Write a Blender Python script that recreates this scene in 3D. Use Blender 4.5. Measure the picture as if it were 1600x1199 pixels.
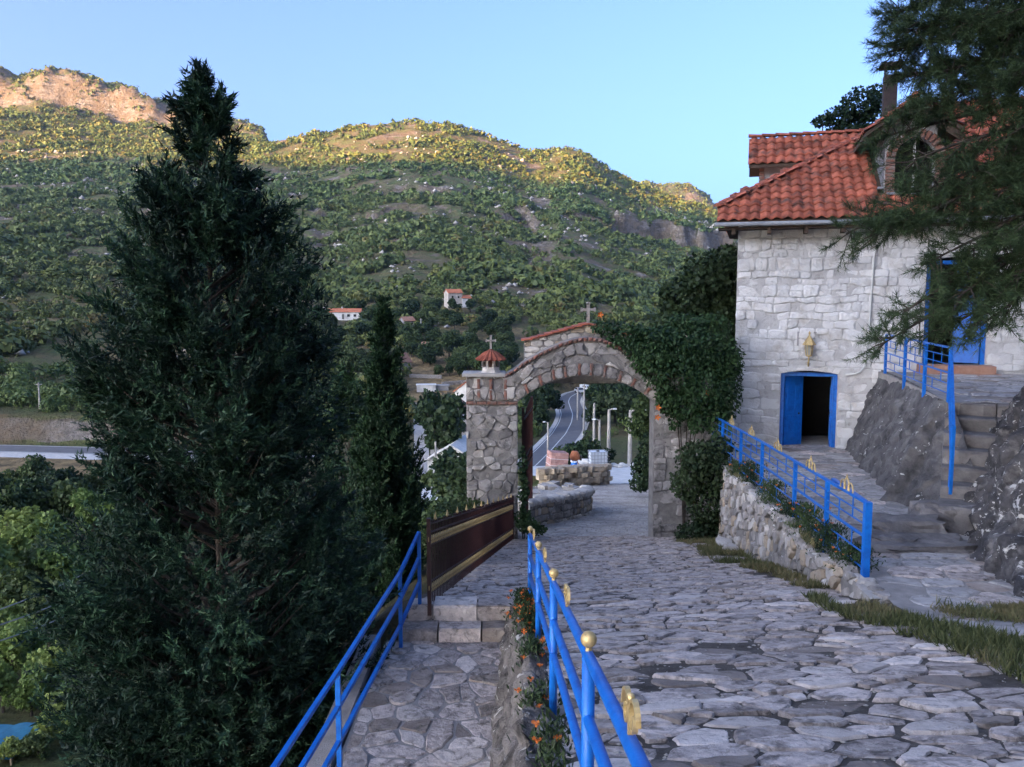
import bpy, math, random
import numpy as np
from mathutils import Vector, Matrix, noise as mnoise

scene = bpy.context.scene
C = scene.collection
for o in list(bpy.data.objects):
    bpy.data.objects.remove(o)
rng = np.random.default_rng(7)
random.seed(7)
R = math.radians

# ------------------------------------------------------------------ camera
PITCH = R(5.8)
FPX = 1300.0                       # focal length in photograph pixels (1600 wide)
cam_d = bpy.data.cameras.new('camera')
cam_d.sensor_width = 36.0
cam_d.sensor_fit = 'HORIZONTAL'
cam_d.lens = 36.0 * FPX / 1600.0
cam_d.clip_start = 0.05
cam_d.clip_end = 9000
cam = bpy.data.objects.new('camera', cam_d)
C.objects.link(cam)
cam.location = (0, 0, 0)           # the origin is the photographer's eye
cam.rotation_euler = (R(90) - PITCH, 0, 0)
scene.camera = cam

# ------------------------------------------------------------------ sky and sun
SUN_AZ = R(225)                    # clockwise from the view direction (+Y)
SUN_EL = R(8.0)
world = bpy.data.worlds.new('World')
scene.world = world
world.use_nodes = True
wn = world.node_tree
for n in list(wn.nodes):
    wn.nodes.remove(n)
sky = wn.nodes.new('ShaderNodeTexSky')
sky.sky_type = 'NISHITA'
sky.sun_disc = False
sky.sun_elevation = SUN_EL
sky.sun_rotation = SUN_AZ
sky.altitude = 100
sky.air_density = 0.30
sky.dust_density = 6.0
sky.ozone_density = 2.4
bg = wn.nodes.new('ShaderNodeBackground')
bg.inputs['Strength'].default_value = 0.15
wo = wn.nodes.new('ShaderNodeOutputWorld')
wn.links.new(sky.outputs[0], bg.inputs['Color'])
wn.links.new(bg.outputs[0], wo.inputs['Surface'])

TO_SUN = Vector((math.sin(SUN_AZ) * math.cos(SUN_EL), math.cos(SUN_AZ) * math.cos(SUN_EL), math.sin(SUN_EL)))
sun_d = bpy.data.lights.new('sun', 'SUN')
sun_d.energy = 4.0
sun_d.angle = R(0.5)
sun_d.color = (1.0, 0.52, 0.13)
sun = bpy.data.objects.new('sun', sun_d)
C.objects.link(sun)
sun.rotation_euler = (-TO_SUN).to_track_quat('-Z', 'Y').to_euler()
sun.location = (60, -60, 60)

vs = scene.view_settings
vs.view_transform = 'Standard'
vs.look = 'None'
vs.gamma = 1.0
vs.use_curve_mapping = False
vs.exposure = 2.95
scene.cycles.use_denoising = True
scene.cycles.max_bounces = 6
scene.cycles.diffuse_bounces = 3
scene.cycles.transparent_max_bounces = 4

# ------------------------------------------------------------------ helpers: picture to place
SP, CP = math.sin(PITCH), math.cos(PITCH)
def ray(px, py):
    x = (px - 800.0) / FPX
    u = (599.5 - py) / FPX
    return Vector((x, CP + u * SP, -SP + u * CP))
def at(px, py, Y):
    d = ray(px, py)
    return d * (Y / d.y)
def at_z(px, py, z):
    d = ray(px, py)
    return d * (z / d.z)
def slope_of(py):
    d = ray(800, py)
    return d.z / d.y

# ------------------------------------------------------------------ helpers: numpy noise
def _h(ix, iy, s):
    n = (ix.astype(np.int64) * 374761393 + iy.astype(np.int64) * 668265263 + s * 974634777) & 0xffffffff
    n = ((n ^ (n >> 13)) * 1274126177) & 0xffffffff
    return ((n ^ (n >> 16)) & 0xffffff) / float(0xffffff)
def vn(x, y, s=0):
    x = np.asarray(x, float); y = np.asarray(y, float)
    ix = np.floor(x); iy = np.floor(y)
    fx = x - ix; fy = y - iy
    fx = fx * fx * (3 - 2 * fx); fy = fy * fy * (3 - 2 * fy)
    a = _h(ix, iy, s); b = _h(ix + 1, iy, s); c = _h(ix, iy + 1, s); d = _h(ix + 1, iy + 1, s)
    return (a * (1 - fx) + b * fx) * (1 - fy) + (c * (1 - fx) + d * fx) * fy
def fbm(x, y, o=4, s=0):
    v = 0; a = 0.5; t = 0
    x = np.asarray(x, float); y = np.asarray(y, float)
    for k in range(o):
        v = v + a * vn(x, y, s + k * 17); t += a
        x = x * 2.03 + 11.3; y = y * 2.03 + 5.7; a *= 0.5
    return v / t
def sst(a, b, x):
    t = np.clip((np.asarray(x, float) - a) / (b - a), 0, 1)
    return t * t * (3 - 2 * t)

# ------------------------------------------------------------------ helpers: objects
FRAME = {}
def tag(o, label=None, cat=None, group=None, kind=None):
    if label: o['label'] = label
    if cat: o['category'] = cat
    if group: o['group'] = group
    if kind: o['kind'] = kind
    return o
def thing(name, label, cat, loc=(0, 0, 0), rz=0.0, group=None):
    o = bpy.data.objects.new(name, None)
    C.objects.link(o)
    o.empty_display_size = 0.2
    o.location = loc
    o.rotation_euler = (0, 0, rz)
    FRAME[o.name] = (Vector(loc), rz)
    return tag(o, label, cat, group)
def frame_of(o):
    while o.parent: o = o.parent
    return FRAME.get(o.name, (Vector((0, 0, 0)), 0.0))
def to_local(V, parent):
    """world vertices -> the frame of the thing that owns them"""
    if parent is None: return V
    loc, rz = frame_of(parent)
    V = np.asarray(V, float) - np.array(loc)
    c, s = math.cos(-rz), math.sin(-rz)
    W = V.copy()
    W[:, 0] = V[:, 0] * c - V[:, 1] * s
    W[:, 1] = V[:, 0] * s + V[:, 1] * c
    return W
def link(name, me, m, parent):
    if m is not None and not me.materials: me.materials.append(m)
    o = bpy.data.objects.new(name, me)
    C.objects.link(o)
    if parent is not None: o.parent = parent
    return o
def obj(name, V, F, m, parent=None, smooth=False, local=False):
    if not local: V = to_local(np.asarray(V, float).reshape(-1, 3), parent)
    me = bpy.data.meshes.new(name)
    me.from_pydata([tuple(v) for v in V], [], F)
    if smooth:
        me.polygons.foreach_set('use_smooth', [True] * len(me.polygons))
    return link(name, me, m, parent)
def big_mesh(name, V, F, attrs=None, smooth=False):
    """V (n,3), F (m,k) equal-sized faces, attrs name -> per vertex floats"""
    V = np.ascontiguousarray(V, np.float32); F = np.ascontiguousarray(F, np.int32)
    me = bpy.data.meshes.new(name)
    m, k = F.shape
    me.vertices.add(len(V)); me.vertices.foreach_set('co', V.ravel())
    me.loops.add(m * k); me.loops.foreach_set('vertex_index', F.ravel())
    me.polygons.add(m); me.polygons.foreach_set('loop_start', np.arange(0, m * k, k, dtype=np.int32))
    if smooth: me.polygons.foreach_set('use_smooth', np.ones(m, bool))
    for a, v in (attrs or {}).items():
        at_ = me.attributes.new(a, 'FLOAT', 'POINT')
        at_.data.foreach_set('value', np.ascontiguousarray(v, np.float32))
    me.update(calc_edges=True)
    return me
def big(name, V, F, m, parent=None, attrs=None, smooth=False, local=False):
    if not local: V = to_local(V, parent)
    return link(name, big_mesh(name, V, F, attrs, smooth), m, parent)
def grid_faces(nr, nc):
    i = np.arange(nr * nc).reshape(nr, nc)
    return np.stack([i[:-1, :-1], i[:-1, 1:], i[1:, 1:], i[1:, :-1]], -1).reshape(-1, 4)
def copy_tree(o, parent=None):
    c = o.copy(); C.objects.link(c); c.parent = parent
    for ch in [x for x in o.children]: copy_tree(ch, c)
    return c

class MB:
    """collects simple solids in world (or local) coordinates, built as one mesh"""
    def __init__(s): s.v = []; s.f = []
    def add(s, V, F):
        b = len(s.v); s.v += [tuple(v) for v in V]; s.f += [tuple(i + b for i in q) for q in F]; return s
    def box(s, c, d, rz=0.0, bev=0.0):
        hx, hy, hz = d[0] / 2, d[1] / 2, d[2] / 2
        cs, sn = math.cos(rz), math.sin(rz)
        V = []
        for z in (-hz, hz):
            for x, y in ((-hx, -hy), (hx, -hy), (hx, hy), (-hx, hy)):
                V.append((c[0] + x * cs - y * sn, c[1] + x * sn + y * cs, c[2] + z))
        return s.add(V, [(3, 2, 1, 0), (4, 5, 6, 7), (0, 1, 5, 4), (1, 2, 6, 5), (2, 3, 7, 6), (3, 0, 4, 7)])
    def bar(s, a, b, w, h=None, up=(0, 0, 1)):
        a = Vector(a); b = Vector(b); h = h or w
        d = (b - a).normalized(); u = Vector(up)
        if abs(d.dot(u)) > 0.98: u = Vector((0, 1, 0))
        x = d.cross(u).normalized(); y = x.cross(d).normalized()
        V = []
        for p in (a, b):
            for i, j in ((-1, -1), (1, -1), (1, 1), (-1, 1)):
                V.append(p + x * (i * w / 2) + y * (j * h / 2))
        return s.add(V, [(0, 1, 2, 3), (7, 6, 5, 4), (0, 4, 5, 1), (1, 5, 6, 2), (2, 6, 7, 3), (3, 7, 4, 0)])
    def tube(s, pts, r, n=8, cap=True):
        pts = [Vector(p) for p in pts]; k = len(pts)
        rs = r if isinstance(r, (list, tuple)) else [r] * k
        V = []; u = None
        for i, p in enumerate(pts):
            d = (pts[min(i + 1, k - 1)] - pts[max(i - 1, 0)]).normalized()
            if u is None:
                u = d.cross(Vector((0, 0, 1)) if abs(d.z) < 0.9 else Vector((0, 1, 0))).normalized()
            u = (u - d * u.dot(d)).normalized(); w = d.cross(u)
            for j in range(n):
                a = 2 * math.pi * j / n
                V.append(p + (u * math.cos(a) + w * math.sin(a)) * rs[i])
        F = [(i * n + j, i * n + (j + 1) % n, (i + 1) * n + (j + 1) % n, (i + 1) * n + j) for i in range(k - 1) for j in range(n)]
        if cap:
            F += [tuple(range(n - 1, -1, -1)), tuple((k - 1) * n + j for j in range(n))]
        return s.add(V, F)
    def lathe(s, c, prof, n=14, start=0.0):
        V = []; F = []
        for r, z in prof:
            for j in range(n):
                a = start + 2 * math.pi * j / n
                V.append((c[0] + r * math.cos(a), c[1] + r * math.sin(a), c[2] + z))
        k = len(prof)
        for i in range(k - 1):
            for j in range(n):
                F.append((i * n + j, i * n + (j + 1) % n, (i + 1) * n + (j + 1) % n, (i + 1) * n + j))
        F += [tuple(range(n - 1, -1, -1)), tuple((k - 1) * n + j for j in range(n))]
        return s.add(V, F)
    def ball(s, c, r, n=12, m=8):
        return s.lathe(c, [(max(r * math.sin(math.pi * i / m), 1e-4), -r * math.cos(math.pi * i / m)) for i in range(m + 1)], n)
    def prism(s, poly, f, d0, d1):
        """poly 2-D, f(u, v, d) -> point; a plate from d0 to d1"""
        n = len(poly)
        V = [f(u, v, d0) for u, v in poly] + [f(u, v, d1) for u, v in poly]
        F = [tuple(range(n - 1, -1, -1)), tuple(range(n, 2 * n))] + [(i, (i + 1) % n, n + (i + 1) % n, n + i) for i in range(n)]
        return s.add(V, F)
    def build(s, name, m, parent=None, smooth=False, local=False):
        return obj(name, np.array(s.v, float), s.f, m, parent, smooth, local)

# ------------------------------------------------------------------ helpers: materials
MATS = {}
def _nt(name):
    m = bpy.data.materials.new(name); m.use_nodes = True
    nt = m.node_tree
    for n in list(nt.nodes): nt.nodes.remove(n)
    MATS[name] = m
    return m, nt, nt.nodes, nt.links
def _math(nt, op, a, b=None):
    n = nt.nodes.new('ShaderNodeMath'); n.operation = op
    for i, v in enumerate((a, b)):
        if v is None: continue
        if isinstance(v, (int, float)): n.inputs[i].default_value = v
        else: nt.links.new(v, n.inputs[i])
    return n.outputs[0]
def _mix(nt, fac, a, b):
    n = nt.nodes.new('ShaderNodeMix'); n.data_type = 'RGBA'
    for k, v in ((0, fac), (6, a), (7, b)):
        if isinstance(v, (int, float)): n.inputs[k].default_value = v
        elif isinstance(v, (tuple, list)): n.inputs[k].default_value = (*v[:3], 1)
        else: nt.links.new(v, n.inputs[k])
    return n.outputs[2]
def _noise(nt, scale, detail=5, rough=0.6, vec=None, dist=0.0):
    n = nt.nodes.new('ShaderNodeTexNoise')
    n.inputs['Scale'].default_value = scale; n.inputs['Detail'].default_value = detail
    n.inputs['Roughness'].default_value = rough; n.inputs['Distortion'].default_value = dist
    if vec is not None: nt.links.new(vec, n.inputs['Vector'])
    return n.outputs['Fac']
def _ramp(nt, fac, lo, hi):
    n = nt.nodes.new('ShaderNodeMapRange')
    nt.links.new(fac, n.inputs[0])
    n.inputs[1].default_value = lo; n.inputs[2].default_value = hi
    return n.outputs[0]
def _pos(nt):
    return nt.nodes.new('ShaderNodeNewGeometry').outputs['Position']
def surf(name, c1, c2, scale=6.0, rough=0.85, bump=0.3, bscale=40.0, spots=None, obj_var=0.0, third=None, metal=0.0, spec=0.3, lo=0.35, hi=0.65, bdist=0.02):
    """two-tone noisy surface; spots=(colour, scale, low, high); obj_var = brightness spread between pieces"""
    m, nt, N, L = _nt(name)
    p = _pos(nt)
    col = _mix(nt, _ramp(nt, _noise(nt, scale, 6, 0.65, p), lo, hi), c1, c2)
    if third: col = _mix(nt, _ramp(nt, _noise(nt, third[1], 5, 0.6, p), third[2], third[3]), col, third[0])
    if spots: col = _mix(nt, _ramp(nt, _noise(nt, spots[1], 4, 0.7, p, 0.6), spots[2], spots[3]), col, spots[0])
    if obj_var:
        oi = N.new('ShaderNodeObjectInfo')
        br = N.new('ShaderNodeHueSaturation')
        L.new(_math(nt, 'ADD', _math(nt, 'MULTIPLY', oi.outputs['Random'], 2 * obj_var), 1 - obj_var), br.inputs['Value'])
        L.new(col, br.inputs['Color']); col = br.outputs[0]
    b = N.new('ShaderNodeBsdfPrincipled')
    L.new(col, b.inputs['Base Color'])
    b.inputs['Roughness'].default_value = rough
    b.inputs['Metallic'].default_value = metal
    b.inputs['Specular IOR Level'].default_value = spec
    if bump:
        bp = N.new('ShaderNodeBump'); bp.inputs['Strength'].default_value = bump; bp.inputs['Distance'].default_value = bdist
        L.new(_noise(nt, bscale, 6, 0.7, p), bp.inputs['Height']); L.new(bp.outputs[0], b.inputs['Normal'])
    o = N.new('ShaderNodeOutputMaterial'); L.new(b.outputs[0], o.inputs['Surface'])
    return m
def leafmat(name, c1, c2, c3=None, trans=0.25, obj_var=0.25, rough=0.55):
    """foliage: colour from the per-leaf attribute rnd, shifted between plants"""
    m, nt, N, L = _nt(name)
    a = N.new('ShaderNodeAttribute'); a.attribute_name = 'rnd'
    col = _mix(nt, a.outputs['Fac'], c1, c2)
    if c3:
        t = N.new('ShaderNodeAttribute'); t.attribute_name = 'tone'
        col = _mix(nt, t.outputs['Fac'], col, c3)
    oi = N.new('ShaderNodeObjectInfo')
    hs = N.new('ShaderNodeHueSaturation')
    L.new(_math(nt, 'ADD', _math(nt, 'MULTIPLY', oi.outputs['Random'], 2 * obj_var), 1 - obj_var), hs.inputs['Value'])
    L.new(_math(nt, 'ADD', _math(nt, 'MULTIPLY', oi.outputs['Random'], -0.05), 0.525), hs.inputs['Hue'])
    L.new(col, hs.inputs['Color']); col = hs.outputs[0]
    b = N.new('ShaderNodeBsdfPrincipled'); L.new(col, b.inputs['Base Color'])
    b.inputs['Roughness'].default_value = rough; b.inputs['Specular IOR Level'].default_value = 0.25
    o = N.new('ShaderNodeOutputMaterial')
    if trans:
        t = N.new('ShaderNodeBsdfTranslucent'); L.new(col, t.inputs['Color'])
        mx = N.new('ShaderNodeMixShader'); mx.inputs[0].default_value = trans
        L.new(b.outputs[0], mx.inputs[1]); L.new(t.outputs[0], mx.inputs[2]); L.new(mx.outputs[0], o.inputs['Surface'])
    else: L.new(b.outputs[0], o.inputs['Surface'])
    return m

# ================================================================== ground
def path_z(y):
    """height of the main path's centre line, the eye being at 0"""
    return np.interp(y, [-30, 0, 19, 60, 130], [4.0, -1.6, -5.6, -12.2, -27.0])
def main_z(x, y):
    return path_z(y) + np.clip((np.asarray(x) - 0.3) / 3.4, 0, 1) * 0.15 * sst(20, 17, y)
def terrace_z(y):
    return np.interp(y, [0, 9.3, 14.5, 20, 30], [-2.9, -3.2, -3.35, -3.6, -3.7])
XL = ([-30, 19, 22, 30, 40, 60, 100], [-1.45, -1.45, 0.2, 1.6, 1.8, 1.2, 0.0])
XR = ([-30, 17, 19, 24, 28, 40, 60, 100], [3.8, 4.3, 4.0, 4.9, 5.8, 7.4, 10.5, 14.0])
def near_h(x, y):
    x = np.asarray(x, float); y = np.asarray(y, float)
    z = main_z(x, y) - 0.08
    z = np.where((x < 0.05) & (y < 9.45), -4.2, z)
    ter = np.maximum(terrace_z(y), main_z(4.0, y)) - 0.4
    wx = np.interp(y, [8.6, 10.8, 14.0, 16.1, 18.2, 20.2], [3.90, 3.88, 4.08, 4.22, 4.5, 4.66]) + 0.42
    z = np.where((x > np.where(y < 8.2, 3.95, wx)) & (y < 18.6), ter, z)
    xl = np.interp(y, *XL); xr = np.interp(y, *XR)
    d = np.clip(xl - x, 0, None)
    zv = -15.0 - 0.095 * np.clip(y, -30, 130)
    rough = (fbm(x * 0.35, y * 0.35, 4, 3) - 0.5) * np.clip(d, 0, 3) * 0.5
    z = np.where(d > 0, np.maximum(z - 0.85 * d, zv) + rough, z)
    e = np.clip(x - xr, 0, None)
    up = np.minimum(z + 0.9 * e, np.maximum(terrace_z(np.minimum(y, 30)) - 0.12 - np.clip(y - 32, 0, None) * 0.12, z))
    z = np.where((e > 0) & (y >= 18.6), up, z)
    z = z + 0.5 * np.clip(x - 6.0, 0, 40) * sst(16.5, 13.5, y) + 0.45 * np.clip(x - 18.0, 0, 60) * sst(13.5, 16.5, y)
    return z

G = ([230, 300, 390, 480, 600, 720, 850, 1000, 1150], [1, .86, .68, .58, .455, .34, .235, .115, 0])
def col_hill(r, back=None, ridge=1150.0):
    Y = list(G[0]); g = G[1]
    k = (ridge - 230) / (1150 - 230)
    Y = [230 + (q - 230) * k for q in Y]
    c = [(q, slope_of(r + (612 - r) * gg) * q) for q, gg in zip(Y, g)]
    zr = c[-1][1]
    c = [(90, -26.0), (125, -27), (205, -27)] + c + [(ridge + 60, zr - 6), (ridge + 350, zr - 110)]
    if back: c += [(q, slope_of(p) * q) for q, p in back]
    return c
def col_left(tail):
    c = [(90, -25.0), (125, -27), (152, -27), (155.5, slope_of(652) * 155.5), (200, slope_of(600) * 200), (280, slope_of(522) * 280),
         (400, slope_of(440) * 400), (600, slope_of(360) * 600), (800, slope_of(303) * 800)]
    c += [(q, slope_of(p) * q) for q, p in tail]
    return c + [(c[-1][0] + 300, c[-1][1] - 90)]
COLS = {
    -900: col_left([(1000, 240), (1200, 180), (1320, 150), (1335, 75), (1400, 60)]),
    -100: col_left([(1000, 250), (1200, 190), (1310, 150), (1330, 75), (1400, 60)]),
    0: col_left([(1000, 252), (1200, 190), (1310, 160), (1335, 100), (1400, 85)]),
    25: col_left([(1000, 252), (1200, 190), (1310, 165), (1335, 112), (1400, 98)]),
    50: col_left([(1000, 254), (1200, 196), (1310, 160), (1335, 124), (1400, 116)]),
    100: col_left([(1000, 256), (1200, 202), (1320, 168), (1340, 120), (1400, 112)]),
    160: col_left([(1000, 258), (1200, 210), (1325, 186), (1345, 128), (1400, 121)]),
    210: col_left([(1000, 260), (1200, 215), (1330, 194), (1348, 142), (1400, 135)]),
    250: col_left([(1000, 260), (1200, 218), (1330, 192), (1348, 165), (1400, 158)]),
    300: col_left([(1000, 262), (1200, 222), (1340, 192), (1352, 176), (1420, 166)]),
    360: col_left([(900, 285), (1000, 262), (1200, 228), (1340, 206), (1420, 178)]),
    420: col_left([(900, 276), (1000, 250), (1130, 228), (1200, 229), (1340, 216), (1430, 197)]),
    480: col_hill(213, [(1650, 217)]),
    520: col_hill(207), 560: col_hill(199), 600: col_hill(193), 650: col_hill(189), 700: col_hill(194), 740: col_hill(205),
    790: col_hill(222), 830: col_hill(237), 858: col_hill(234), 880: col_hill(231), 905: col_hill(237), 940: col_hill(259),
    980: col_hill(283, [(2100, 294), (2200, 290)]), 1010: col_hill(297, [(2050, 310), (2100, 286), (2200, 288)]),
    1025: col_hill(302, [(2050, 312), (2100, 294), (2200, 292)]), 1045: col_hill(309, [(2050, 315), (2100, 290), (2200, 288)]),
    1075: col_hill(318, [(2050, 325), (2100, 293), (2200, 291)]), 1100: col_hill(327, [(2050, 330), (2100, 312), (2200, 308)]),
    1122: col_hill(334, [(2100, 335), (2200, 332)]), 1160: col_hill(345, [(2200, 350)]), 1300: col_hill(375), 1600: col_hill(400), 2300: col_hill(400), 3000: col_hill(400),
}
CPX = np.array(sorted(COLS), float)
YS = np.concatenate([np.linspace(85, 230, 90), np.geomspace(232, 1500, 300), np.geomspace(1505, 2700, 60)])
TAB = np.array([np.interp(YS, [q[0] for q in COLS[int(k)]], [q[1] for q in COLS[int(k)]]) for k in CPX])
_i0, _i1 = list(CPX).index(210), list(CPX).index(520)
_w = sst(1000, 800, YS)
for _i in range(_i0 + 1, _i1):
    _t = (CPX[_i] - 210) / 310.0
    TAB[_i] = TAB[_i] * (1 - _w) + (TAB[_i0] * (1 - _t) + TAB[_i1] * _t) * _w
TAB[:, YS > 2250] -= (YS[YS > 2250] - 2250) * 0.25

ROADS = []                                     # (list of (x, y, z), half width), filled below
def _poly(pts_px, z):
    return [tuple(at_z(a, b, z)) for a, b in pts_px]
road_right = _poly([(700, 792), (790, 764), (836, 729), (862, 703), (884, 678), (893, 660), (895, 648), (891, 637), (888, 628), (891, 621), (901, 615), (915, 611.5)], -27.0)
road_left = _poly([(-400, 697), (-150, 699), (0, 701), (150, 705), (300, 709), (480, 718)], -27.0)
lane = _poly([(652, 765), (657, 742), (659, 715), (658, 690), (656, 668), (655, 655)], -26.9)
ROADS += [(road_right, 3.0), (road_left, 3.0), (lane, 1.4)]
def near_road(x, y, pts):
    """distance to a polyline and its height there"""
    best = np.full(np.shape(x), 1e9); zz = np.zeros(np.shape(x))
    for (x0, y0, z0), (x1, y1, z1) in zip(pts[:-1], pts[1:]):
        dx, dy = x1 - x0, y1 - y0
        t = np.clip(((x - x0) * dx + (y - y0) * dy) / (dx * dx + dy * dy), 0, 1)
        d = np.hypot(x - x0 - t * dx, y - y0 - t * dy)
        zz = np.where(d < best, z0 + t * (z1 - z0), zz); best = np.minimum(best, d)
    return best, zz

# cliff bands on the slope: (px from, px to, distance, height)
BANDS = [(430, 850, 745, 7.0), (500, 640, 700, 4.0), (795, 850, 770, 16.0), (950, 1150, 905, 24.0), (880, 960, 800, 7.0), (560, 760, 815, 4.0), (30, 330, 560, 5.0), (150, 420, 700, 5.0)]
def far_h(x, y):
    px = 800.0 + FPX * x / y
    ci = np.clip(np.searchsorted(CPX, px) - 1, 0, len(CPX) - 2)
    t = np.clip((px - CPX[ci]) / (CPX[ci + 1] - CPX[ci]), 0, 1)
    yi = np.interp(y, YS, np.arange(len(YS)))
    j = np.clip(yi.astype(int), 0, len(YS) - 2); s = yi - j
    z = (TAB[ci, j] * (1 - s) + TAB[ci, j + 1] * s) * (1 - t) + (TAB[ci + 1, j] * (1 - s) + TAB[ci + 1, j + 1] * s) * t
    up = sst(215, 320, y)
    z = z + up * (fbm(x / 130, y / 130, 4, 5) - 0.5) * 16 * sst(1150, 900, y)
    z = z + up * (fbm(x / 22, y / 22, 3, 9) - 0.5) * (2.0 + y * 0.003)
    crag = sst(1285, 1315, y) * sst(1440, 1370, y) * sst(450, 380, px)
    z = z + crag * ((fbm(x / 30, y / 30, 4, 91) - 0.5) * 34 + (fbm(x / 9, y / 9, 2, 93) - 0.5) * 12) * sst(480, 250, px)
    for a, b, q, h in BANDS:
        w = sst(a - 12, a + 25, px) * sst(b + 12, b - 25, px)
        qq = q + (fbm(px / 45, px * 0 + q, 3, 31) - 0.5) * 90 + (fbm(x / 9, y / 40, 2, 41) - 0.5) * 10
        gap = sst(0.30, 0.46, fbm(px / 22, px * 0 + 3.3 + q, 3, 77)) if h < 20 else sst(0.2, 0.3, fbm(px / 30, px * 0 + 3.3 + q, 3, 79))
        z = z + w * h * gap * (sst(-3, 3, y - qq) - np.clip((y - qq + 110) / 220, 0, 1))
    return z
def H(x, y):
    x = np.asarray(x, float); y = np.asarray(y, float)
    w = sst(85, 125, y)
    z = near_h(x, np.minimum(y, 130)) * (1 - w) + far_h(x, np.maximum(y, 86)) * w
    for pts, hw in ROADS:
        d, rz = near_road(x, y, pts)
        k = sst(hw + 6, hw + 1.0, d)
        z = z * (1 - k) + (rz - 0.12) * k
    return z
def Hs(x, y): return float(H(np.array([x]), np.array([y]))[0])
def hit(px, py, y0=100.0, y1=2400.0):
    """where the sight line meets the ground beyond y0"""
    d = ray(px, py); k = d / d.y
    Y = np.geomspace(y0, y1, 320)
    g = H(k.x * Y, Y) - k.z * Y
    i = np.argmax(g > 0) if (g > 0).any() else len(Y) - 1
    if i > 0:
        Y = np.linspace(Y[i - 1], Y[i], 40); g = H(k.x * Y, Y) - k.z * Y; i = np.argmax(g > 0) if (g > 0).any() else 39
    return Vector((k.x * Y[i], Y[i], float(H(np.array([k.x * Y[i]]), np.array([Y[i]]))[0])))

def ground_mat(name, soil, dry, green, rockc):
    m, nt, N, L = _nt(name)
    p = _pos(nt)
    a = N.new('ShaderNodeAttribute'); a.attribute_name = 'rock'
    g = N.new('ShaderNodeAttribute'); g.attribute_name = 'dry'
    col = _mix(nt, _ramp(nt, _noise(nt, 0.08, 8, 0.7, p), 0.38, 0.62), soil, green)
    col = _mix(nt, g.outputs['Fac'], col, _mix(nt, _ramp(nt, _noise(nt, 0.4, 8, 0.7, p), 0.35, 0.65), dry, soil))
    rk = _mix(nt, _ramp(nt, _noise(nt, 0.35, 10, 0.75, p), 0.35, 0.62), tuple(c * 0.38 for c in rockc), rockc)
    mp = N.new('ShaderNodeMapping'); mp.inputs['Scale'].default_value = (0.35, 0.35, 1.6); L.new(p, mp.inputs['Vector'])
    rk = _mix(nt, _ramp(nt, _noise(nt, 0.12, 9, 0.75, mp.outputs[0], 0.5), 0.46, 0.58), rk, (0.10, 0.08, 0.055))
    rk = _mix(nt, _ramp(nt, _noise(nt, 0.05, 8, 0.7, p), 0.42, 0.58), rk, (0.15, 0.115, 0.08))
    col = _mix(nt, _ramp(nt, _math(nt, 'ADD', a.outputs['Fac'], _math(nt, 'MULTIPLY', _math(nt, 'SUBTRACT', _noise(nt, 0.25, 8, 0.75, p), 0.5), 1.2)), 0.35, 0.6), col, rk)
    b = N.new('ShaderNodeBsdfPrincipled'); L.new(col, b.inputs['Base Color']); b.inputs['Roughness'].default_value = 0.95
    b.inputs['Specular IOR Level'].default_value = 0.1
    bp = N.new('ShaderNodeBump'); bp.inputs['Strength'].default_value = 0.9; bp.inputs['Distance'].default_value = 1.2
    b2 = N.new('ShaderNodeBump'); b2.inputs['Strength'].default_value = 0.8; b2.inputs['Distance'].default_value = 9.0
    L.new(_noise(nt, 0.06, 6, 0.7, p), b2.inputs['Height']); L.new(b2.outputs[0], bp.inputs['Normal'])
    L.new(_noise(nt, 0.3, 10, 0.75, p), bp.inputs['Height']); L.new(bp.outputs[0], b.inputs['Normal'])
    o = N.new('ShaderNodeOutputMaterial'); L.new(b.outputs[0], o.inputs['Surface'])
    return m
M_hill = ground_mat('hill_ground', (0.13, 0.10, 0.06), (0.40, 0.28, 0.14), (0.085, 0.11, 0.042), (0.28, 0.25, 0.225))

def field_mask(x, y):
    """dry grass terraces above the village lane, and the verge by the far road"""
    px = 800 + FPX * x / y
    f = sst(610, 640, px) * sst(790, 735, px) * sst(195, 212, y) * sst(335, 275, y)
    f = np.maximum(f, sst(840, 870, px) * sst(925, 905, px) * sst(238, 250, y) * sst(310, 285, y))
    f = np.maximum(f, sst(300, 180, px) * sst(112, 122, y) * sst(146, 142, y))
    f = np.maximum(f, sst(0.56, 0.66, fbm(x / 35, y / 35, 3, 101)) * sst(150, 180, y) * sst(520, 400, y) * 0.5)
    return f
def rock_mask(x, y, nz):
    px = 800 + FPX * x / y
    r = sst(0.80, 0.62, nz)
    r = np.maximum(r, 0.75 * sst(0.55, 0.68, fbm(x / 16, y / 16, 4, 55)) * sst(360, 500, y))
    scree = sst(770, 840, px) * sst(1010, 930, px) * sst(520, 570, y) * sst(770, 720, y) * sst(0.36, 0.5, fbm(x / 60, y / 60, 3, 58))
    return np.maximum(r, scree * 0.62)

def terrain(name, X, Yg, mat, label=None):
    Z = H(X, Yg)
    nr, nc = X.shape
    V = np.stack([X, Yg, Z], -1)
    dr = np.gradient(V, axis=0); dc = np.gradient(V, axis=1)
    n = np.cross(dc, dr); n /= np.linalg.norm(n, axis=-1, keepdims=True) + 1e-9
    nz = np.abs(n[..., 2])
    rk = rock_mask(X, np.maximum(Yg, 5), nz) * sst(110, 150, Yg)
    rk = np.maximum(rk, 0.45 * sst(0.5, 0.62, fbm(X / 2.2, Yg / 2.2, 4, 8)) * sst(60, 40, Yg))
    o = big(name, V.reshape(-1, 3), grid_faces(nr, nc), mat, attrs={'rock': rk.ravel(), 'dry': field_mask(X, np.maximum(Yg, 5)).ravel()}, smooth=True)
    tag(o, label, kind='structure')
    return o
_px = np.concatenate([np.arange(-760, -60, 20), np.arange(-60, 1300, 7.5), np.arange(1300, 2340, 20)])
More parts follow.
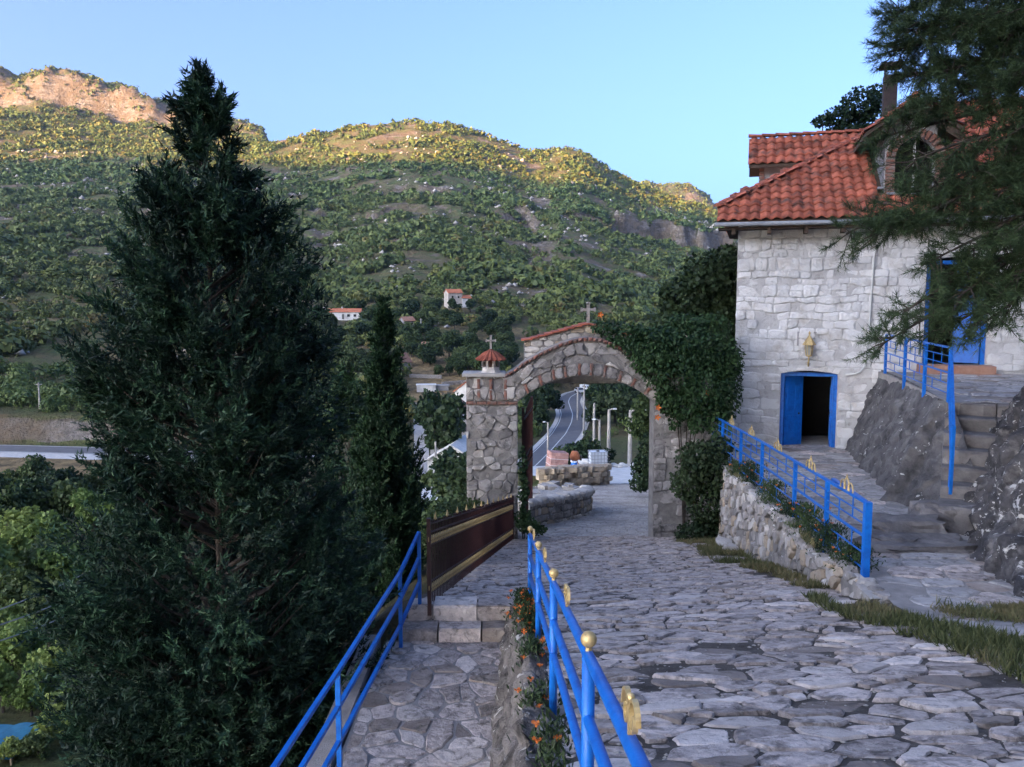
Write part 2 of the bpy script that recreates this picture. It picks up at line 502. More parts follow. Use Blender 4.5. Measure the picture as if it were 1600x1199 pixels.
_yr = np.concatenate([np.arange(96, 170, 1.0), np.arange(170, 300, 1.6), np.geomspace(300, 1500, 290), np.geomspace(1508, 2650, 60)])
PXg, YRg = np.meshgrid(_px, _yr)
terrain('valley_and_mountains', (PXg - 800) / FPX * YRg, YRg, M_hill, 'scrub covered mountainside rising behind the village')
_x = np.concatenate([np.arange(-90, -12, 1.5), np.arange(-12, 14, 0.4), np.arange(14, 90, 1.5)])
_y = np.concatenate([np.arange(-30, 34, 0.4), np.arange(34, 98, 1.2)])
Xg, Yg = np.meshgrid(_x, _y)
terrain('hillside_ground', Xg, Yg, M_hill, 'rocky hillside under the monastery paths')

# ------------------------------------------------------------------ the mountain behind the photographer that shades the valley
_edge = [(-350, 258), (0, 262), (100, 268), (200, 276), (300, 272), (400, 258), (470, 250), (560, 250), (680, 252), (760, 262), (830, 276), (870, 286), (940, 301), (1000, 313), (1060, 326), (1120, 340), (1300, 372)]
_sx, _sy = math.sin(SUN_AZ), math.cos(SUN_AZ)
_crest = []
for a, b in _edge:
    p = hit(a, b, 300)
    t = (p.y + 900.0) / -_sy
    _crest.append((p.x + _sx * t, p.z + t * math.tan(SUN_EL)))
_crest.sort()
_cx = np.array([c[0] for c in _crest]); _cz = np.array([c[1] for c in _crest])
_gx = np.linspace(-3400, 1400, 140); _gy = np.concatenate([np.linspace(-1800, -60, 60), [-29]])
GX, GY = np.meshgrid(_gx, _gy)
top = np.interp(GX, _cx, _cz)
GZ = top * np.interp(GY, [-1800, -900, -420, -60, -29], [0.55, 1.0, 0.5, 0.06, 0.0]) + np.interp(GY, [-900, -60, -29], [0, 2, 3.5])
GZ += (fbm(GX / 120, GY / 120, 4, 71) - 0.5) * 14 * sst(-60, -250, GY) * (0.35 + 0.65 * sst(40, 240, np.abs(GY + 900)))
big_o = big('mountain', np.stack([GX, GY, GZ], -1).reshape(-1, 3), grid_faces(*GX.shape), M_hill,
            attrs={'rock': sst(0.5, 0.7, fbm(GX / 30, GY / 30, 3, 5)).ravel(), 'dry': np.zeros(GX.size)}, smooth=True)
tag(big_o, 'mountain at the back that keeps the path in evening shade', kind='structure')

# ================================================================== masonry helpers
def clip(poly, nx, ny, c):
    """keep the part of the polygon where nx*u + ny*v <= c"""
    out = []
    n = len(poly)
    for i in range(n):
        a = poly[i]; b = poly[(i + 1) % n]
        da = nx * a[0] + ny * a[1] - c; db = nx * b[0] + ny * b[1] - c
        if da <= 0: out.append(a)
        if (da < 0 < db) or (db < 0 < da):
            t = da / (da - db)
            out.append((a[0] + t * (b[0] - a[0]), a[1] + t * (b[1] - a[1])))
    return out
def area(p):
    return 0.5 * sum(p[i][0] * p[(i + 1) % len(p)][1] - p[(i + 1) % len(p)][0] * p[i][1] for i in range(len(p)))
def centroid(p):
    return (sum(q[0] for q in p) / len(p), sum(q[1] for q in p) / len(p))
def cells(u0, v0, u1, v1, sx, sy, seed=0, jit=0.8, brick=0.5, drop=0.0):
    """irregular stones: Voronoi cells of a jittered, staggered grid"""
    rd = random.Random(seed)
    nx = max(1, round((u1 - u0) / sx)); ny = max(1, round((v1 - v0) / sy))
    sx = (u1 - u0) / nx; sy = (v1 - v0) / ny
    P = {}
    for j in range(-2, ny + 2):
        for i in range(-2, nx + 2):
            if drop and rd.random() < drop and 0 <= i < nx and 0 <= j < ny: continue
            P[i, j] = (u0 + (i + 0.5 + (brick if j % 2 else 0) + (rd.random() - 0.5) * jit) * sx, v0 + (j + 0.5 + (rd.random() - 0.5) * jit) * sy)
    res = []
    ax, ay = 1.0 / sx, 1.0 / sy
    for (i, j), (x, y) in P.items():
        if not (-1 <= i <= nx and -1 <= j <= ny): continue
        poly = [(x - 3 * sx, y - 3 * sy), (x + 3 * sx, y - 3 * sy), (x + 3 * sx, y + 3 * sy), (x - 3 * sx, y + 3 * sy)]
        for di in range(-2, 3):
            for dj in range(-2, 3):
                q = P.get((i + di, j + dj))
                if q is None or (di == 0 and dj == 0): continue
                # bisector in the scaled metric
                n1 = (q[0] - x) * ax * ax; n2 = (q[1] - y) * ay * ay
                mx, my = (q[0] + x) / 2, (q[1] + y) / 2
                poly = clip(poly, n1, n2, n1 * mx + n2 * my)
        poly = clip(clip(clip(clip(poly, 1, 0, u1), -1, 0, -u0), 0, 1, v1), 0, -1, -v0)
        if len(poly) >= 3 and area(poly) > 0.02 * sx * sy: res.append(poly)
    return res
def courses(u0, v0, u1, v1, sx, sy, seed=0, jit=0.25):
    """roughly coursed masonry: rows of uneven height, stones of uneven length"""
    rd = random.Random(seed)
    rows = [v0]
    while rows[-1] < v1 - 0.6 * sy: rows.append(min(v1, rows[-1] + sy * rd.uniform(0.65, 1.45)))
    rows[-1] = v1
    res = []
    def wob(u, k): return rows[k] + (0 if k in (0, len(rows) - 1) else (mnoise.noise(Vector((u * 1.6, k * 7.3, seed))) * sy * jit))
    for k in range(len(rows) - 1):
        u = u0 - rd.random() * sx
        while u < u1:
            w = sx * rd.uniform(0.5, 1.6); a, b = max(u, u0), min(u + w, u1)
            if b - a > 0.25 * sx or (b - a > 0.05 and (b == u1 or a == u0)):
                s0, s1 = (rd.random() - 0.5) * 0.16 * sy, (rd.random() - 0.5) * 0.16 * sy
                if a == u0: s0 = 0
                if b == u1: s1 = 0
                if rows[k + 1] - rows[k] > 1.1 * sy and rd.random() < 0.3 and b - a < sx:
                    mid = (rows[k] + rows[k + 1]) / 2
                    res.append([(a, wob(a, k)), (b, wob(b, k)), (b, mid), (a, mid)])
                    res.append([(a, mid), (b, mid), (b, wob(b, k + 1)), (a, wob(a, k + 1))])
                else:
                    res.append([(a + s0, wob(a, k)), (b + s1, wob(b, k)), (b - s1, wob(b, k + 1)), (a - s0, wob(a, k + 1))])
            u += w
    return res
def stone_mesh(poly, f, gap, d0, d1, rd, rounding=True, dome=0.5, bev=0.18, tilt=0.0, corner=0.22):
    """one stone: its outline shrunk by the joint, corners rounded, top a little domed"""
    if area(poly) < 0: poly = poly[::-1]
    c = centroid(poly)
    out = []
    for u, v in poly:
        du, dv = u - c[0], v - c[1]; r = math.hypot(du, dv) + 1e-6
        k = max(0.3, 1 - gap / r)
        out.append((c[0] + du * k, c[1] + dv * k))
    if rounding:
        q = []
        n = len(out)
        for i in range(n):
            a, b = out[i], out[(i + 1) % n]
            L = math.hypot(b[0] - a[0], b[1] - a[1])
            s = corner
            q.append((a[0] + (b[0] - a[0]) * s, a[1] + (b[1] - a[1]) * s))
            j = (rd.random() - 0.5) * 0.16 * L
            if n <= 5: q.append(((a[0] + b[0]) / 2 - (b[1] - a[1]) / (L + 1e-6) * j, (a[1] + b[1]) / 2 + (b[0] - a[0]) / (L + 1e-6) * j))
            elif L > 0.09: q.append(((a[0] + b[0]) / 2 - (b[1] - a[1]) / L * j, (a[1] + b[1]) / 2 + (b[0] - a[0]) / L * j))
            if n <= 5 and L > gap * 2: q.append((a[0] + (b[0] - a[0]) * (1 - s), a[1] + (b[1] - a[1]) * (1 - s)))
        out = q
    n = len(out)
    tu, tv = (rd.random() - 0.5) * tilt, (rd.random() - 0.5) * tilt
    h = d1 - d0
    V = [f(u, v, d0) for u, v in out]
    V += [f(u, v, d0 + h * (0.62 + 0.12 * rd.random()) + tu * (u - c[0]) + tv * (v - c[1])) for u, v in out]
    V += [f(c[0] + (u - c[0]) * (1 - bev), c[1] + (v - c[1]) * (1 - bev), d1 + (rd.random() - 0.5) * h * 0.12 + tu * (u - c[0]) + tv * (v - c[1])) for u, v in out]
    V.append(f(c[0], c[1], d1 + h * dome * 0.25))
    F = []
    for i in range(n):
        k = (i + 1) % n
        F += [(i, k, n + k, n + i), (n + i, n + k, 2 * n + k, 2 * n + i), (2 * n + i, 2 * n + k, 3 * n)]
    return V, F
def lay(parent, polys, f, mats, name='stone', gap=0.015, d0=-0.01, d1=0.03, seed=1, limit=300, rank=None, dv=0.4, group_mat=None, rounding=True, dome=0.5, bev=0.18, tilt=0.0, smooth=False, corner=0.22, gapvar=0.9):
    """lays the stones: the largest ones in view as parts, the rest joined"""
    rd = random.Random(seed)
    if rank is None: rank = lambda p: -abs(area(p))
    polys = sorted(polys, key=rank)
    rest = MB()
    for k, p in enumerate(polys):
        top = d0 + (d1 - d0) * (1 + (rd.random() - 0.5) * 2 * dv)
        V, F = stone_mesh(p, f, gap * (0.55 + gapvar * rd.random() ** 2), d0, top, rd, rounding, dome, bev, tilt, corner)
        if k < limit:
            m = mats[0] if len(mats) == 1 else (mats[1] if rd.random() < 0.22 else (mats[2] if len(mats) > 2 and rd.random() < 0.2 else mats[0]))
            obj(name, V, F, m, parent, smooth)
        else: rest.add(V, F)
    if rest.v:
        o = rest.build(name + 's_further_off' if False else 'far_' + name + 's', mats[0], parent, smooth)
        tag(o, kind='stuff')
def rough_surface(f, nu, nv, amp, scale, seed=0, crack=0.0):
    """f(s, t) -> (point, normal) for s, t in 0..1; returns displaced grid"""
    V = []
    for j in range(nv):
        for i in range(nu):
            p, n = f(i / (nu - 1), j / (nv - 1))
            q = Vector(p) * scale + Vector((seed, seed * 1.7, 0))
            d = mnoise.fractal(q, 0.9, 2.1, 5)
            if crack:
                d -= crack * max(0, 0.5 - abs(mnoise.noise(q * 0.8 + Vector((5, 5, 5)))) * 4)
                d += crack * 0.6 * (mnoise.voronoi(q * 1.1)[0][0] - 0.4)
            V.append(Vector(p) + Vector(n) * d * amp)
    return np.array([tuple(v) for v in V]), grid_faces(nv, nu)

# ------------------------------------------------------------------ stone and metal materials
M_pave = surf('path_stone', (0.37, 0.31, 0.28), (0.60, 0.51, 0.46), 9, 0.75, 1.0, 16, spots=((0.15, 0.125, 0.11), 7, 0.50, 0.66), third=((0.60, 0.54, 0.50), 22, 0.58, 0.70), obj_var=0.30, bdist=0.04, lo=0.4, hi=0.6)
M_pave2 = surf('path_stone_pale', (0.50, 0.43, 0.385), (0.70, 0.61, 0.55), 9, 0.7, 1.0, 16, spots=((0.20, 0.17, 0.15), 7, 0.53, 0.68), obj_var=0.2, bdist=0.03)
M_pave3 = surf('path_stone_brown', (0.24, 0.19, 0.16), (0.36, 0.305, 0.265), 4, 0.85, 0.9, 14, spots=((0.10, 0.085, 0.07), 6, 0.5, 0.7), obj_var=0.25, bdist=0.03)
M_soil = surf('joint_soil', (0.06, 0.05, 0.042), (0.15, 0.13, 0.115), 5.0, 0.95, 1.0, 30, bdist=0.05, spots=((0.26, 0.235, 0.215), 45, 0.62, 0.68))
M_mortar = surf('path_mortar', (0.24, 0.22, 0.205), (0.34, 0.31, 0.29), 5, 0.92, 0.7, 60)
M_terr = surf('terrace_stone', (0.28, 0.26, 0.25), (0.42, 0.39, 0.37), 5, 0.85, 0.5, 40, spots=((0.12, 0.11, 0.10), 7, 0.5, 0.7), obj_var=0.2)
M_rub = surf('rubble_stone', (0.22, 0.20, 0.18), (0.38, 0.34, 0.31), 4, 0.9, 0.7, 35, spots=((0.62, 0.60, 0.57), 11, 0.60, 0.68), obj_var=0.28, third=((0.10, 0.09, 0.08), 7, 0.55, 0.72))
M_rub2 = surf('rubble_stone_pale', (0.38, 0.35, 0.32), (0.52, 0.48, 0.44), 5, 0.9, 0.7, 35, obj_var=0.2, third=((0.2, 0.18, 0.16), 9, 0.58, 0.75))
M_rub3 = surf('rubble_stone_tan', (0.36, 0.28, 0.20), (0.46, 0.38, 0.29), 5, 0.9, 0.7, 35, obj_var=0.2, third=((0.13, 0.11, 0.09), 9, 0.58, 0.75))
M_rubmort = surf('rubble_mortar', (0.17, 0.155, 0.145), (0.28, 0.26, 0.24), 6, 0.95, 0.8, 40)
M_rock = surf('lichen_rock', (0.036, 0.034, 0.036), (0.105, 0.098, 0.10), 3.2, 0.95, 1.0, 16, spots=((0.55, 0.54, 0.52), 7.5, 0.585, 0.63), third=((0.22, 0.205, 0.20), 4, 0.52, 0.7), bdist=0.06)
M_curb = surf('pale_rock', (0.07, 0.063, 0.058), (0.24, 0.215, 0.20), 5, 0.97, 1.0, 18, spots=((0.46, 0.44, 0.41), 8, 0.585, 0.64), third=((0.05, 0.045, 0.042), 3.5, 0.55, 0.66), bdist=0.05, spec=0.1)
M_brick = surf('red_brick', (0.20, 0.085, 0.06), (0.29, 0.13, 0.095), 9, 0.9, 0.4, 50, obj_var=0.2, third=((0.2, 0.17, 0.15), 8, 0.45, 0.65))
M_blue = surf('blue_paint', (0.004, 0.115, 0.46), (0.006, 0.145, 0.54), 14, 0.42, 0.12, 60, spots=((0.07, 0.045, 0.035), 38, 0.72, 0.76), third=((0.006, 0.08, 0.36), 9, 0.5, 0.7), spec=0.45)
M_gold = surf('gold_paint', (0.50, 0.35, 0.14), (0.62, 0.46, 0.22), 20, 0.45, 0.1, 80, metal=0.45, spec=0.5, third=((0.22, 0.15, 0.07), 26, 0.58, 0.72))
M_maroon = surf('maroon_paint', (0.026, 0.007, 0.008), (0.042, 0.012, 0.012), 14, 0.5, 0.1, 60, spec=0.4)
M_conc = surf('concrete', (0.36, 0.34, 0.32), (0.46, 0.44, 0.41), 3, 0.9, 0.4, 30, third=((0.2, 0.19, 0.18), 1.5, 0.5, 0.75))

# ================================================================== paths
def view_rank(f):
    def r(p):
        u, v = centroid(p); q = Vector(f(u, v, 0))
        if q.y < 0.6: return 1e9
        px = 800 + FPX * q.x / q.y
        if px > 1650 or px < -50: return 1e8
        return -abs(area(p)) / (q.y ** 3)
    return r
def fence_x(y): return np.interp(y, [9.4, 18.8], [-1.02, -0.02])
# main path
f_main = lambda u, v, d: (u, v, float(main_z(u, v)) + d)
ys = np.concatenate([np.arange(0.0, 9.4, 0.4), [9.44], np.arange(9.46, 19.7, 0.4)])
V = []; F = []
for y in ys:
    a = 0.16 if y < 9.45 else float(fence_x(y)) - 0.22
    for k in range(9):
        x = a + (3.95 - a) * k / 8
        V.append((x, y, float(main_z(x, y)) + 0.0))
o = obj('stone_path', V, [tuple(q) for q in grid_faces(len(ys), 9)], M_soil, smooth=False)
tag(o, 'stone paved path sloping down to the arched gateway', kind='structure')
main_path = o
polys = []
for k, p in enumerate(cells(-1.3, 0.8, 3.9, 19.6, 0.33, 0.205, 11, 1.0, drop=0.16)):
    u, v = centroid(p)
    if v < 9.46:
        p = clip(clip(p, -1, 0, -0.24), 0, 1, 9.46) if u > 0.1 else []
    else:
        p = clip(p, 0, -1, -9.46) if v < 10 else p
        p = clip(p, -1, -0.106 * -1 * -1 if False else 0.1064, -(-1.02 - 0.14) + 0.1064 * 9.4) if True else p
    edge = 3.72 + 0.14 * math.sin(v * 2.1) + 0.10 * math.sin(v * 5.3 + 1)
    if len(p) >= 3 and centroid(p)[0] > edge: continue
    if len(p) >= 3 and abs(area(p)) > 0.015: polys.append(p)
rdp = random.Random(5)
polys = [p for p in polys if not (rdp.random() < 0.015 and centroid(p)[1] < 8)]
split = []
for p in polys:                                      # some slabs are broken into smaller pieces
    if rdp.random() < 0.24 and abs(area(p)) > 0.05:
        c = centroid(p); a = rdp.random() * math.pi; nx_, ny_ = math.cos(a), math.sin(a); k_ = nx_ * c[0] + ny_ * c[1]
        for h_ in (clip(p, nx_, ny_, k_), clip(p, -nx_, -ny_, -k_)):
            if len(h_) < 3: continue
            c2 = centroid(h_); k2 = -ny_ * c2[0] + nx_ * c2[1]
            parts_ = (clip(h_, -ny_, nx_, k2), clip(h_, ny_, -nx_, -k2)) if rdp.random() < 0.7 else (h_,)
            split += [q for q in parts_ if len(q) >= 3 and abs(area(q)) > 0.006]
    else: split.append(p)
polys = split
lay(main_path, polys, f_main, [M_pave, M_pave2, M_pave3], 'paving_stone', 0.011, -0.03, 0.016, 3, 300, view_rank(f_main), 0.35, tilt=0.05, bev=0.07, dome=0.15, corner=0.12, gapvar=2.2)

# lower path and steps beside it
LZ = -3.92
f_low = lambda u, v, d: (u, v, LZ + d)
lp = obj('lower_path', [(-1.55, 2.5, LZ), (0.0, 2.5, LZ), (0.0, 9.25, LZ), (-1.45, 9.25, LZ)], [(0, 1, 2, 3)], M_mortar)
tag(lp, 'lower flagstone path running below the rock kerb', kind='structure')
lay(lp, [p for p in cells(-1.46, 4.2, -0.02, 9.2, 0.26, 0.25, 21, 1.0, drop=0.2)], f_low, [M_pave, M_pave2, M_pave3], 'paving_stone', 0.013, -0.02, 0.012, 4, 300, view_rank(f_low), 0.3, tilt=0.015, bev=0.08, dome=0.1, corner=0.13)
lw = MB()
lw.box((-1.62, 5.9, LZ - 0.55), (0.2, 6.8, 1.2))
tag(lw.build('path_edge', M_mortar), 'mortared outer edge of the lower path', kind='structure')
st = obj('stone_steps', [(-1.2, 9.46, -4.1), (0.1, 9.46, -4.1), (0.1, 9.46, -3.62), (-1.2, 9.46, -3.62)], [(0, 1, 2, 3)], M_mortar)
tag(st, 'two rough stone steps from the lower path up to the landing', kind='structure')
rs = random.Random(8)
def step_block(x0, x1, y0, y1, z0, z1, parent, m, name='step_stone', bump=0.012):
    n = 5
    V = []; F = []
    prof = [(y0, z0), (y0 + rs.uniform(0, .015), z1 - 0.03), (y0 + 0.025, z1), (y1, z1 + rs.uniform(-.008, .008)), (y1, z0)]
    for i in range(n):
        x = x0 + (x1 - x0) * i / (n - 1)
        for y, z in prof:
            V.append((x, y + rs.uniform(-bump, bump), z + (rs.uniform(-bump, bump) * 0.5 if z > z0 else 0)))
    k = len(prof)
    for i in range(n - 1):
        for j in range(k - 1): F.append((i * k + j, (i + 1) * k + j, (i + 1) * k + j + 1, i * k + j + 1))
    F += [tuple(range(k)), tuple((n - 1) * k + j for j in range(k - 1, -1, -1))]
    obj(name, V, F, m, parent)
for a, b in ((-1.30, -0.86), (-0.84, -0.36), (-0.34, 0.02)):
    step_block(a, b, 9.18, 9.50, -3.99, -3.755, st, M_pave3 if a > -0.4 else M_pave)
for a, b in ((-1.22, -0.94), (-0.92, -0.42), (-0.40, 0.10)):
    step_block(a, b, 9.43, 9.74, -3.80, -3.585, st, M_pave2 if a < -0.9 else M_pave)

# terrace in front of the house with the path that leads up to it
def ter_z(x, y): return float(max(terrace_z(y), main_z(4.0, y)))
WALL = [(3.90, 8.6), (3.88, 10.8), (4.08, 14.0), (4.22, 16.1), (4.5, 18.2), (4.66, 20.2)]
def wall_x(y): return float(np.interp(y, [q[1] for q in WALL], [q[0] for q in WALL]))
f_ter = lambda u, v, d: (u, v, ter_z(u, v) + d)
V = []; tys = np.arange(3.4, 22.01, 0.5)
for y in tys:
    a = wall_x(y) + 0.16 if y > 8.6 else 3.98
    for k in range(8):
        x = a + (9.0 - a) * k / 7
        V.append((x, y, ter_z(x, y)))
tr = obj('terrace_paving', V, [tuple(q) for q in grid_faces(len(tys), 8)], M_mortar)
tag(tr, 'paved terrace in front of the white house', kind='structure')
polys = []
for p in cells(4.0, 4.6, 7.9, 20.4, 0.46, 0.34, 31, 0.9):
    u, v = centroid(p)
    if v > 8.4 and u < wall_x(v) + 0.42: continue
    if v < 8.4 and u < 4.15 + 0.12 * math.sin(v * 4): continue
    polys.append(p)
lay(tr, polys, f_ter, [M_terr, M_pave, M_pave3], 'paving_stone', 0.012, -0.02, 0.012, 6, 300, view_rank(f_ter), 0.3, tilt=0.02, bev=0.08, dome=0.1, corner=0.12)

# cobbled lane beyond the arch, gravel yard
M_sett = surf('lane_setts', (0.36, 0.33, 0.31), (0.54, 0.50, 0.47), 4.5, 0.8, 0.5, 20, third=((0.26, 0.24, 0.225), 0.9, 0.45, 0.7))
M_gravel = surf('white_gravel', (0.55, 0.53, 0.50), (0.70, 0.68, 0.65), 2.0, 0.95, 0.8, 18)
LANE_C = ([19.3, 22, 25, 28, 34, 40, 46], [1.75, 2.1, 2.9, 3.75, 4.75, 5.2, 5.5])
V = []; lys = np.arange(19.3, 40.1, 0.6)
for y in lys:
    c = float(np.interp(y, *LANE_C)); w = float(np.interp(y, [19, 22, 30, 46], [1.9, 1.9, 1.7, 1.9]))
    for k in range(7): V.append((c + w * (k / 3 - 1), y, float(path_z(y)) + 0.012))
cob = tag(obj('cobbled_lane', V, [tuple(q) for q in grid_faces(len(lys), 7)], M_mortar), 'cobbled lane curving away beyond the arch', kind='structure')
rc = random.Random(17); cb = MB()
y = 19.35
while y < 39.5:
    c = float(np.interp(y, *LANE_C)); w = float(np.interp(y, [19, 22, 30, 46], [1.9, 1.9, 1.7, 1.9])); dep = rc.uniform(0.15, 0.2) + (y - 19) * 0.004
    sl_ = float(np.interp(y + 0.5, *LANE_C)) - c
    x = c - w + rc.uniform(-.1, 0)
    while x < c + w:
        l = rc.uniform(0.20, 0.34); z = float(path_z(y + dep / 2)) + 0.02 + rc.uniform(-.006, .008); sh = -0.25 * (x - c) * sl_
        a0, a1, b0, b1 = x + 0.012, x + l - 0.012, y + 0.014, y + dep - 0.01
        zf = [float(path_z(b0)) - float(path_z(y + dep / 2)), float(path_z(b1)) - float(path_z(y + dep / 2))]
        V_ = [(a0, b0 + sh, z + zf[0] - 0.03), (a1, b0 + sh, z + zf[0] - 0.03), (a1, b1 + sh, z + zf[1] - 0.03), (a0, b1 + sh, z + zf[1] - 0.03),
              (a0 + .015, b0 + sh + .012, z + zf[0] + 0.012), (a1 - .015, b0 + sh + .012, z + zf[0] + 0.012), (a1 - .015, b1 + sh - .012, z + zf[1] + 0.012), (a0 + .015, b1 + sh - .012, z + zf[1] + 0.012)]
        cb.add(V_, [(4, 5, 6, 7), (0, 1, 5, 4), (1, 2, 6, 5), (2, 3, 7, 6), (3, 0, 4, 7)])
        x += l
    y += dep
tag(cb.build('setts', M_sett, cob), kind='stuff')
V = []; gys = np.arange(39.0, 66, 1.0)
for y in gys:
    ga_, gb_ = float(np.interp(y, [39, 42, 47], [3.2, 2.2, 1.0])), float(np.interp(y, [39, 46], [7.6, 11.5]))
    for k in range(7): V.append((ga_ + (gb_ - ga_) * k / 6, y, float(path_z(y)) + 0.02 + 0.05 * math.sin(k * 2.2 + y)))
tag(obj('gravel_yard', V, [tuple(q) for q in grid_faces(len(gys), 7)], M_gravel), 'white gravel yard at the end of the lane', kind='structure')
V = []
for y in np.arange(37, 46.2, 1.0):
    for k in range(5): V.append((float(np.interp(y, *LANE_C)) + 1.6 + (1.8 + 0.3 * (y - 37)) * k / 4, y, float(path_z(y)) + 0.016))

# ------------------------------------------------------------------ rock kerb between the two paths
def kerb(s, t):
    y = 2.2 + 7.4 * s
    zt = float(main_z(0.2, y)) + 0.06 + 0.05 * math.sin(y * 3)
    fade = min(1.0, (9.75 - y) / 0.5)
    zb = LZ - 0.15
    prof = [(-0.17, zb), (-0.10, zb + (zt - zb) * 0.35), (0.0, zb + (zt - zb) * 0.75), (0.06, zt), (0.16, zt + 0.02), (0.26, zt - 0.04), (0.33, zt - 0.14)]
    k = t * (len(prof) - 1); i = min(int(k), len(prof) - 2); w = k - i
    x = prof[i][0] * (1 - w) + prof[i + 1][0] * w; z = prof[i][1] * (1 - w) + prof[i + 1][1] * w
    n = Vector((-0.8, 0, 0.35)) if t < 0.5 else Vector((-0.2, 0, 0.8))
    return (x, y, z), n * max(0.2, fade)
V, F = rough_surface(kerb, 220, 60, 0.10, 4.2, 3, 1.0)
tag(big('rock_kerb', V, F, M_curb), 'rough pale rock kerb between the lower path and the main path', 'rock')

# ------------------------------------------------------------------ retaining wall under the terrace railing
rw = thing('retaining_wall', 'low rubble retaining wall below the blue terrace railing', 'wall', (4.1, 13, -4.3))
L_ = [0.0]
for a, b in zip(WALL[:-1], WALL[1:]): L_.append(L_[-1] + math.hypot(b[0] - a[0], b[1] - a[1]))
def wall_pt(u):
    return float(np.interp(u, L_, [q[0] for q in WALL])), float(np.interp(u, L_, [q[1] for q in WALL]))
def wall_base(u):
    x, y = wall_pt(u); return float(main_z(3.8, y)) - 0.12
def wall_top(u):
    x, y = wall_pt(u); return ter_z(5, y) - 0.03 + 0.06 * math.sin(u * 2.2) * min(1, u)
def f_rw(u, v, d):
    x, y = wall_pt(u); t = v
    return (x - d + 0.05 * t, y, wall_base(u) + v)
mb = MB(); n = 40
V = []
for i in range(n):
    u = L_[-1] * i / (n - 1); x, y = wall_pt(u); b = wall_base(u); t = wall_top(u)
    V += [(x, y, b), (x + 0.05 * (t - b), y, t - 0.02), (x + 0.40, y, t - 0.02), (x + 0.40, y, b)]
F = []
for i in range(n - 1):
    for j in range(3): F.append((i * 4 + j, i * 4 + j + 1, (i + 1) * 4 + j + 1, (i + 1) * 4 + j))
F.append((0, 3, 2, 1))
obj('wall_core', V, F, M_rubmort, rw)
polys = []
for p in cells(0, 0, 9.8, 1.75, 0.21, 0.17, 41, 0.9):
    u, v = centroid(p); h = wall_top(u) - wall_base(u); s = (wall_top(u + .1) - wall_base(u + .1) - h) / .1
    p = clip(p, -s, 1, h + 0.03 - s * u)
    if len(p) >= 3 and abs(area(p)) > 0.006: polys.append(p)
lay(rw, polys, f_rw, [M_rub, M_rub2, M_rub3], 'stone', 0.007, -0.03, 0.032, 9, 300, None, 0.7, bev=0.14, dome=0.25, corner=0.12, tilt=0.12)
rt = random.Random(77)
for k in range(46):                                    # uneven coping stones
    u = 0.12 + k * 0.2; x, y = wall_pt(u); t = wall_top(u)
    poly = [(x + 0.02 + rt.uniform(-.04, .03), y - 0.10), (x + 0.19 + rt.uniform(-.03, .05), y - 0.10 + rt.uniform(-.02, .02)), (x + 0.20 + rt.uniform(-.03, .05), y + 0.09), (x + rt.uniform(-.03, .03), y + 0.09)]
    V, F = stone_mesh(poly, lambda a, b, d: (a, b, t + d), 0.006, -0.08, rt.uniform(0.02, 0.07), rt, bev=0.25)
    obj('coping_stone', V, F, rt.choice([M_rub, M_rub2, M_rub]), rw)

# ================================================================== arched gateway
AY = 18.8
def apx(px, py, Y=AY):
    p = at(px, py, Y); return p.x, p.z
gate = thing('arched_gateway', 'grey rubble stone gateway arch with red brick trim across the path', 'gateway', (1.7, AY, -5.56))
f_g = lambda u, v, d: (u, AY - d, v)
PL0 = apx(729, 700)[0]; PL1 = apx(809, 700)[0]; PR0 = apx(1022, 700)[0]; PR1 = apx(1112, 700)[0]
ZB = -5.75
ZT = apx(770, 588)[1]
sL = apx(809, 628); sM = apx(919, 588); sR = apx(1022, 629)
def circ3(a, b, c):
    d = 2 * (a[0] * (b[1] - c[1]) + b[0] * (c[1] - a[1]) + c[0] * (a[1] - b[1]))
    q = [p[0] ** 2 + p[1] ** 2 for p in (a, b, c)]
    x = (q[0] * (b[1] - c[1]) + q[1] * (c[1] - a[1]) + q[2] * (a[1] - b[1])) / d
    y = (q[0] * (c[0] - b[0]) + q[1] * (a[0] - c[0]) + q[2] * (b[0] - a[0])) / d
    return x, y, math.hypot(a[0] - x, a[1] - y)
cx_, cz_, cr_ = circ3(sL, sM, sR)
def intr(s):
    x = sL[0] + (sR[0] - sL[0]) * s
    return x, cz_ + math.sqrt(max(cr_ ** 2 - (x - cx_) ** 2, 0))
EX = [apx(*q) for q in ((786, 587), (803, 578), (820, 565), (848, 549), (877, 536), (900, 529), (919, 527), (940, 529), (963, 538), (985, 552), (1011, 572), (1030, 585), (1050, 590))]
def extr(s):
    x = EX[0][0] + (EX[-1][0] - EX[0][0]) * s
    return x, float(np.interp(x, [q[0] for q in EX], [q[1] for q in EX]))
def band(u, v, d):
    a = intr(u); b = extr(u)
    return (a[0] + (b[0] - a[0]) * v, AY - d, a[1] + (b[1] - a[1]) * v)
out = [(PL0, ZB), (PL0, ZT), (EX[0][0], ZT)] + [extr(i / 30) for i in range(31)] + [(PR1, ZT), (PR1, ZB), (PR0, ZB)] + [intr(1 - i / 24) for i in range(25)] + [(PL1, ZB)]
out = out[::-1]
MB().prism(out, f_g, 0.0, -0.62).build('masonry_core', M_rubmort, gate)
GM = [surf('gate_stone', (0.22, 0.20, 0.19), (0.36, 0.33, 0.31), 4, 0.92, 0.8, 30, spots=((0.48, 0.46, 0.43), 8, 0.62, 0.70), obj_var=0.3, third=((0.085, 0.08, 0.075), 6, 0.5, 0.68)), M_rub, M_rub2]
st_band = 0.10
lay(gate, cells(PL0, ZB, PL1, ZT - 0.66, 0.25, 0.20, 51, 0.95, drop=0.12), f_g, GM, 'stone', 0.008, -0.03, 0.022, 12, 300, None, 0.7, bev=0.14, dome=0.25, corner=0.12, tilt=0.1)
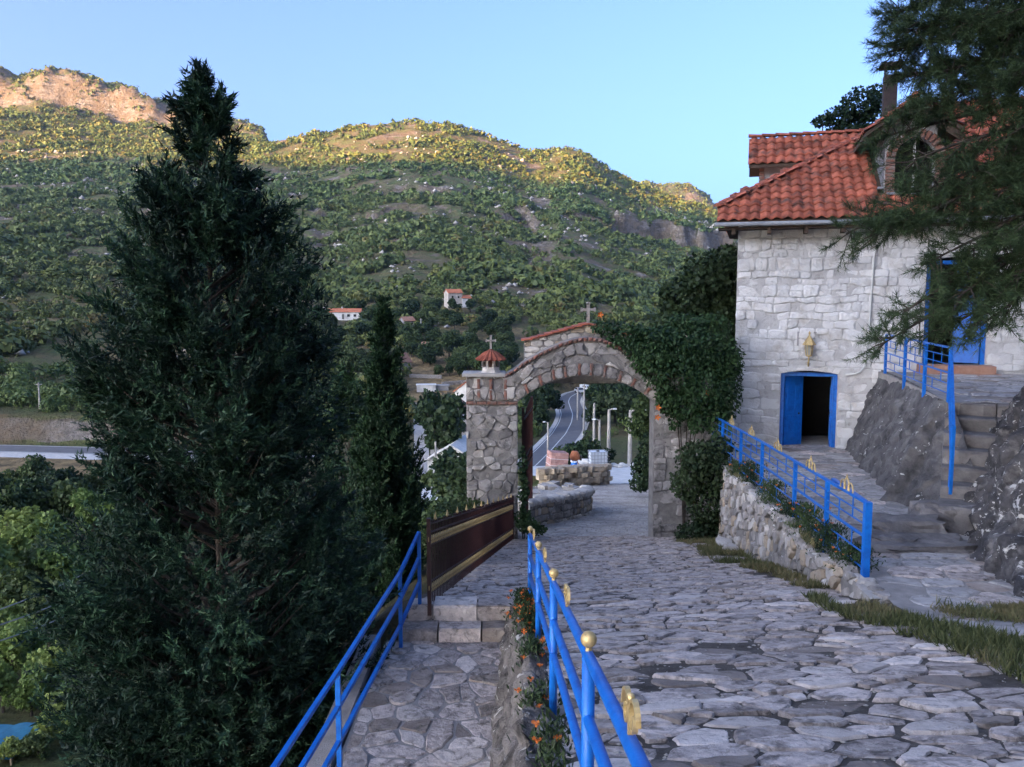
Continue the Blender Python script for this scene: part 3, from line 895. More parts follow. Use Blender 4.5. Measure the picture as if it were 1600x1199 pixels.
lay(gate, cells(PL0, ZT - 0.56, PL1, ZT - 0.02, 0.25, 0.22, 52, 0.9), f_g, GM, 'stone', 0.008, -0.03, 0.022, 13, 300, None, 0.7, bev=0.14, dome=0.25, corner=0.12, tilt=0.1)
lay(gate, courses(PR0, ZB, PR1, ZT - 0.1, 0.36, 0.22, 53), f_g, [GM[0]], 'stone', 0.007, -0.03, 0.02, 14, 300, None, 0.7, bev=0.14, dome=0.25, corner=0.12, tilt=0.08)
# arch: rubble band between a ring of voussoirs and a brick edge
lay(gate, [[(u / 9.0, v) for u, v in p] for p in cells(0, 0.36, 9, 0.88, 0.62, 0.3, 54, 0.9, drop=0.1)], band, GM, 'stone', 0.0, -0.03, 0.024, 15, 300, None, 0.7, bev=0.18, dome=0.25, corner=0.12)
s = 0.005; k = 0; rv = random.Random(3)
while s < 0.985:
    w = 0.018 if k % 2 else rv.uniform(0.055, 0.085)
    e = min(s + w, 0.998)
    V, F = stone_mesh([(s, 0.02), (e, 0.02), (e, 0.34), (s, 0.34)], band, 0.0006 if k % 2 == 0 else 0.0004, -0.03, 0.035 if k % 2 == 0 else 0.042, rv, rounding=(k % 2 == 0), bev=0.12)
    obj('brick' if k % 2 else 'voussoir', V, F, M_brick if k % 2 else rv.choice(GM[:2]), gate)
    s = e + 0.004; k += 1
for i in range(34):
    a, b = i / 34 + 0.002, (i + 1) / 34 - 0.002
    V, F = stone_mesh([(a, 0.905), (b, 0.905), (b, 1.0), (a, 1.0)], band, 0.0004, -0.2, 0.06, rv, rounding=False, bev=0.08)
    obj('brick', V, F, M_brick, gate)
# soffit: voussoirs on the underside are seen from below only as a plain course
# brick trim of the left pier
for pxa in (748, 767, 790):
    for q in range(2):
        x = apx(pxa, 600)[0]; z0 = ZT - 0.06 - 0.25 * q
        V, F = stone_mesh([(x - 0.035, z0 - 0.24), (x + 0.035, z0 - 0.24), (x + 0.035, z0), (x - 0.035, z0)], f_g, 0.004, -0.03, 0.05, rv, rounding=False, bev=0.06)
        obj('brick', V, F, M_brick, gate)
for i in range(5):
    w = (PL1 - PL0) / 5; a = PL0 + i * w
    V, F = stone_mesh([(a, ZT - 0.645), (a + w, ZT - 0.645), (a + w, ZT - 0.575), (a, ZT - 0.575)], f_g, 0.005, -0.03, 0.048, rv, rounding=False, bev=0.06)
    obj('brick', V, F, M_brick, gate)
MB().box(((PL0 + EX[0][0]) / 2 - 0.02, AY + 0.31, ZT + 0.03), (EX[0][0] - PL0 + 0.14, 0.78, 0.07)).build('coping_slab', M_conc, gate)
# gabled wall with tiled top behind the arch
GY = AY + 0.62
f_b = lambda u, v, d: (u, GY - d, v)
gL = apx(819, 566, GY); gLt = apx(819, 534, GY); gA = apx(919, 507, GY); gRt = apx(1024, 536, GY); gR = apx(1024, 600, GY)
gp = [(gL[0], gL[1] - 0.5), (gR[0], gL[1] - 0.5), gRt, gA, gLt]
MB().prism(gp, f_b, 0.0, -0.55).build('gable_core', M_rubmort, gate)
pol = []
for p in courses(gL[0], gL[1] - 0.1, gR[0], gA[1], 0.26, 0.13, 56):
    m1 = (gA[1] - gLt[1]) / (gA[0] - gLt[0]); m2 = (gRt[1] - gA[1]) / (gRt[0] - gA[0])
    p = clip(clip(p, -m1, 1, gLt[1] - m1 * gLt[0] - 0.02), -m2, 1, gA[1] - m2 * gA[0] - 0.02)
    if len(p) >= 3 and abs(area(p)) > 0.004: pol.append(p)
lay(gate, pol, f_b, [M_rub2, M_rub, M_rub3], 'stone', 0.008, -0.03, 0.022, 17, 300, None, 0.5, bev=0.2)
M_tile = surf('roof_tile', (0.30, 0.08, 0.048), (0.42, 0.13, 0.078), 7, 0.85, 0.4, 50, obj_var=0.32, third=((0.09, 0.06, 0.05), 3.2, 0.50, 0.68), spots=((0.30, 0.25, 0.20), 16, 0.64, 0.72))
for (x0, z0), (x1, z1) in ((gLt, gA), (gA, gRt)):
    n = 9
    for i in range(n):
        t0, t1 = i / n, (i + 1.12) / n
        xa, za, xb, zb = x0 + (x1 - x0) * t0, z0 + (z1 - z0) * t0, x0 + (x1 - x0) * t1, z0 + (z1 - z0) * t1
        if x0 == gLt[0] and i == 0: xa -= 0.06
        d = Vector((xb - xa, 0, zb - za)).normalized(); nrm = Vector((-d.z, 0, d.x))
        o1 = 0.05 if x0 == gLt[0] else 0.025; o2 = 0.025 if x0 == gLt[0] else 0.05
        V = []
        for (x, z, o_) in ((xa, za, o1), (xb, zb, o2)):
            for yy in (GY - 0.09, GY + 0.64):
                for t in (0, 0.035): V.append(Vector((x, yy, z)) + nrm * (o_ - 0.03 + t))
        obj('coping_tile', V, [(0, 1, 3, 2), (4, 6, 7, 5), (0, 4, 5, 1), (2, 3, 7, 6), (1, 5, 7, 3), (0, 2, 6, 4)], M_tile, gate)
def cross(name, c, h, m, parent):
    mb = MB(); w = h * 0.15
    mb.bar((c[0], c[1], c[2]), (c[0], c[1], c[2] + h), w, w * 0.8)
    mb.bar((c[0] - h * 0.33, c[1], c[2] + h * 0.66), (c[0] + h * 0.33, c[1], c[2] + h * 0.66), w, w * 0.8)
    for dx, dz in ((-0.33, 0.66), (0.33, 0.66), (0, 1.0)):
        mb.box((c[0] + dx * h, c[1], c[2] + dz * h), (h * 0.2 if dx == 0 else h * 0.09, w * 0.9, h * 0.09 if dx == 0 else h * 0.2))
    return mb.build(name, m, parent)
cross('stone_cross', (gA[0] + 0.02, GY + 0.25, gA[1] + 0.03), 0.47, M_rub, gate)
cross('stone_cross', (apx(1077, 545)[0], AY + 0.3, apx(1077, 545)[1]), 0.36, M_rub2, gate)
# small lantern turret on the left pier
tx, tz = apx(767, 584, AY + 0.3); ty = AY + 0.3
tu = MB().lathe((tx, ty, tz + 0.0), [(0.24, 0), (0.24, 0.05), (0.21, 0.08), (0.21, 0.16)], 8, R(22.5)).build('turret_base', M_rub2, gate)
for k in range(8):
    a = R(22.5) + k * math.pi / 4
    MB().box((tx + 0.19 * math.cos(a), ty + 0.19 * math.sin(a), tz + 0.25), (0.055, 0.055, 0.19), a).build('turret_post', M_rub, gate)
MB().lathe((tx, ty, tz + 0.15), [(0.12, 0), (0.12, 0.2)], 8).build('turret_core', M_brick, gate)
V = []; F = []; n = 32
for k in range(n):
    a = 2 * math.pi * k / n; sc = 1 + 0.05 * math.cos(a * 16)
    V += [(tx + 0.345 * sc * math.cos(a), ty + 0.345 * sc * math.sin(a), tz + 0.33 + 0.015 * math.cos(a * 16)), (tx + 0.2 * math.cos(a), ty + 0.2 * math.sin(a), tz + 0.46 + 0.012 * math.cos(a * 16)), (tx + 0.02 * math.cos(a), ty + 0.02 * math.sin(a), tz + 0.57), (tx + 0.33 * math.cos(a), ty + 0.33 * math.sin(a), tz + 0.31)]
for k in range(n):
    q = (k + 1) % n
    F += [(4 * k, 4 * q, 4 * q + 1, 4 * k + 1), (4 * k + 1, 4 * q + 1, 4 * q + 2, 4 * k + 2), (4 * k + 3, 4 * q + 3, 4 * q, 4 * k)]
F.append(tuple(4 * k + 3 for k in range(n - 1, -1, -1)))
obj('turret_roof', V, F, M_tile, gate)
cross('turret_cross', (tx, ty, tz + 0.55), 0.32, M_rub, gate)

# iron gate leaf swung open behind the arch
leaf = thing('gate_leaf', 'tall maroon iron gate leaf with gold bands swung open behind the arch', 'gate', (0.28, 19.5, -5.6))
g0 = Vector((0.26, 19.5, -5.6)); g1 = Vector((0.52, 21.7, -5.6))
for z, w in ((0.1, 0.06), (1.45, 0.05), (1.75, 0.05), (2.75, 0.05)):
    MB().bar(g0 + Vector((0, 0, z)), g1 + Vector((0, 0, z)), 0.04, w).build('gate_rail', M_maroon, leaf)
for a in (g0, g1): MB().bar(a, a + Vector((0, 0, 3.05)), 0.06).build('stile', M_maroon, leaf)
nb = 20
for k in range(1, nb):
    p = g0.lerp(g1, k / nb)
    MB().bar(p + Vector((0, 0, 0.1)), p + Vector((0, 0, 2.75 + 0.3 * math.sin(math.pi * k / nb / 2))), 0.02).build('bar', M_maroon, leaf)
MB().bar(g0 + Vector((-.03, 0, 1.5)), g1 + Vector((-.03, 0, 1.5)), 0.02, 0.07).build('gold_band', M_gold, leaf)
MB().bar(g0 + Vector((-.03, 0, 1.70)), g1 + Vector((-.03, 0, 1.70)), 0.02, 0.05).build('gold_band', M_gold, leaf)
for k in range(2, nb, 3):
    p = g0.lerp(g1, k / nb)
    MB().tube([p + Vector((-.03, 0, 2.0 + 0.5 * t)) + Vector((0, 0.05 * math.sin(t * 9), 0)) for t in np.linspace(0, 1, 9)], 0.014, 5).build('gold_scroll', M_gold, leaf)

# ================================================================== maroon and gold fence along the left edge of the landing
fen = thing('iron_fence', 'maroon iron bar fence with gold bands along the landing edge', 'fence', (-1.0, 9.45, -3.6))
A = Vector((-0.965, 9.42, 0)); B = Vector((0.02, 18.72, 0))
def fz(t): return float(main_z(-1.0, A.y + (B.y - A.y) * t))
NB = 96
bar_me = None
def fpt(t, h): return Vector((A.x + (B.x - A.x) * t, A.y + (B.y - A.y) * t, fz(t) + h))
# alike pieces share one mesh each
def shared(name, mb, m):
    me = bpy.data.meshes.new(name); me.from_pydata([tuple(v) for v in mb.v], [], mb.f); me.materials.append(m); return me
bar_me = shared('bar', MB().bar((0, 0, 0), (0, 0, 1.0), 0.014), M_maroon)
orn = MB()
for s_ in (-1, 1): orn.tube([(0, s_ * (0.018 + 0.016 * math.sin(q * math.pi)), 0.02 + 0.10 * q) for q in np.linspace(0, 1, 5)], 0.008, 5)
orn.box((0, 0, 0.065), (0.035, 0.03, 0.03))
orn.box((0, 0, 0.0), (0.03, 0.03, 0.045))
orn_me = shared('gold_ornament', orn, M_gold)
fin = MB().lathe((0, 0, 0), [(0.006, 0), (0.016, 0.03), (0.012, 0.05), (0.001, 0.10)], 6)
fin_me = shared('finial', fin, M_gold)
fl = FRAME[fen.name][0]
for k in range(NB + 1):
    t = k / NB
    o = link('bar', bar_me, None, fen); o.location = fpt(t, 0.03 if k % 8 else 0.0) - fl
    for h in (0.18, 0.76):
        o = link('gold_ornament', orn_me, None, fen); o.location = fpt(t, h) - fl; o.scale = (0.75, 0.75, 0.75)
    if k % 8 == 4:
        o = link('finial', fin_me, None, fen); o.location = fpt(t, 1.02) - fl
        o = link('finial', fin_me, None, fen); o.location = fpt(t, 1.02) - fl; o.rotation_euler = (0, 0, 0.5); o.scale = (1.4, 1.4, 0.6)
for h, w in ((0.16, 0.02), (0.30, 0.02), (0.74, 0.02), (0.89, 0.02), (0.99, 0.015)):
    MB().bar(fpt(0, h), fpt(1, h), 0.018, w).build('rail', M_maroon if h != 1.0 else M_maroon, fen)
MB().bar(fpt(0, -0.1), fpt(0, 1.06), 0.045).build('post', M_maroon, fen)
MB().bar(fpt(1, -0.1), fpt(1, 1.06), 0.045).build('post', M_maroon, fen)

# ================================================================== near railing: blue tube with gold balls
nr = thing('tube_railing', 'blue tubular railing with gold balls between the main and the lower path', 'railing', (0.25, 5, -2.65))
def nx(y): return 0.287 - (y - 3) * 0.0145
def rz_(y, h): return Vector((nx(y), y, float(main_z(0.2, y)) + h))
POSTS = [1.0, 3.0, 5.0, 7.0, 9.0]
for y in POSTS:
    MB().tube([rz_(y, -0.1), rz_(y, 0.90)], 0.025, 14).build('post', M_blue, nr, smooth=True)
    b = MB().ball(rz_(y, 0.965), 0.031, 20, 14).build('gold_ball', M_gold, nr, smooth=True)
    MB().tube([rz_(y, 0.9), rz_(y, 0.945)], 0.012, 8).build('ball_stem', M_gold, nr)
for h in (0.90, 0.655, 0.44):
    MB().tube([rz_(0.2, h)] + [rz_(y, h) for y in POSTS], 0.0215, 14).build('rail', M_blue, nr, smooth=True)
def scroll_pts(c, y0, s, fl=1):
    """a C-scroll in the railing's plane"""
    pts = []
    for q in np.linspace(0, 1, 26):
        a = q * 2.0 * math.pi * 1.15; r = s * (0.12 + 0.42 * (1 - q))
        pts.append((y0 + fl * (r * math.cos(a)), c + r * math.sin(a)))
    return pts
def scroll(y, parent):
    mb = MB()
    for fl in (-1, 1):
        p2 = scroll_pts(0.075, y + fl * 0.055, 0.115, fl)
        P = [rz_(yy, 0.90 + hh) for yy, hh in p2]
        V = []; F = []
        for i, p in enumerate(P):
            q = P[min(i + 1, len(P) - 1)] - P[max(i - 1, 0)]
            nn = Vector((1, 0, 0)).cross(q).normalized() * 0.0045
            V += [p + nn + Vector((-.007, 0, 0)), p + nn + Vector((.007, 0, 0)), p - nn + Vector((.007, 0, 0)), p - nn + Vector((-.007, 0, 0))]
        for i in range(len(P) - 1):
            for j in range(4): F.append((i * 4 + j, (i + 1) * 4 + j, (i + 1) * 4 + (j + 1) % 4, i * 4 + (j + 1) % 4))
        F += [(0, 1, 2, 3), tuple(4 * (len(P) - 1) + j for j in (3, 2, 1, 0))]
        mb.add(V, F)
    mb.bar(rz_(y, 0.90), rz_(y, 1.01), 0.014)
    mb.ball(rz_(y, 1.02), 0.012, 8, 6)
    mb.build('gold_scroll', M_gold, parent)
for y in (2.02, 4.0, 6.0, 8.0): scroll(y, nr)

# ================================================================== railing on the outer edge of the lower path (square bar)
lr = thing('square_bar_railing', 'blue square bar railing on the outer edge of the lower path', 'railing', (-1.4, 7, LZ))
LP = [Vector((-1.72, 3.2, LZ)), Vector((-1.43, 6.55, LZ)), Vector((-1.25, 9.02, LZ)), Vector((-1.09, 9.52, -3.6))]
HT = [0.88, 0.88, 0.88, 0.88]
for p, h in zip(LP, HT):
    MB().bar(p + Vector((0, 0, -0.03)), p + Vector((0, 0, h)), 0.04).build('post', M_blue, lr)
    MB().box(p + Vector((0, 0, 0.006)), (0.10, 0.10, 0.012)).build('foot_plate', M_blue, lr)
for h in (0.88, 0.58, 0.28):
    for a, b in zip(LP[:-1], LP[1:]):
        MB().bar(a + Vector((0, 0, h)), b + Vector((0, 0, h)), 0.036).build('rail', M_blue, lr)

# ================================================================== terrace railing with gold scrolls
def gold_crest(parent, p, d):
    """three little arches of gold wire standing on the top rail"""
    mb = MB(); d = Vector(d).normalized()
    for q in (-0.13, 0.0, 0.13):
        pts = [Vector(p) + d * (q + 0.085 * math.cos(a)) + Vector((0, 0, 0.02 + (0.13 if q == 0 else 0.09) * math.sin(a))) for a in np.linspace(-0.5, math.pi + 0.5, 11)]
        mb.tube(pts, 0.010, 5)
    mb.lathe(Vector(p) + Vector((0, 0, 0.13)), [(0.008, 0), (0.016, 0.02), (0.002, 0.07)], 6)
    mb.build('gold_scroll', M_gold, parent)
def bar_railing(name, label, pts, n_sub, parent_loc, heights, crest=True, group=None):
    t = thing(name, label, 'railing', parent_loc, group=group)
    P = [Vector(p) for p in pts]
    for i, p in enumerate(P):
        w = 0.075 if (i == 0 and crest) else 0.05
        MB().bar(p + Vector((0, 0, -0.15)), p + Vector((0, 0, heights[0] + (0.02 if i == 0 else 0))), w).build('post', M_blue, t)
    for a, b in zip(P[:-1], P[1:]):
        d = (b - a); L = d.length
        for k, h in enumerate(heights):
            MB().bar(a + Vector((0, 0, h)), b + Vector((0, 0, h)), 0.04 if k == 0 else (0.03 if k == 3 else 0.016), 0.03 if k == 0 else (0.024 if k == 3 else 0.014)).build('rail', M_blue, t)
        m = max(2, int(L / 0.42))
        for k in range(1, m):
            q = a + d * (k / m)
            j = k % 2
            for h1, h2 in (((heights[0], heights[2]), (heights[3], heights[4])) if j else ((heights[1], heights[3]), (heights[4], heights[5]))):
                MB().bar(q + Vector((0, 0, h2)), q + Vector((0, 0, h1)), 0.012).build('baluster', M_blue, t)
        if crest: gold_crest(t, a + d * 0.5 + Vector((0, 0, heights[0] + 0.015)), d)
    return t
def trp(y, x): return (x, y, ter_z(5, y))
TR = [(4.06, 9.3), (4.13, 10.7), (4.22, 12.2), (4.33, 14.2), (4.43, 15.9), (4.56, 17.8), (4.70, 20.0)]
HTS = (0.88, 0.74, 0.62, 0.48, 0.28, 0.10)
tr_rail = bar_railing('terrace_railing', 'blue railing with gold wire crests along the terrace above the rubble wall', [trp(y, x) for x, y in TR], 3, (4.06, 9.3, -3.2), HTS)
MB().bar(Vector(trp(9.3, 4.06)) + Vector((0, 0, 0.88)), Vector(trp(10.9, 4.28)) + Vector((0, 0, 0.86)), 0.05, 0.03).build('brace', M_blue, tr_rail)
e0 = Vector(trp(20.0, 4.70))
for h in (0.88, 0.48, 0.1): MB().bar(e0 + Vector((0, 0, h)), e0 + Vector((0.62, 1.7, h)), 0.035, 0.03).build('rail', M_blue, tr_rail)

# ================================================================== white stone house
HA = R(-16); HC = Vector((5.5, 20.5, -3.7))
house = thing('stone_house', 'whitewashed stone house with red tiled hipped roof and blue doors', 'house', HC, HA)
_c, _s = math.cos(HA), math.sin(HA)
def hw(x, y, z):
    """house coordinates (x along the front, y into the house, z absolute) to the world"""
    return (HC.x + x * _c - y * _s, HC.y + x * _s + y * _c, z)
def hpx(px, py, yl=0.0):
    d = ray(px, py); n = Vector((-_s, _c, 0)); t = (HC.x * n.x + HC.y * n.y + yl) / (d.x * n.x + d.y * n.y)
    p = d * t - Vector((HC.x, HC.y, 0))
    return p.x * _c + p.y * _s, p.z
class HB(MB):
    def build(s, name, m, parent=None, smooth=False, local=False):
        return obj(name, np.array([hw(*v) for v in s.v]), s.f, m, parent, smooth)
M_white = surf('whitewash', (0.62, 0.60, 0.59), (0.74, 0.73, 0.72), 1.6, 0.9, 1.0, 11, bdist=0.05, obj_var=0.09, third=((0.40, 0.36, 0.32), 2.2, 0.52, 0.78), spots=((0.40, 0.33, 0.27), 7, 0.68, 0.78))
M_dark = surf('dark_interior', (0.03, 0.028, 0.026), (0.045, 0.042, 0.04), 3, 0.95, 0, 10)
M_wood = surf('dark_wood', (0.06, 0.04, 0.03), (0.10, 0.07, 0.05), 8, 0.85, 0.3, 40)
M_grey = surf('grey_render', (0.30, 0.29, 0.29), (0.40, 0.38, 0.38), 3, 0.9, 0.3, 30)
M_lead = surf('lead_sheet', (0.20, 0.21, 0.23), (0.28, 0.29, 0.31), 6, 0.6, 0.1, 30)
M_iron = surf('rusty_iron', (0.035, 0.028, 0.028), (0.07, 0.05, 0.045), 8, 0.8, 0.2, 40)
M_step = surf('red_sandstone', (0.30, 0.16, 0.11), (0.38, 0.22, 0.16), 6, 0.85, 0.3, 40)
M_pipe = surf('grey_pipe', (0.50, 0.50, 0.49), (0.56, 0.56, 0.55), 6, 0.6, 0, 10)
W0, W1, WZ0, WZ1 = 0.0, 9.5, -3.78, 1.80
OPEN = [(1.10, 2.40, -3.78, -1.80, 0.07), (4.22, 5.54, -1.50, 0.86, 0.10)]
def arch_top(o_, x):
    a, b, z0, z1, r = o_
    q = (x - a) / (b - a) * 2 - 1
    return z1 + r * (1 - q * q)
xs = sorted({W0, W1} | {o_[0] + (o_[1] - o_[0]) * i / 8 for o_ in OPEN for i in range(9)})
wall = HB()
TH = 0.5
for a, b in zip(xs[:-1], xs[1:]):
    mid = (a + b) / 2
    o_ = next((q for q in OPEN if q[0] < mid < q[1]), None)
    if o_ is None:
        wall.add([(a, 0, WZ0), (b, 0, WZ0), (b, 0, WZ1), (a, 0, WZ1)], [(0, 1, 2, 3)])
    else:
        za, zb = arch_top(o_, a), arch_top(o_, b)
        wall.add([(a, 0, za), (b, 0, zb), (b, 0, WZ1), (a, 0, WZ1)], [(0, 1, 2, 3)])
        wall.add([(a, 0, za), (a, TH, za), (b, TH, zb), (b, 0, zb)], [(0, 1, 2, 3)])
        if o_[2] > WZ0: wall.add([(a, 0, WZ0), (b, 0, WZ0), (b, 0, o_[2]), (a, 0, o_[2])], [(0, 1, 2, 3)])
for o_ in OPEN:
    for x in o_[:2]: wall.add([(x, 0, o_[2]), (x, TH, o_[2]), (x, TH, o_[3]), (x, 0, o_[3])], [(0, 1, 2, 3)])
wall.add([(0, 0, WZ0), (0, 0, WZ1), (0, 9, WZ1), (0, 9, WZ0)], [(0, 1, 2, 3)])
wall.add([(9.5, 0, WZ0), (9.5, 9, WZ0), (9.5, 9, WZ1), (9.5, 0, WZ1)], [(0, 1, 2, 3)])
wall.add([(0, 9, WZ0), (0, 9, WZ1), (9.5, 9, WZ1), (9.5, 9, WZ0)], [(0, 1, 2, 3)])
M_wjoint = surf('wall_mortar', (0.46, 0.44, 0.43), (0.60, 0.585, 0.575), 2.5, 0.95, 1.0, 20, bdist=0.04, third=((0.30, 0.28, 0.265), 5, 0.55, 0.72))
wallo = wall.build('wall', M_wjoint, house)
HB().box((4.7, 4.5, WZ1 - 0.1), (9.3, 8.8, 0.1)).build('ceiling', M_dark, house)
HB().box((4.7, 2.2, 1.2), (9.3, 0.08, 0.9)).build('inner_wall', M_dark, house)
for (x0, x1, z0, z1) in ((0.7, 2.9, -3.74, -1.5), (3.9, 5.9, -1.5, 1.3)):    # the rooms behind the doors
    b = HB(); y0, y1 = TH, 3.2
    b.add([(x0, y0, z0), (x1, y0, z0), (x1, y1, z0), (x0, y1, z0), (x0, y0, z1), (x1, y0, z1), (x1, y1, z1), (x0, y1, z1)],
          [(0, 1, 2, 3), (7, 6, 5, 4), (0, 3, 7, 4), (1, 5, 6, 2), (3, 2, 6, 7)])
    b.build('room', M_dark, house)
f_hw = lambda u, v, d: hw(u, -d, v)
pol = []
for p in courses(0.0, WZ0 + 0.02, 9.4, WZ1 - 0.02, 0.36, 0.205, 61, 0.5):
    u, v = centroid(p)
    for o_ in OPEN:
        a, b, z0, z1, r = o_
        if a - 0.3 < u < b + 0.3 and v < z1 + r + 0.1 and v > z0 - 0.15:
            if u < (a + b) / 2 and u < a + 0.05 and v < z1 + 0.05: p = clip(p, 1, 0, a - 0.01)
            elif u > b - 0.05 and v < z1 + 0.05: p = clip(p, -1, 0, -(b + 0.01))
            elif v > z1 - 0.02: p = clip(p, 0, -1, -(z1 + r + 0.01))
            elif z0 > WZ0 and v < z0 + 0.02: p = clip(p, 0, 1, z0 - 0.01)
            else: p = []
            if len(p) < 3: p = []; break
    if len(p) >= 3 and abs(area(p)) > 0.008: pol.append(p)
lay(wallo, pol, f_hw, [M_white], 'wall_stone', 0.008, -0.02, 0.018, 19, 300, lambda p: centroid(p)[0] * 2 - abs(area(p)) * 10, 0.8, bev=0.16, dome=0.5, tilt=0.10, corner=0.12)
for o_ in OPEN[:1]:                                               # relieving arch stones over the door
    for i in range(9):
        a, b, z0, z1, r = o_
        xa, xb = a + (b - a) * i / 9, a + (b - a) * (i + 1) / 9
        V, F = stone_mesh([(xa, arch_top(o_, xa)), (xb, arch_top(o_, xb)), (xb + (xb - 1.75) * .12, arch_top(o_, xb) + 0.14), (xa + (xa - 1.75) * .12, arch_top(o_, xa) + 0.14)], f_hw, 0.004, -0.02, 0.02, rs, rounding=False, bev=0.1)
        obj('wall_stone', V, F, M_white, wallo)
# niche with rounded corners above the lamp
HB().box((1.70, -0.01, -0.80), (0.52, 0.05, 0.04)).build('niche_trim', M_grey, house)
HB().box((1.46, -0.01, -0.97), (0.04, 0.05, 0.30)).build('niche_trim', M_grey, house)
# doors
def door(o_, open_left, ang, panels, side):
    a, b, z0, z1, r = o_
    fr = HB()
    for x in (a + 0.045, b - 0.045): fr.box((x, 0.16, (z0 + z1) / 2), (0.09, 0.12, z1 - z0))
    fr.box(((a + b) / 2, 0.16, z1 - 0.02), (b - a - 0.18, 0.12, 0.09))
    fo = fr.build('door_frame', M_blue, house)
    w = (b - a - 0.2) / 2
    for side_, an in ((1, ang[0]), (-1, ang[1])):
        hx = a + 0.10 if side_ == 1 else b - 0.10
        dx, dy = side_ * math.cos(an), math.sin(an)
        mb = HB(); zc = (z0 + z1 - 0.07) / 2; hh = z1 - 0.08 - z0 - 0.03
        cx, cy = hx + dx * w / 2, 0.20 + dy * w / 2
        mb.box((cx, cy, zc), (w, 0.045, hh), math.atan2(dy, dx))
        d_ = mb.build('door_leaf', M_blue, house)
        for k in range(panels):
            pm = HB(); zz = z0 + 0.25 + (hh - 0.4) * (k + 0.5) / panels
            for q in (0.28, 0.72):
                pm.box((hx + dx * w * q, 0.20 + dy * w * q, zz), (w * 0.30, 0.075, (hh - 0.5) / panels * 0.86), math.atan2(dy, dx))
            pm.build('door_panel', M_blue, d_)
        hn = HB(); hn.ball((hx + dx * w * 0.9 - dy * 0.04, 0.20 + dy * w * 0.9 - 0.05, zc), 0.025, 8, 6)
        hn.build('door_handle', M_iron, d_)
door(OPEN[0], True, (R(38), R(93)), 2, 0)
door(OPEN[1], True, (R(85), R(20)), 2, 0)
HB().box((4.88, -0.22, -1.59), (1.56, 0.44, 0.17)).build('door_step', M_step, house)
HB().box((4.88, -0.30, -1.76), (1.70, 0.62, 0.17)).build('door_step', M_step, house)
HB().box((1.75, -0.04, -3.70), (1.36, 0.30, 0.10)).build('door_sill', M_conc, house)
HB().tube([(3.16, -0.04, 1.24), (3.11, -0.05, 1.16), (3.08, -0.05, 1.0), (3.02, -0.05, -1.40), (2.99, -0.05, -1.58), (2.88, -0.05, -1.72), (2.76, -0.05, -1.78), (2.55, -0.05, -1.79)], 0.022, 8).build('drain_pipe', M_pipe, house, smooth=True)
# roof --------------------------------------------------------------
KR = 0.6; EY, EZ = -0.5, 1.83
CR = 1 / math.sqrt(1 + KR * KR)
def roof_z(y): return EZ + KR * (y - EY)
RY = 5.5; RZ_ = roof_z(RY)
HX0 = -0.49; HY0 = 0.13
r_ = HB()
P = [(HX0, EY, EZ), (9.9, EY, EZ), (9.9, RY, RZ_), (HX0 + RY - HY0, RY, RZ_), (HX0, HY0, roof_z(HY0)), (HX0, 10.9, roof_z(HY0)), (9.9, 11.5, EZ)]
r_.add(P, [(0, 1, 2, 3, 4), (4, 3, 5)])
r_.add([(HX0, EY, EZ - 0.1), (9.9, EY, EZ - 0.1), (9.9, RY, RZ_ - 0.1), (HX0 + RY - HY0, RY, RZ_ - 0.1), (HX0, HY0, roof_z(HY0) - 0.1)], [(4, 3, 2, 1, 0)])
r_.add([P[3], P[2], P[6], P[5]], [(0, 1, 2, 3)])
r_.add([(HX0, EY, EZ - 0.1), (9.9, EY, EZ - 0.1), P[1], P[0]], [(0, 1, 2, 3)])
r_.add([(HX0, EY, EZ - 0.1), P[0], P[4], (HX0, HY0, roof_z(HY0) - 0.1)], [(0, 1, 2, 3)])
roof = r_.build('roof', M_wood, house)
soff = HB(); soff.box((4.7, -0.26, EZ - 0.16), (10.3, 0.44, 0.05)); soff.build('soffit', M_wood, house)
for k in range(12): HB().box((-0.1 + k * 0.82, -0.25, EZ - 0.24), (0.09, 0.46, 0.11)).build('rafter_end', M_wood, house)
gut = HB(); gut.tube([(HX0 - 0.05, EY - 0.07, EZ - 0.07), (9.9, EY - 0.07, EZ - 0.07)], 0.05, 10); gut.build('gutter', M_lead, house, smooth=True)
# one tile: a wave across, a lip at its lower edge
TW, TL = 0.245, 0.40
def tile_mesh(TWx=TW, TLx=TL):
    n = 7; V = []; F = []
    for v, lift in ((0.0, 0.050), (TLx, 0.004)):
        for i in range(n):
            q = i / (n - 1); wv = 0.030 * math.sin(q * 2 * math.pi - 1.9)
            V.append((q * (TWx + 0.012), v, lift + wv + 0.03))
    for i in range(n): V.append((V[i][0], 0.0, V[i][2] - 0.034))
    for i in range(n - 1):
        F += [(i, i + 1, n + i + 1, n + i), (2 * n + i, 2 * n + i + 1, i + 1, i)]
    me = bpy.data.meshes.new('roof_tile'); me.from_pydata(V, [], F); me.materials.append(M_tile)
    me.polygons.foreach_set('use_smooth', [True] * len(me.polygons))
    return me
tile_me = tile_mesh()
def place_tile(parent, o3, ux, vy, n3, me=tile_me):
    o = link('roof_tile', me, None, parent)
    M = Matrix(((ux[0], vy[0], n3[0], o3[0]), (ux[1], vy[1], n3[1], o3[1]), (ux[2], vy[2], n3[2], o3[2]), (0, 0, 0, 1)))
    o.matrix_local = M
    return o
def lz(z): return z - HC.z
rows = int((RY - EY) / CR / 0.365) + 1
DX0, DX1, DY = 3.30, 4.60, 0.62                       # front dormer
tiles = []
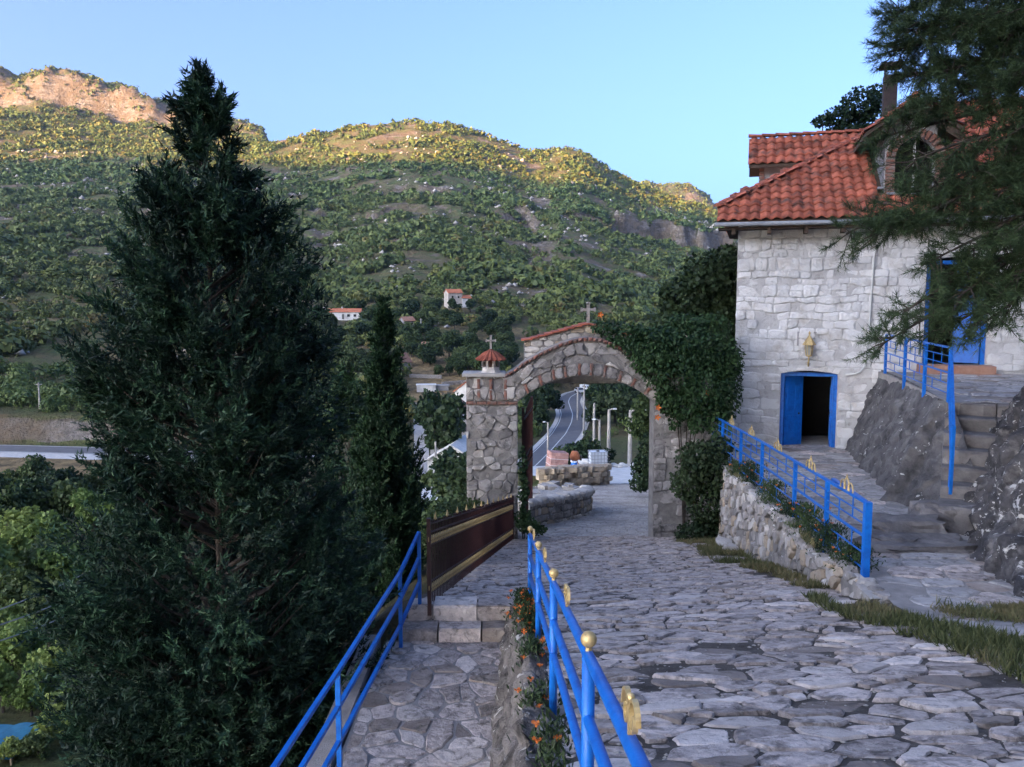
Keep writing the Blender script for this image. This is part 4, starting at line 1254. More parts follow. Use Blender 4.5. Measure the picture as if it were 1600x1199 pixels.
for r in range(rows):
    y = EY + r * 0.365 * CR
    xmin = HX0 if y < HY0 else HX0 + (y - HY0)
    for k in range(44):
        x = HX0 + k * TW
        if x + TW * 0.6 < xmin or x > 9.8: continue
        if DX0 - 0.18 < x + TW / 2 < DX1 + 0.18 and y + 0.3 > DY and y < 3.6: continue
        tiles.append((x, y))
tiles.sort(key=lambda q: q[0] + 0.3 * q[1])
n3 = Vector((0, -KR * CR, CR)); vy = Vector((0, CR, KR * CR)); ux = Vector((1, 0, 0))
rt_ = random.Random(4)
restt = MB()
for i, (x, y) in enumerate(tiles):
    p = Vector((x, y, lz(roof_z(y)))) + n3 * rt_.uniform(0, 0.014) + vy * rt_.uniform(-0.016, 0.016)
    if i < 300: place_tile(roof, p, ux, (vy + ux * rt_.uniform(-.022, .022)).normalized(), n3)
    else: restt.add([p + ux * v.co.x + vy * v.co.y + n3 * v.co.z for v in tile_me.vertices], [tuple(q.vertices) for q in tile_me.polygons])
if restt.v: tag(restt.build('far_roof_tiles', M_tile, roof, True, local=True), kind='stuff')
def ridge_caps(parent, a, b, w=0.115, step=0.36):
    a = Vector(a); b = Vector(b); L = (b - a).length; d = (b - a) / L; n = max(1, int(L / step))
    sd = d.cross(Vector((0, 0, 1))).normalized(); up = sd.cross(d)
    for i in range(n):
        V = []; m = 7
        for t, rr, up0 in ((i / n, w, 0.03), ((i + 1.1) / n, w * 0.85, 0.01)):
            p = a + (b - a) * min(t, 1.0)
            for k in range(m):
                an = math.pi * k / (m - 1)
                V.append(p + sd * (rr * math.cos(an)) + up * (up0 + rr * 0.75 * math.sin(an)))
        F = [(k, k + 1, m + k + 1, m + k) for k in range(m - 1)] + [tuple(range(m - 1, -1, -1))]
        obj('ridge_tile', [hw(*v) for v in V], F, M_tile, parent, smooth=False)
ridge_caps(roof, (HX0 - 0.02, HY0 - 0.05, roof_z(HY0) + 0.02), (HX0 + RY - HY0, RY, RZ_ + 0.02))
ridge_caps(roof, (HX0 + RY - HY0, RY, RZ_ + 0.02), (9.8, RY, RZ_ + 0.02))
# tiles of the left slope, seen almost edge-on
kx = KR; lst = MB(); cxx = CR
for r in range(14):
    x = HX0 + r * 0.365 * CR
    for k in range(40):
        y = HY0 + k * TW
        if y < HY0 + (x - HX0) - 0.1: continue
        p = Vector((x, y + TW, lz(roof_z(HY0) + KR * (x - HX0)))); u3 = Vector((0, -1, 0)); v3 = Vector((CR, 0, KR * CR)); w3 = Vector((-KR * CR, 0, CR))
        lst.add([p + u3 * v.co.x + v3 * v.co.y + w3 * v.co.z for v in tile_me.vertices], [tuple(q.vertices) for q in tile_me.polygons])
tag(lst.build('side_roof_tiles', M_tile, roof, True, local=True), kind='stuff')

# side dormer on the left slope
sdm = HB()
sx0, sy0, sy1, sez, srz = 0.49, 3.6, 5.4, 3.92, 4.62
sdm.add([(sx0, sy0, 2.5), (3.2, sy0, 2.5), (3.2, sy0, sez), (sx0, sy0, sez), (sx0, sy1, 2.5), (sx0, sy1, sez), (sx0, (sy0 + sy1) / 2, srz - 0.1)],
        [(0, 1, 2, 3), (0, 3, 6, 5, 4)])
sd_o = sdm.build('side_dormer', M_grey, house)
for k in range(11):
    HB().box((sx0 + 0.04, sy0 - 0.02, 2.75 + k * 0.105), (0.14, 0.06, 0.085)).build('brick', M_brick, sd_o)
ym = (sy0 + sy1) / 2; sl = (srz - sez) / (ym - sy0); sc_ = 1 / math.sqrt(1 + sl * sl)
ey = sy0 - 0.28; ez = sez - 0.28 * sl
b = HB(); b.add([(0.18, ey, ez), (3.6, ey, ez), (3.6, ym, srz), (0.18, ym, srz), (0.18, ey, ez - 0.08), (3.6, ey, ez - 0.08), (3.6, ym, srz - 0.08), (0.18, ym, srz - 0.08)],
                [(0, 1, 2, 3), (7, 6, 5, 4), (0, 4, 5, 1), (0, 3, 7, 4)])
b.add([(0.18, ym, srz), (3.6, ym, srz), (3.6, 2 * ym - ey, ez), (0.18, 2 * ym - ey, ez)], [(0, 1, 2, 3)])
sro = b.build('side_dormer_roof', M_wood, house)
n2 = Vector((0, -sl * sc_, sc_)); v2 = Vector((0, sc_, sl * sc_))
sl_len = (ym - ey) / sc_; nrow = 4
for r in range(nrow):
    q = r * (sl_len - 0.03) / nrow
    for k in range(13):
        place_tile(sro, Vector((0.16 + k * TW, ey, lz(ez))) + v2 * q, ux, v2, n2)
ridge_caps(sro, (0.14, ym, srz + 0.03), (3.5, ym, srz + 0.03))

# front dormer with a brick arched window
gx, gz = hpx(1431, 154, 0.25); ga, gb = hpx(1356, 205, 0.25)
hs = gx - ga; dz = gz - gb
fd_x = gx
dslope = dz / hs
bz = roof_z(DY)
dg = HB()
xl, xr_ = DX0, 2 * fd_x - DX0 if 2 * fd_x - DX0 > DX1 else DX1
xr_ = 2 * fd_x - DX0
wz = gz - 0.18 - dslope * (fd_x - xl)
oa, ob = hpx(1397, 290, DY)[0], hpx(1459, 290, DY)[0]
oc = (oa + ob) / 2; orad = (ob - oa) / 2; oz = hpx(1430, 245, DY)[1]
mid_x = fd_x
# gable face as two halves around the arched opening
npt = 10
L_pts = [(xl, bz - 0.2), (oa, bz - 0.2), (oa, oz)] + [(oc - orad * math.cos(math.pi / 2 * i / npt), oz + orad * math.sin(math.pi / 2 * i / npt)) for i in range(1, npt + 1)] + [(oc, gz - 0.18 - dslope * abs(oc - fd_x)), (xl, wz)]
R_pts = [(ob, bz - 0.2), (xr_, bz - 0.2), (xr_, wz), (oc + 0.0001, gz - 0.18 - dslope * abs(oc - fd_x))] + [(oc + orad * math.sin(math.pi / 2 * i / npt), oz + orad * math.cos(math.pi / 2 * i / npt)) for i in range(0, npt + 1)]
for pts in (L_pts, R_pts):
    n = len(pts)
    dg.add([(x, DY, z) for x, z in pts] + [(x, DY + 0.22, z) for x, z in pts], [tuple(range(n)), tuple(range(2 * n - 1, n - 1, -1))] + [(i, n + i, n + (i + 1) % n, (i + 1) % n) for i in range(n)])
fdo = dg.build('front_dormer', M_grey, house)
ck = HB()
for x in (xl, xr_): ck.add([(x, DY, bz - 0.3), (x, 4.2, bz - 0.3), (x, 4.2, wz), (x, DY, wz)], [(0, 1, 2, 3)])
ck.build('dormer_cheek', M_lead, fdo)
for x0, x1 in ((oa - 0.21, oa), (ob, ob + 0.21)):                       # brick jambs
    z = bz - 0.02; k = 0
    while z < oz - 0.03:
        HB().box(((x0 + x1) / 2, DY - 0.02, z + 0.035), (0.20, 0.09, 0.062)).build('brick', M_brick, fdo); z += 0.082
for i in range(13):                                                     # brick arch
    a = math.pi * (i + 0.5) / 13
    b = HB(); c_ = (oc + (orad + 0.11) * math.cos(a), DY - 0.02, oz + (orad + 0.11) * math.sin(a))
    dxx, dzz = math.cos(a), math.sin(a)
    w2 = 0.045; V = []
    for yy in (DY - 0.07, DY + 0.03):
        for rr, ww in ((orad, 0.035), (orad + 0.2, 0.055)):
            for sg in (-1, 1): V.append((oc + rr * dxx - sg * ww * dzz, yy, oz + rr * dzz + sg * ww * dxx))
    b.add(V, [(0, 1, 3, 2), (4, 6, 7, 5), (0, 4, 5, 1), (2, 3, 7, 6), (1, 5, 7, 3), (0, 2, 6, 4)]); b.build('brick', M_brick, fdo)
HB().box((oc, DY + 0.14, oz + 0.05), (0.05, 0.05, 2.0 * orad + 0.9)).build('window_bar', M_pipe, fdo)
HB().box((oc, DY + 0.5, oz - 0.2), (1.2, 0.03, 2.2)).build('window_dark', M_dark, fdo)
HB().box((oc, DY - 0.12, bz - 0.03), (ob - oa + 0.36, 0.26, 0.05)).build('sill_flashing', M_lead, fdo)
HB().box((xl - 0.08, DY + 0.3, bz + 0.12), (0.1, 0.9, 0.05)).build('side_flashing', M_lead, fdo)
for sg in (-1, 1):
    e = fd_x + sg * (hs + 0.05); ze = gz - dslope * (hs + 0.05)
    b = HB(); y0_, y1_ = DY - 0.40, 5.0
    V = [(fd_x, y0_, gz), (e, y0_, ze), (e, y1_, ze), (fd_x, y1_, gz)]
    V += [(x, y, z - 0.10) for x, y, z in V]
    b.add(V, [(0, 1, 2, 3) if sg < 0 else (3, 2, 1, 0), (4, 5, 6, 7), (0, 4, 5, 1), (1, 5, 6, 2)])
    dr = b.build('front_dormer_roof', M_wood, house)
    HB().bar((fd_x, y0_ + 0.12, gz - 0.2), (e, y0_ + 0.12, ze - 0.2), 0.05, 0.16).build('barge_board', M_wood, dr)
    dd = Vector((sg * 1.0, 0, -dslope)).normalized(); nn = Vector((sg * dslope, 0, 1)).normalized()
    Lr = math.hypot(hs + 0.05, dslope * (hs + 0.05))
    for r in range(4):
        for k in range(10):
            q = Lr - (r * (Lr - 0.05) / 4)
            base = Vector((fd_x, y0_ - 0.03 + k * TW + (TW if sg < 0 else 0), lz(gz))) + dd * q
            place_tile(dr, base, Vector((0, -1 if sg < 0 else 1, 0)), -dd, nn)
ridge_caps(house, (fd_x, DY - 0.44, gz + 0.04), (fd_x, 4.8, gz + 0.04))
# metal chimney behind the dormer
ch = HB(); q0, q1 = hpx(1378, 190, 4.6), hpx(1400, 158, 4.6)
qx = (q0[0] + q1[0]) / 2; qw = (q1[0] - q0[0]) / 2
ch.box((qx, 4.6, hpx(1388, 185, 4.6)[1] + 0.2), (2 * qw, 2 * qw, 1.9))
cho = ch.build('chimney', M_iron, house)
ctz = hpx(1388, 185, 4.6)[1] + 1.15
for sx_, sy_ in ((-1, -1), (1, -1), (1, 1), (-1, 1)):
    HB().bar((qx + sx_ * qw * .8, 4.6 + sy_ * qw * .8, ctz), (qx + sx_ * qw * .8, 4.6 + sy_ * qw * .8, ctz + 0.22), 0.03).build('cowl_leg', M_iron, cho)
HB().box((qx, 4.6, ctz + 0.26), (2 * qw + 0.22, 2 * qw + 0.22, 0.1)).build('cowl', M_iron, cho)

# wall lantern
lx = 1.71; lan = thing('wall_lantern', 'small gold lantern fixed to the white wall above the blue door', 'lantern', hw(lx, -0.2, -1.45))
b = HB(); b.tube([(lx, 0, -1.52), (lx, -0.12, -1.60), (lx, -0.2, -1.52), (lx, -0.2, -1.36)], 0.018, 6); b.build('bracket', M_gold, lan)
b = HB(); b.lathe((lx, -0.2, -1.37), [(0.05, 0), (0.075, 0.02), (0.075, 0.04)], 6); b.build('lantern_base', M_gold, lan)
for k in range(6):
    a = k * math.pi / 3
    HB().bar((lx + 0.072 * math.cos(a), -0.2 + 0.072 * math.sin(a), -1.33), (lx + 0.10 * math.cos(a), -0.2 + 0.10 * math.sin(a), -1.08), 0.014).build('lantern_rib', M_gold, lan)
M_glass = surf('lantern_glass', (0.30, 0.29, 0.24), (0.36, 0.35, 0.30), 5, 0.2, 0, 10, spec=0.6)
b = HB(); b.lathe((lx, -0.2, -1.33), [(0.064, 0), (0.09, 0.25)], 6); b.build('lantern_glass', M_glass, lan)
b = HB(); b.lathe((lx, -0.2, -1.09), [(0.16, 0), (0.15, 0.015), (0.07, 0.14), (0.02, 0.22), (0.015, 0.26), (0.03, 0.28), (0.004, 0.33)], 6); b.build('lantern_roof', M_gold, lan)

# ================================================================== buttress, stairs, upper landing
def bat(s, t):
    """battered rock face from the house wall round to the stairs"""
    B_ = [(7.95, 19.75), (7.1, 16.8), (6.35, 13.9), (6.22, 13.0), (6.45, 12.2), (6.75, 11.75)]
    T_ = [(8.75, 19.65), (8.1, 16.9), (7.42, 14.3), (7.26, 13.6), (7.05, 12.9), (6.8, 11.9)]
    TZ = [-1.66, -1.66, -1.70, -1.72, -2.02, -2.75]
    k = s * 5; i = min(int(k), 4); w = k - i
    b = [B_[i][j] * (1 - w) + B_[i + 1][j] * w for j in (0, 1)]; tt = [T_[i][j] * (1 - w) + T_[i + 1][j] * w for j in (0, 1)]
    z1 = TZ[i] * (1 - w) + TZ[i + 1] * w; z0 = ter_z(6, b[1]) - 0.12
    p = (b[0] + (tt[0] - b[0]) * t, b[1] + (tt[1] - b[1]) * t, z0 + (z1 - z0) * t)
    rib = 0.32 * math.exp(-((s - 0.47) / 0.05) ** 2) * (1 - 0.5 * t)
    p = (p[0] - rib, p[1] - rib * 0.4, p[2])
    return p, Vector((-0.85, -0.35, 0.35)) * (0.25 + 0.75 * math.sin(math.pi * min(t * 1.1, 1)) if t > 0.8 else 1)
V, F = rough_surface(bat, 190, 100, 0.10, 2.6, 11, 1.3)
M_rockb = surf('dark_rock', (0.05, 0.048, 0.05), (0.155, 0.145, 0.145), 2.4, 0.95, 1.0, 13, spots=((0.50, 0.49, 0.47), 5.5, 0.645, 0.68), third=((0.20, 0.19, 0.185), 3, 0.54, 0.7), bdist=0.06)
tag(big('rock_buttress', V, F, M_rockb), 'dark sloping rock buttress between the lower door and the stairs', 'rock')
ul = MB()
f_up = lambda u, v, d: (u, v, -1.70 + d)
LPOLY = [(8.72, 19.9), (8.05, 16.9), (7.4, 14.3), (7.26, 13.6), (8.5, 13.55), (11.5, 14.5), (11.9, 19.2)]
up_l = MB().prism(LPOLY, lambda u, v, d: (u, v, -1.70 + d), 0.0, -0.3).build('upper_landing', M_mortar)
tag(up_l, 'paved landing before the upper blue door', kind='structure')
pol = []
for p in cells(7.2, 13.6, 11.6, 19.4, 0.5, 0.4, 71, 0.9):
    u, v = centroid(p)
    if u > 7.3 + (v - 13.6) * 0.225 + 0.25 and v < 19.3 - (u - 8.7) * 0.28: pol.append(p)
lay(up_l, pol, f_up, [M_terr, M_pave3], 'paving_stone', 0.012, -0.02, 0.012, 8, 300, None, 0.3, bev=0.08)
stairs = thing('stone_stairs', 'worn dark stone stairs climbing beside the big lichen rock', 'stairs', (6.6, 11.8, -3.2))
SD = Vector((0.45, 0.893, 0)); SN = Vector((0.893, -0.45, 0))
STP = [(13.62, -1.70), (13.28, -1.90), (12.86, -2.10), (12.52, -2.30), (12.22, -2.50), (11.84, -2.70), (11.35, -2.88)]
M_stair = surf('stair_stone', (0.11, 0.10, 0.10), (0.20, 0.185, 0.18), 4, 0.92, 0.8, 25, third=((0.32, 0.30, 0.29), 3, 0.6, 0.75), obj_var=0.15)
for i, (y, z) in enumerate(STP):
    x = 0.534 * y
    c0 = Vector((x, y, 0))
    for a, b in ((-0.1, 0.62), (0.64, 1.5)):
        V = []; F = []; n = 5
        for q in range(n):
            w = a + (b - a) * q / (n - 1)
            p = c0 + SN * w
            j = rs.uniform(-0.025, 0.025)
            for dd, zz in ((-0.0 + j, -0.5), (0.01 + j, -0.03), (0.04 + j, 0.0 + rs.uniform(-.01, .012)), (0.75, 0.0), (0.75, -0.5)):
                V.append(p + SD * dd + Vector((0, 0, z + zz)))
        for q in range(n - 1):
            for j in range(4): F.append((q * 5 + j, (q + 1) * 5 + j, (q + 1) * 5 + j + 1, q * 5 + j + 1))
        F += [(0, 1, 2, 3, 4), tuple((n - 1) * 5 + j for j in (4, 3, 2, 1, 0))]
        obj('step', V, F, M_stair, stairs)
rk = random.Random(12)
def boulder(name, c, r, seed, m, parent=None, sq=(1, 1, 1), n=14):
    V = []; F = []
    for i in range(n + 1):
        for j in range(2 * n):
            a = math.pi * i / n; b = math.pi * j / n
            d = Vector((math.sin(a) * math.cos(b), math.sin(a) * math.sin(b), math.cos(a)))
            # push towards a block shape, then roughen
            k = max(abs(d.x), abs(d.y), abs(d.z)); d2 = d.lerp(d / k, 0.55)
            f = 1 + 0.28 * mnoise.fractal(d * 1.6 + Vector((seed, seed, seed)), 0.8, 2.0, 4)
            V.append(Vector(c) + Vector((d2.x * sq[0], d2.y * sq[1], d2.z * sq[2])) * r * f)
    for i in range(n):
        for j in range(2 * n):
            F.append((i * 2 * n + j, (i + 1) * 2 * n + j, (i + 1) * 2 * n + (j + 1) % (2 * n), i * 2 * n + (j + 1) % (2 * n)))
    return obj(name, V, F, m, parent)
for k, (px, py, z, sxx, syy, szz) in enumerate(((1418, 812, -3.02, 0.50, 0.34, 0.17), (1470, 790, -2.92, 0.42, 0.30, 0.2), (1440, 845, -3.15, 0.85, 0.30, 0.14), (1395, 838, -3.12, 0.30, 0.25, 0.12))):
    p = at_z(px, py, z); boulder('rough_step', (p.x, p.y, z - szz * 0.75), 1.0, k * 3.1, M_stair, stairs, (sxx, syy, szz))

# big lichen-covered rock on the right
def bigrock(s, t):
    # foot line and top line
    Bf = [(6.95, 13.4), (6.62, 12.2), (6.2, 11.2), (5.72, 10.2), (5.42, 9.2), (5.36, 8.4), (5.5, 7.4), (6.2, 6.2), (7.5, 5.2)]
    Tf = [(9.3, 14.6), (8.6, 13.6), (8.1, 12.6), (7.6, 11.6), (7.3, 10.5), (7.2, 9.4), (7.3, 8.2), (7.9, 7.0), (9.2, 6.0)]
    TZ = [-1.65, -1.2, -0.9, -0.75, -0.7, -0.7, -0.8, -1.0, -1.2]
    k = s * 8; i = min(int(k), 7); w = k - i
    b = [Bf[i][j] * (1 - w) + Bf[i + 1][j] * w for j in (0, 1)]; tt = [Tf[i][j] * (1 - w) + Tf[i + 1][j] * w for j in (0, 1)]
    z1 = TZ[i] * (1 - w) + TZ[i + 1] * w; z0 = ter_z(6, b[1]) - 0.25
    e = 1 - (1 - t) ** 1.5
    h = t ** 0.85
    return (b[0] + (tt[0] - b[0]) * (1 - (1 - t) ** 0.9), b[1] + (tt[1] - b[1]) * t, z0 + (z1 - z0) * h), Vector((-0.75, -0.3, 0.5))
V, F = rough_surface(bigrock, 190, 120, 0.26, 1.7, 23, 0.9)
tag(big('boulder', V, F, M_rock), 'big dark rock spotted with white lichen right of the stairs', 'rock')

# landing railing that turns down the stairs
UL_ = [(7.24, 13.7, -1.70), (7.62, 15.3, -1.70), (8.05, 17.0, -1.70), (8.55, 19.0, -1.70)]
ur = bar_railing('landing_railing', 'blue railing round the upper landing and down the stone stairs', UL_, 3, (7.24, 13.7, -1.7), (0.90, 0.76, 0.62, 0.48, 0.30, 0.14), crest=False)
p0 = Vector((7.24, 13.7, -1.70)); p1 = Vector((6.36, 11.86, -2.72))
MB().bar(p1 + Vector((0, 0, -.1)), p1 + Vector((0, 0, 0.9)), 0.045).build('post', M_blue, ur)
for h in (0.90, 0.62, 0.34): MB().bar(p0 + Vector((0, 0, h)), p1 + Vector((0, 0, h)), 0.045, 0.03).build('rail', M_blue, ur)

# ================================================================== plants
def unit(a): return a / (np.linalg.norm(a, axis=-1, keepdims=True) + 1e-9)
def leaf_quads(P, A, S, L, W):
    """diamond leaves: base P, axis A, side S"""
    L = np.asarray(L)[:, None]; W = np.asarray(W)[:, None]
    V = np.stack([P, P + A * L * 0.45 + S * W, P + A * L, P + A * L * 0.45 - S * W], 1).reshape(-1, 3)
    n = len(P); F = np.arange(4 * n).reshape(n, 4)
    return V, F
def side_of(A, r):
    q = r.normal(size=A.shape)
    return unit(np.cross(A, q))
M_juniper = leafmat('juniper_green', (0.006, 0.017, 0.012), (0.038, 0.088, 0.038), trans=0.12, obj_var=0.05)
M_cypress = leafmat('cypress_green', (0.012, 0.030, 0.013), (0.035, 0.075, 0.028), trans=0.12, obj_var=0.05)
M_pine = leafmat('pine_green', (0.022, 0.043, 0.019), (0.078, 0.115, 0.047), trans=0.15, obj_var=0.05)
M_leaf = leafmat('broad_leaf', (0.026, 0.050, 0.018), (0.080, 0.115, 0.038), trans=0.25, obj_var=0.35)
M_leafdark = leafmat('dark_leaf', (0.012, 0.028, 0.012), (0.040, 0.068, 0.026), trans=0.2, obj_var=0.2)
M_leafbright = leafmat('bright_leaf', (0.11, 0.17, 0.042), (0.25, 0.31, 0.085), trans=0.3, obj_var=0.3)
M_vine = leafmat('vine_leaf', (0.016, 0.038, 0.014), (0.060, 0.100, 0.032), trans=0.2, obj_var=0.1)
M_scrub = leafmat('hill_scrub', (0.046, 0.080, 0.024), (0.140, 0.175, 0.044), (0.19, 0.145, 0.038), trans=0.1, obj_var=0.0)
M_bark = surf('bark', (0.035, 0.027, 0.022), (0.08, 0.064, 0.052), 10, 0.95, 0.8, 40)
M_grass = leafmat('grass_blade', (0.045, 0.065, 0.022), (0.14, 0.15, 0.06), (0.30, 0.24, 0.12), trans=0.25, obj_var=0.0)
M_flower = surf('orange_petal', (0.55, 0.12, 0.02), (0.68, 0.20, 0.04), 20, 0.6, 0, 10)

def conifer(name, label, base, prof, nb, ntw, nlf, up, leafL, leafW, mat, seed, sx=1.0, group=None, twL=0.24, clump=1.0):
    """prof: list of (height above base, radius). Boughs sweep out and up, each carrying sprays of scale leaves"""
    r = np.random.default_rng(seed)
    t = thing(name, label, 'tree', base, group=group)
    hz = np.array([q[0] for q in prof]); hr = np.array([q[1] for q in prof]); top = hz[-1]
    # bough tips spread over the outline in proportion to its girth
    zz = np.linspace(hz[0], top, 400); w = np.interp(zz, hz, hr) + 0.30; cdf = np.cumsum(w) / w.sum()
    zt = np.interp(r.random(nb), cdf, zz)
    fr = 1 - 0.42 * r.random(nb) ** 1.6
    R_ = np.interp(zt, hz, hr) * fr * (0.92 + 0.16 * r.random(nb)) * clump
    ph = r.random(nb) * 2 * math.pi
    tip = np.stack([R_ * np.cos(ph) * sx, R_ * np.sin(ph), zt], 1)
    org = np.stack([0 * R_, 0 * R_, np.maximum(zt - up * R_ - 0.25, 0.1)], 1)
    d = tip - org
    # twigs
    tw_t = 1 - 0.62 * r.random((nb, ntw)) ** 1.3
    P = org[:, None] + d[:, None] * tw_t[..., None]
    P[..., 2] -= (0.22 * R_)[:, None] * np.sin(np.pi * tw_t)
    dirb = unit(d)[:, None] + r.normal(size=(nb, ntw, 3)) * 0.55 + np.array([0, 0, 0.35 * up])
    dirb = unit(dirb)
    tl = twL * (0.6 + 0.8 * r.random((nb, ntw))) * np.clip(R_ / 0.5, 0.6, 1.2)[:, None]
    P = P.reshape(-1, 3); D = dirb.reshape(-1, 3); tl = tl.reshape(-1); n = len(P)
    # leaflets
    q = r.random((n, nlf)); 
    LP = P[:, None] + D[:, None] * (q * tl[:, None])[..., None] + r.normal(size=(n, nlf, 3)) * 0.012
    LD = unit(D[:, None] * 0.9 + r.normal(size=(n, nlf, 3)) * 0.5)
    LP = LP.reshape(-1, 3); LD = LD.reshape(-1, 3)
    L = leafL * (0.6 + 0.8 * r.random(len(LP))); W = leafW * (0.7 + 0.6 * r.random(len(LP)))
    S_ = side_of(LD, r) * W[:, None]
    V = np.stack([LP - S_, LP + S_, LP + LD * L[:, None]], 1).reshape(-1, 3); F = np.arange(len(V)).reshape(-1, 3)
    twr = np.repeat(r.random(n), nlf); br = np.repeat(np.repeat(r.random(nb), ntw), nlf)
    rnd = np.clip(0.22 * twr + 0.28 * br + 0.2 * r.random(len(LP)) + 0.45 * q.ravel() * (br > 0.55) - 0.05, 0, 1)
    big('foliage', V, F, mat, t, {'rnd': np.repeat(rnd, 3)}, local=True)
    mb = MB(); mb.tube([(0, 0, -1.0), (0.02, 0, top * 0.3), (0, 0.02, top * 0.7), (0, 0, top * 0.985)], [hr.max() * 0.06, hr.max() * 0.045, hr.max() * 0.018, 0.005], 8)
    mb.build('trunk', M_bark, t, local=True)
    lb = MB()
    for i in range(0, nb, 2):
        lb.tube([org[i], org[i] + d[i] * 0.5 + np.array([0, 0, -0.1 * R_[i]]), org[i] + d[i] * 0.92], [0.02 * R_[i] + 0.004, 0.012 * R_[i] + 0.003, 0.002], 4, cap=False)
    tag(lb.build('branches', M_bark, t, local=True), kind='stuff')
    return t
# the big juniper on the left
JY = 8.6
jx = at(333, 600, JY).x
jprof_px = [(1330, 150), (1200, 215), (1100, 232), (1000, 240), (950, 250), (850, 248), (800, 225), (760, 188), (700, 178), (600, 178), (540, 176), (480, 158), (420, 150), (370, 130), (330, 98), (290, 82), (250, 70), (210, 50), (175, 33), (140, 14), (116, 2)]
jz0 = -8.2
jprof = [(0.4, 0.7)] + [(slope_of(y) * JY - jz0, w * JY / FPX) for y, w in jprof_px]
conifer('juniper_tree', 'huge dark green conifer filling the left foreground beside the lower path', (jx, JY, jz0), jprof, 800, 17, 31, 0.55, 0.070, 0.0104, M_juniper, 5, twL=0.26)
# slim cypress
CY = 14.0
cpx = at(600, 600, CY).x
cz0 = -8.5
cprof_px = [(900, 66), (800, 58), (740, 53), (690, 46), (640, 38), (600, 31), (560, 23), (520, 15), (495, 8), (472, 2)]
cprof = [(0.6, 0.4)] + [(slope_of(y) * CY - cz0, w * CY / FPX) for y, w in cprof_px]
conifer('cypress_tree', 'slim dark cypress standing behind the maroon fence', (cpx, CY, cz0), cprof, 460, 10, 24, 1.9, 0.085, 0.015, M_cypress, 9, twL=0.26)
conifer('cypress_tree', 'young cypress with a loose tip left of the slim cypress', (at(545, 700, 15.5).x, 15.5, -9.0),
        [(0.6, 0.3)] + [(slope_of(y) * 15.5 + 9.0, w * 15.5 / FPX) for y, w in [(900, 60), (800, 55), (720, 45), (660, 34), (600, 16), (570, 3)]], 220, 10, 22, 1.5, 0.085, 0.015, M_cypress, 19, twL=0.26)

# pine overhanging from the right
def pine(name, label, base, limbs, mat, seed, tufts=4, needles=30, nl=0.11, nw=0.0036):
    r = np.random.default_rng(seed)
    t = thing(name, label, 'tree', base)
    T = []; D = []
    wood = MB()
    for pts, rad, dens in limbs:
        P = np.array(pts, float)
        seg = np.linalg.norm(np.diff(P, axis=0), axis=1); cum = np.concatenate([[0], np.cumsum(seg)]); L = cum[-1]
        wood.tube(P, list(np.linspace(rad, 0.008, len(P))), 6)
        for k in range(int(dens * L)):
            s = (0.18 + 0.82 * r.random() ** 0.8) * L
            p = np.array([np.interp(s, cum, P[:, i]) for i in range(3)])
            dl = unit(np.array([np.interp(min(s + .05, L), cum, P[:, i]) - np.interp(max(s - .05, 0), cum, P[:, i]) for i in range(3)]))
            d = unit(dl * 0.7 + r.normal(size=3) * 0.6 + np.array([0, 0, 0.05]))
            l2 = r.uniform(0.25, 0.6) * (0.6 + 0.5 * (1 - s / L))
            q = p + d * l2 + np.array([0, 0, -0.06])
            wood.tube([p, (p + q) / 2 + np.array([0, 0, 0.02]), q], [0.010, 0.007, 0.004], 4, cap=False)
            for m in range(tufts):
                w = 0.35 + 0.65 * r.random()
                d3 = unit(d + r.normal(size=3) * 0.45)
                a = p + (q - p) * w
                T.append(a); D.append(d3)
            T.append(q); D.append(d)
    T = np.array(T); D = np.array(D); n = len(T)
    q = r.random((n, needles)) * 0.16
    P = T[:, None] + D[:, None] * q[..., None]
    A = unit(D[:, None] * 0.75 + r.normal(size=(n, needles, 3)) * 0.6).reshape(-1, 3)
    P = P.reshape(-1, 3)
    S = side_of(A, r); L = nl * (0.6 + 0.6 * r.random(len(P)))
    V = np.stack([P - S * nw, P + S * nw, P + A * L[:, None]], 1).reshape(-1, 3)
    F = np.arange(len(V)).reshape(-1, 3)
    rnd = np.clip(np.repeat(r.random(n), needles) * 0.7 + 0.3 * r.random(len(P)), 0, 1)
    big('needles', V, F, mat, t, {'rnd': np.repeat(rnd, 3)})
    tag(wood.build('branches', M_bark, t), kind='stuff')
    return t
tb = Vector((8.9, 11.2, -1.2))
rp = random.Random(31)
limbs = []
def limb(z0, tip, rad=0.06, dens=9, sag=0.25):
    a = Vector((tb.x, tb.y, z0)); b = Vector(tip)
    m = a.lerp(b, 0.5) + Vector((rp.uniform(-.15, .15), rp.uniform(-.15, .15), sag))
    m2 = a.lerp(b, 0.8) + Vector((rp.uniform(-.1, .1), rp.uniform(-.1, .1), sag * 0.5))
    limbs.append(([a, m, m2, b], rad, dens))
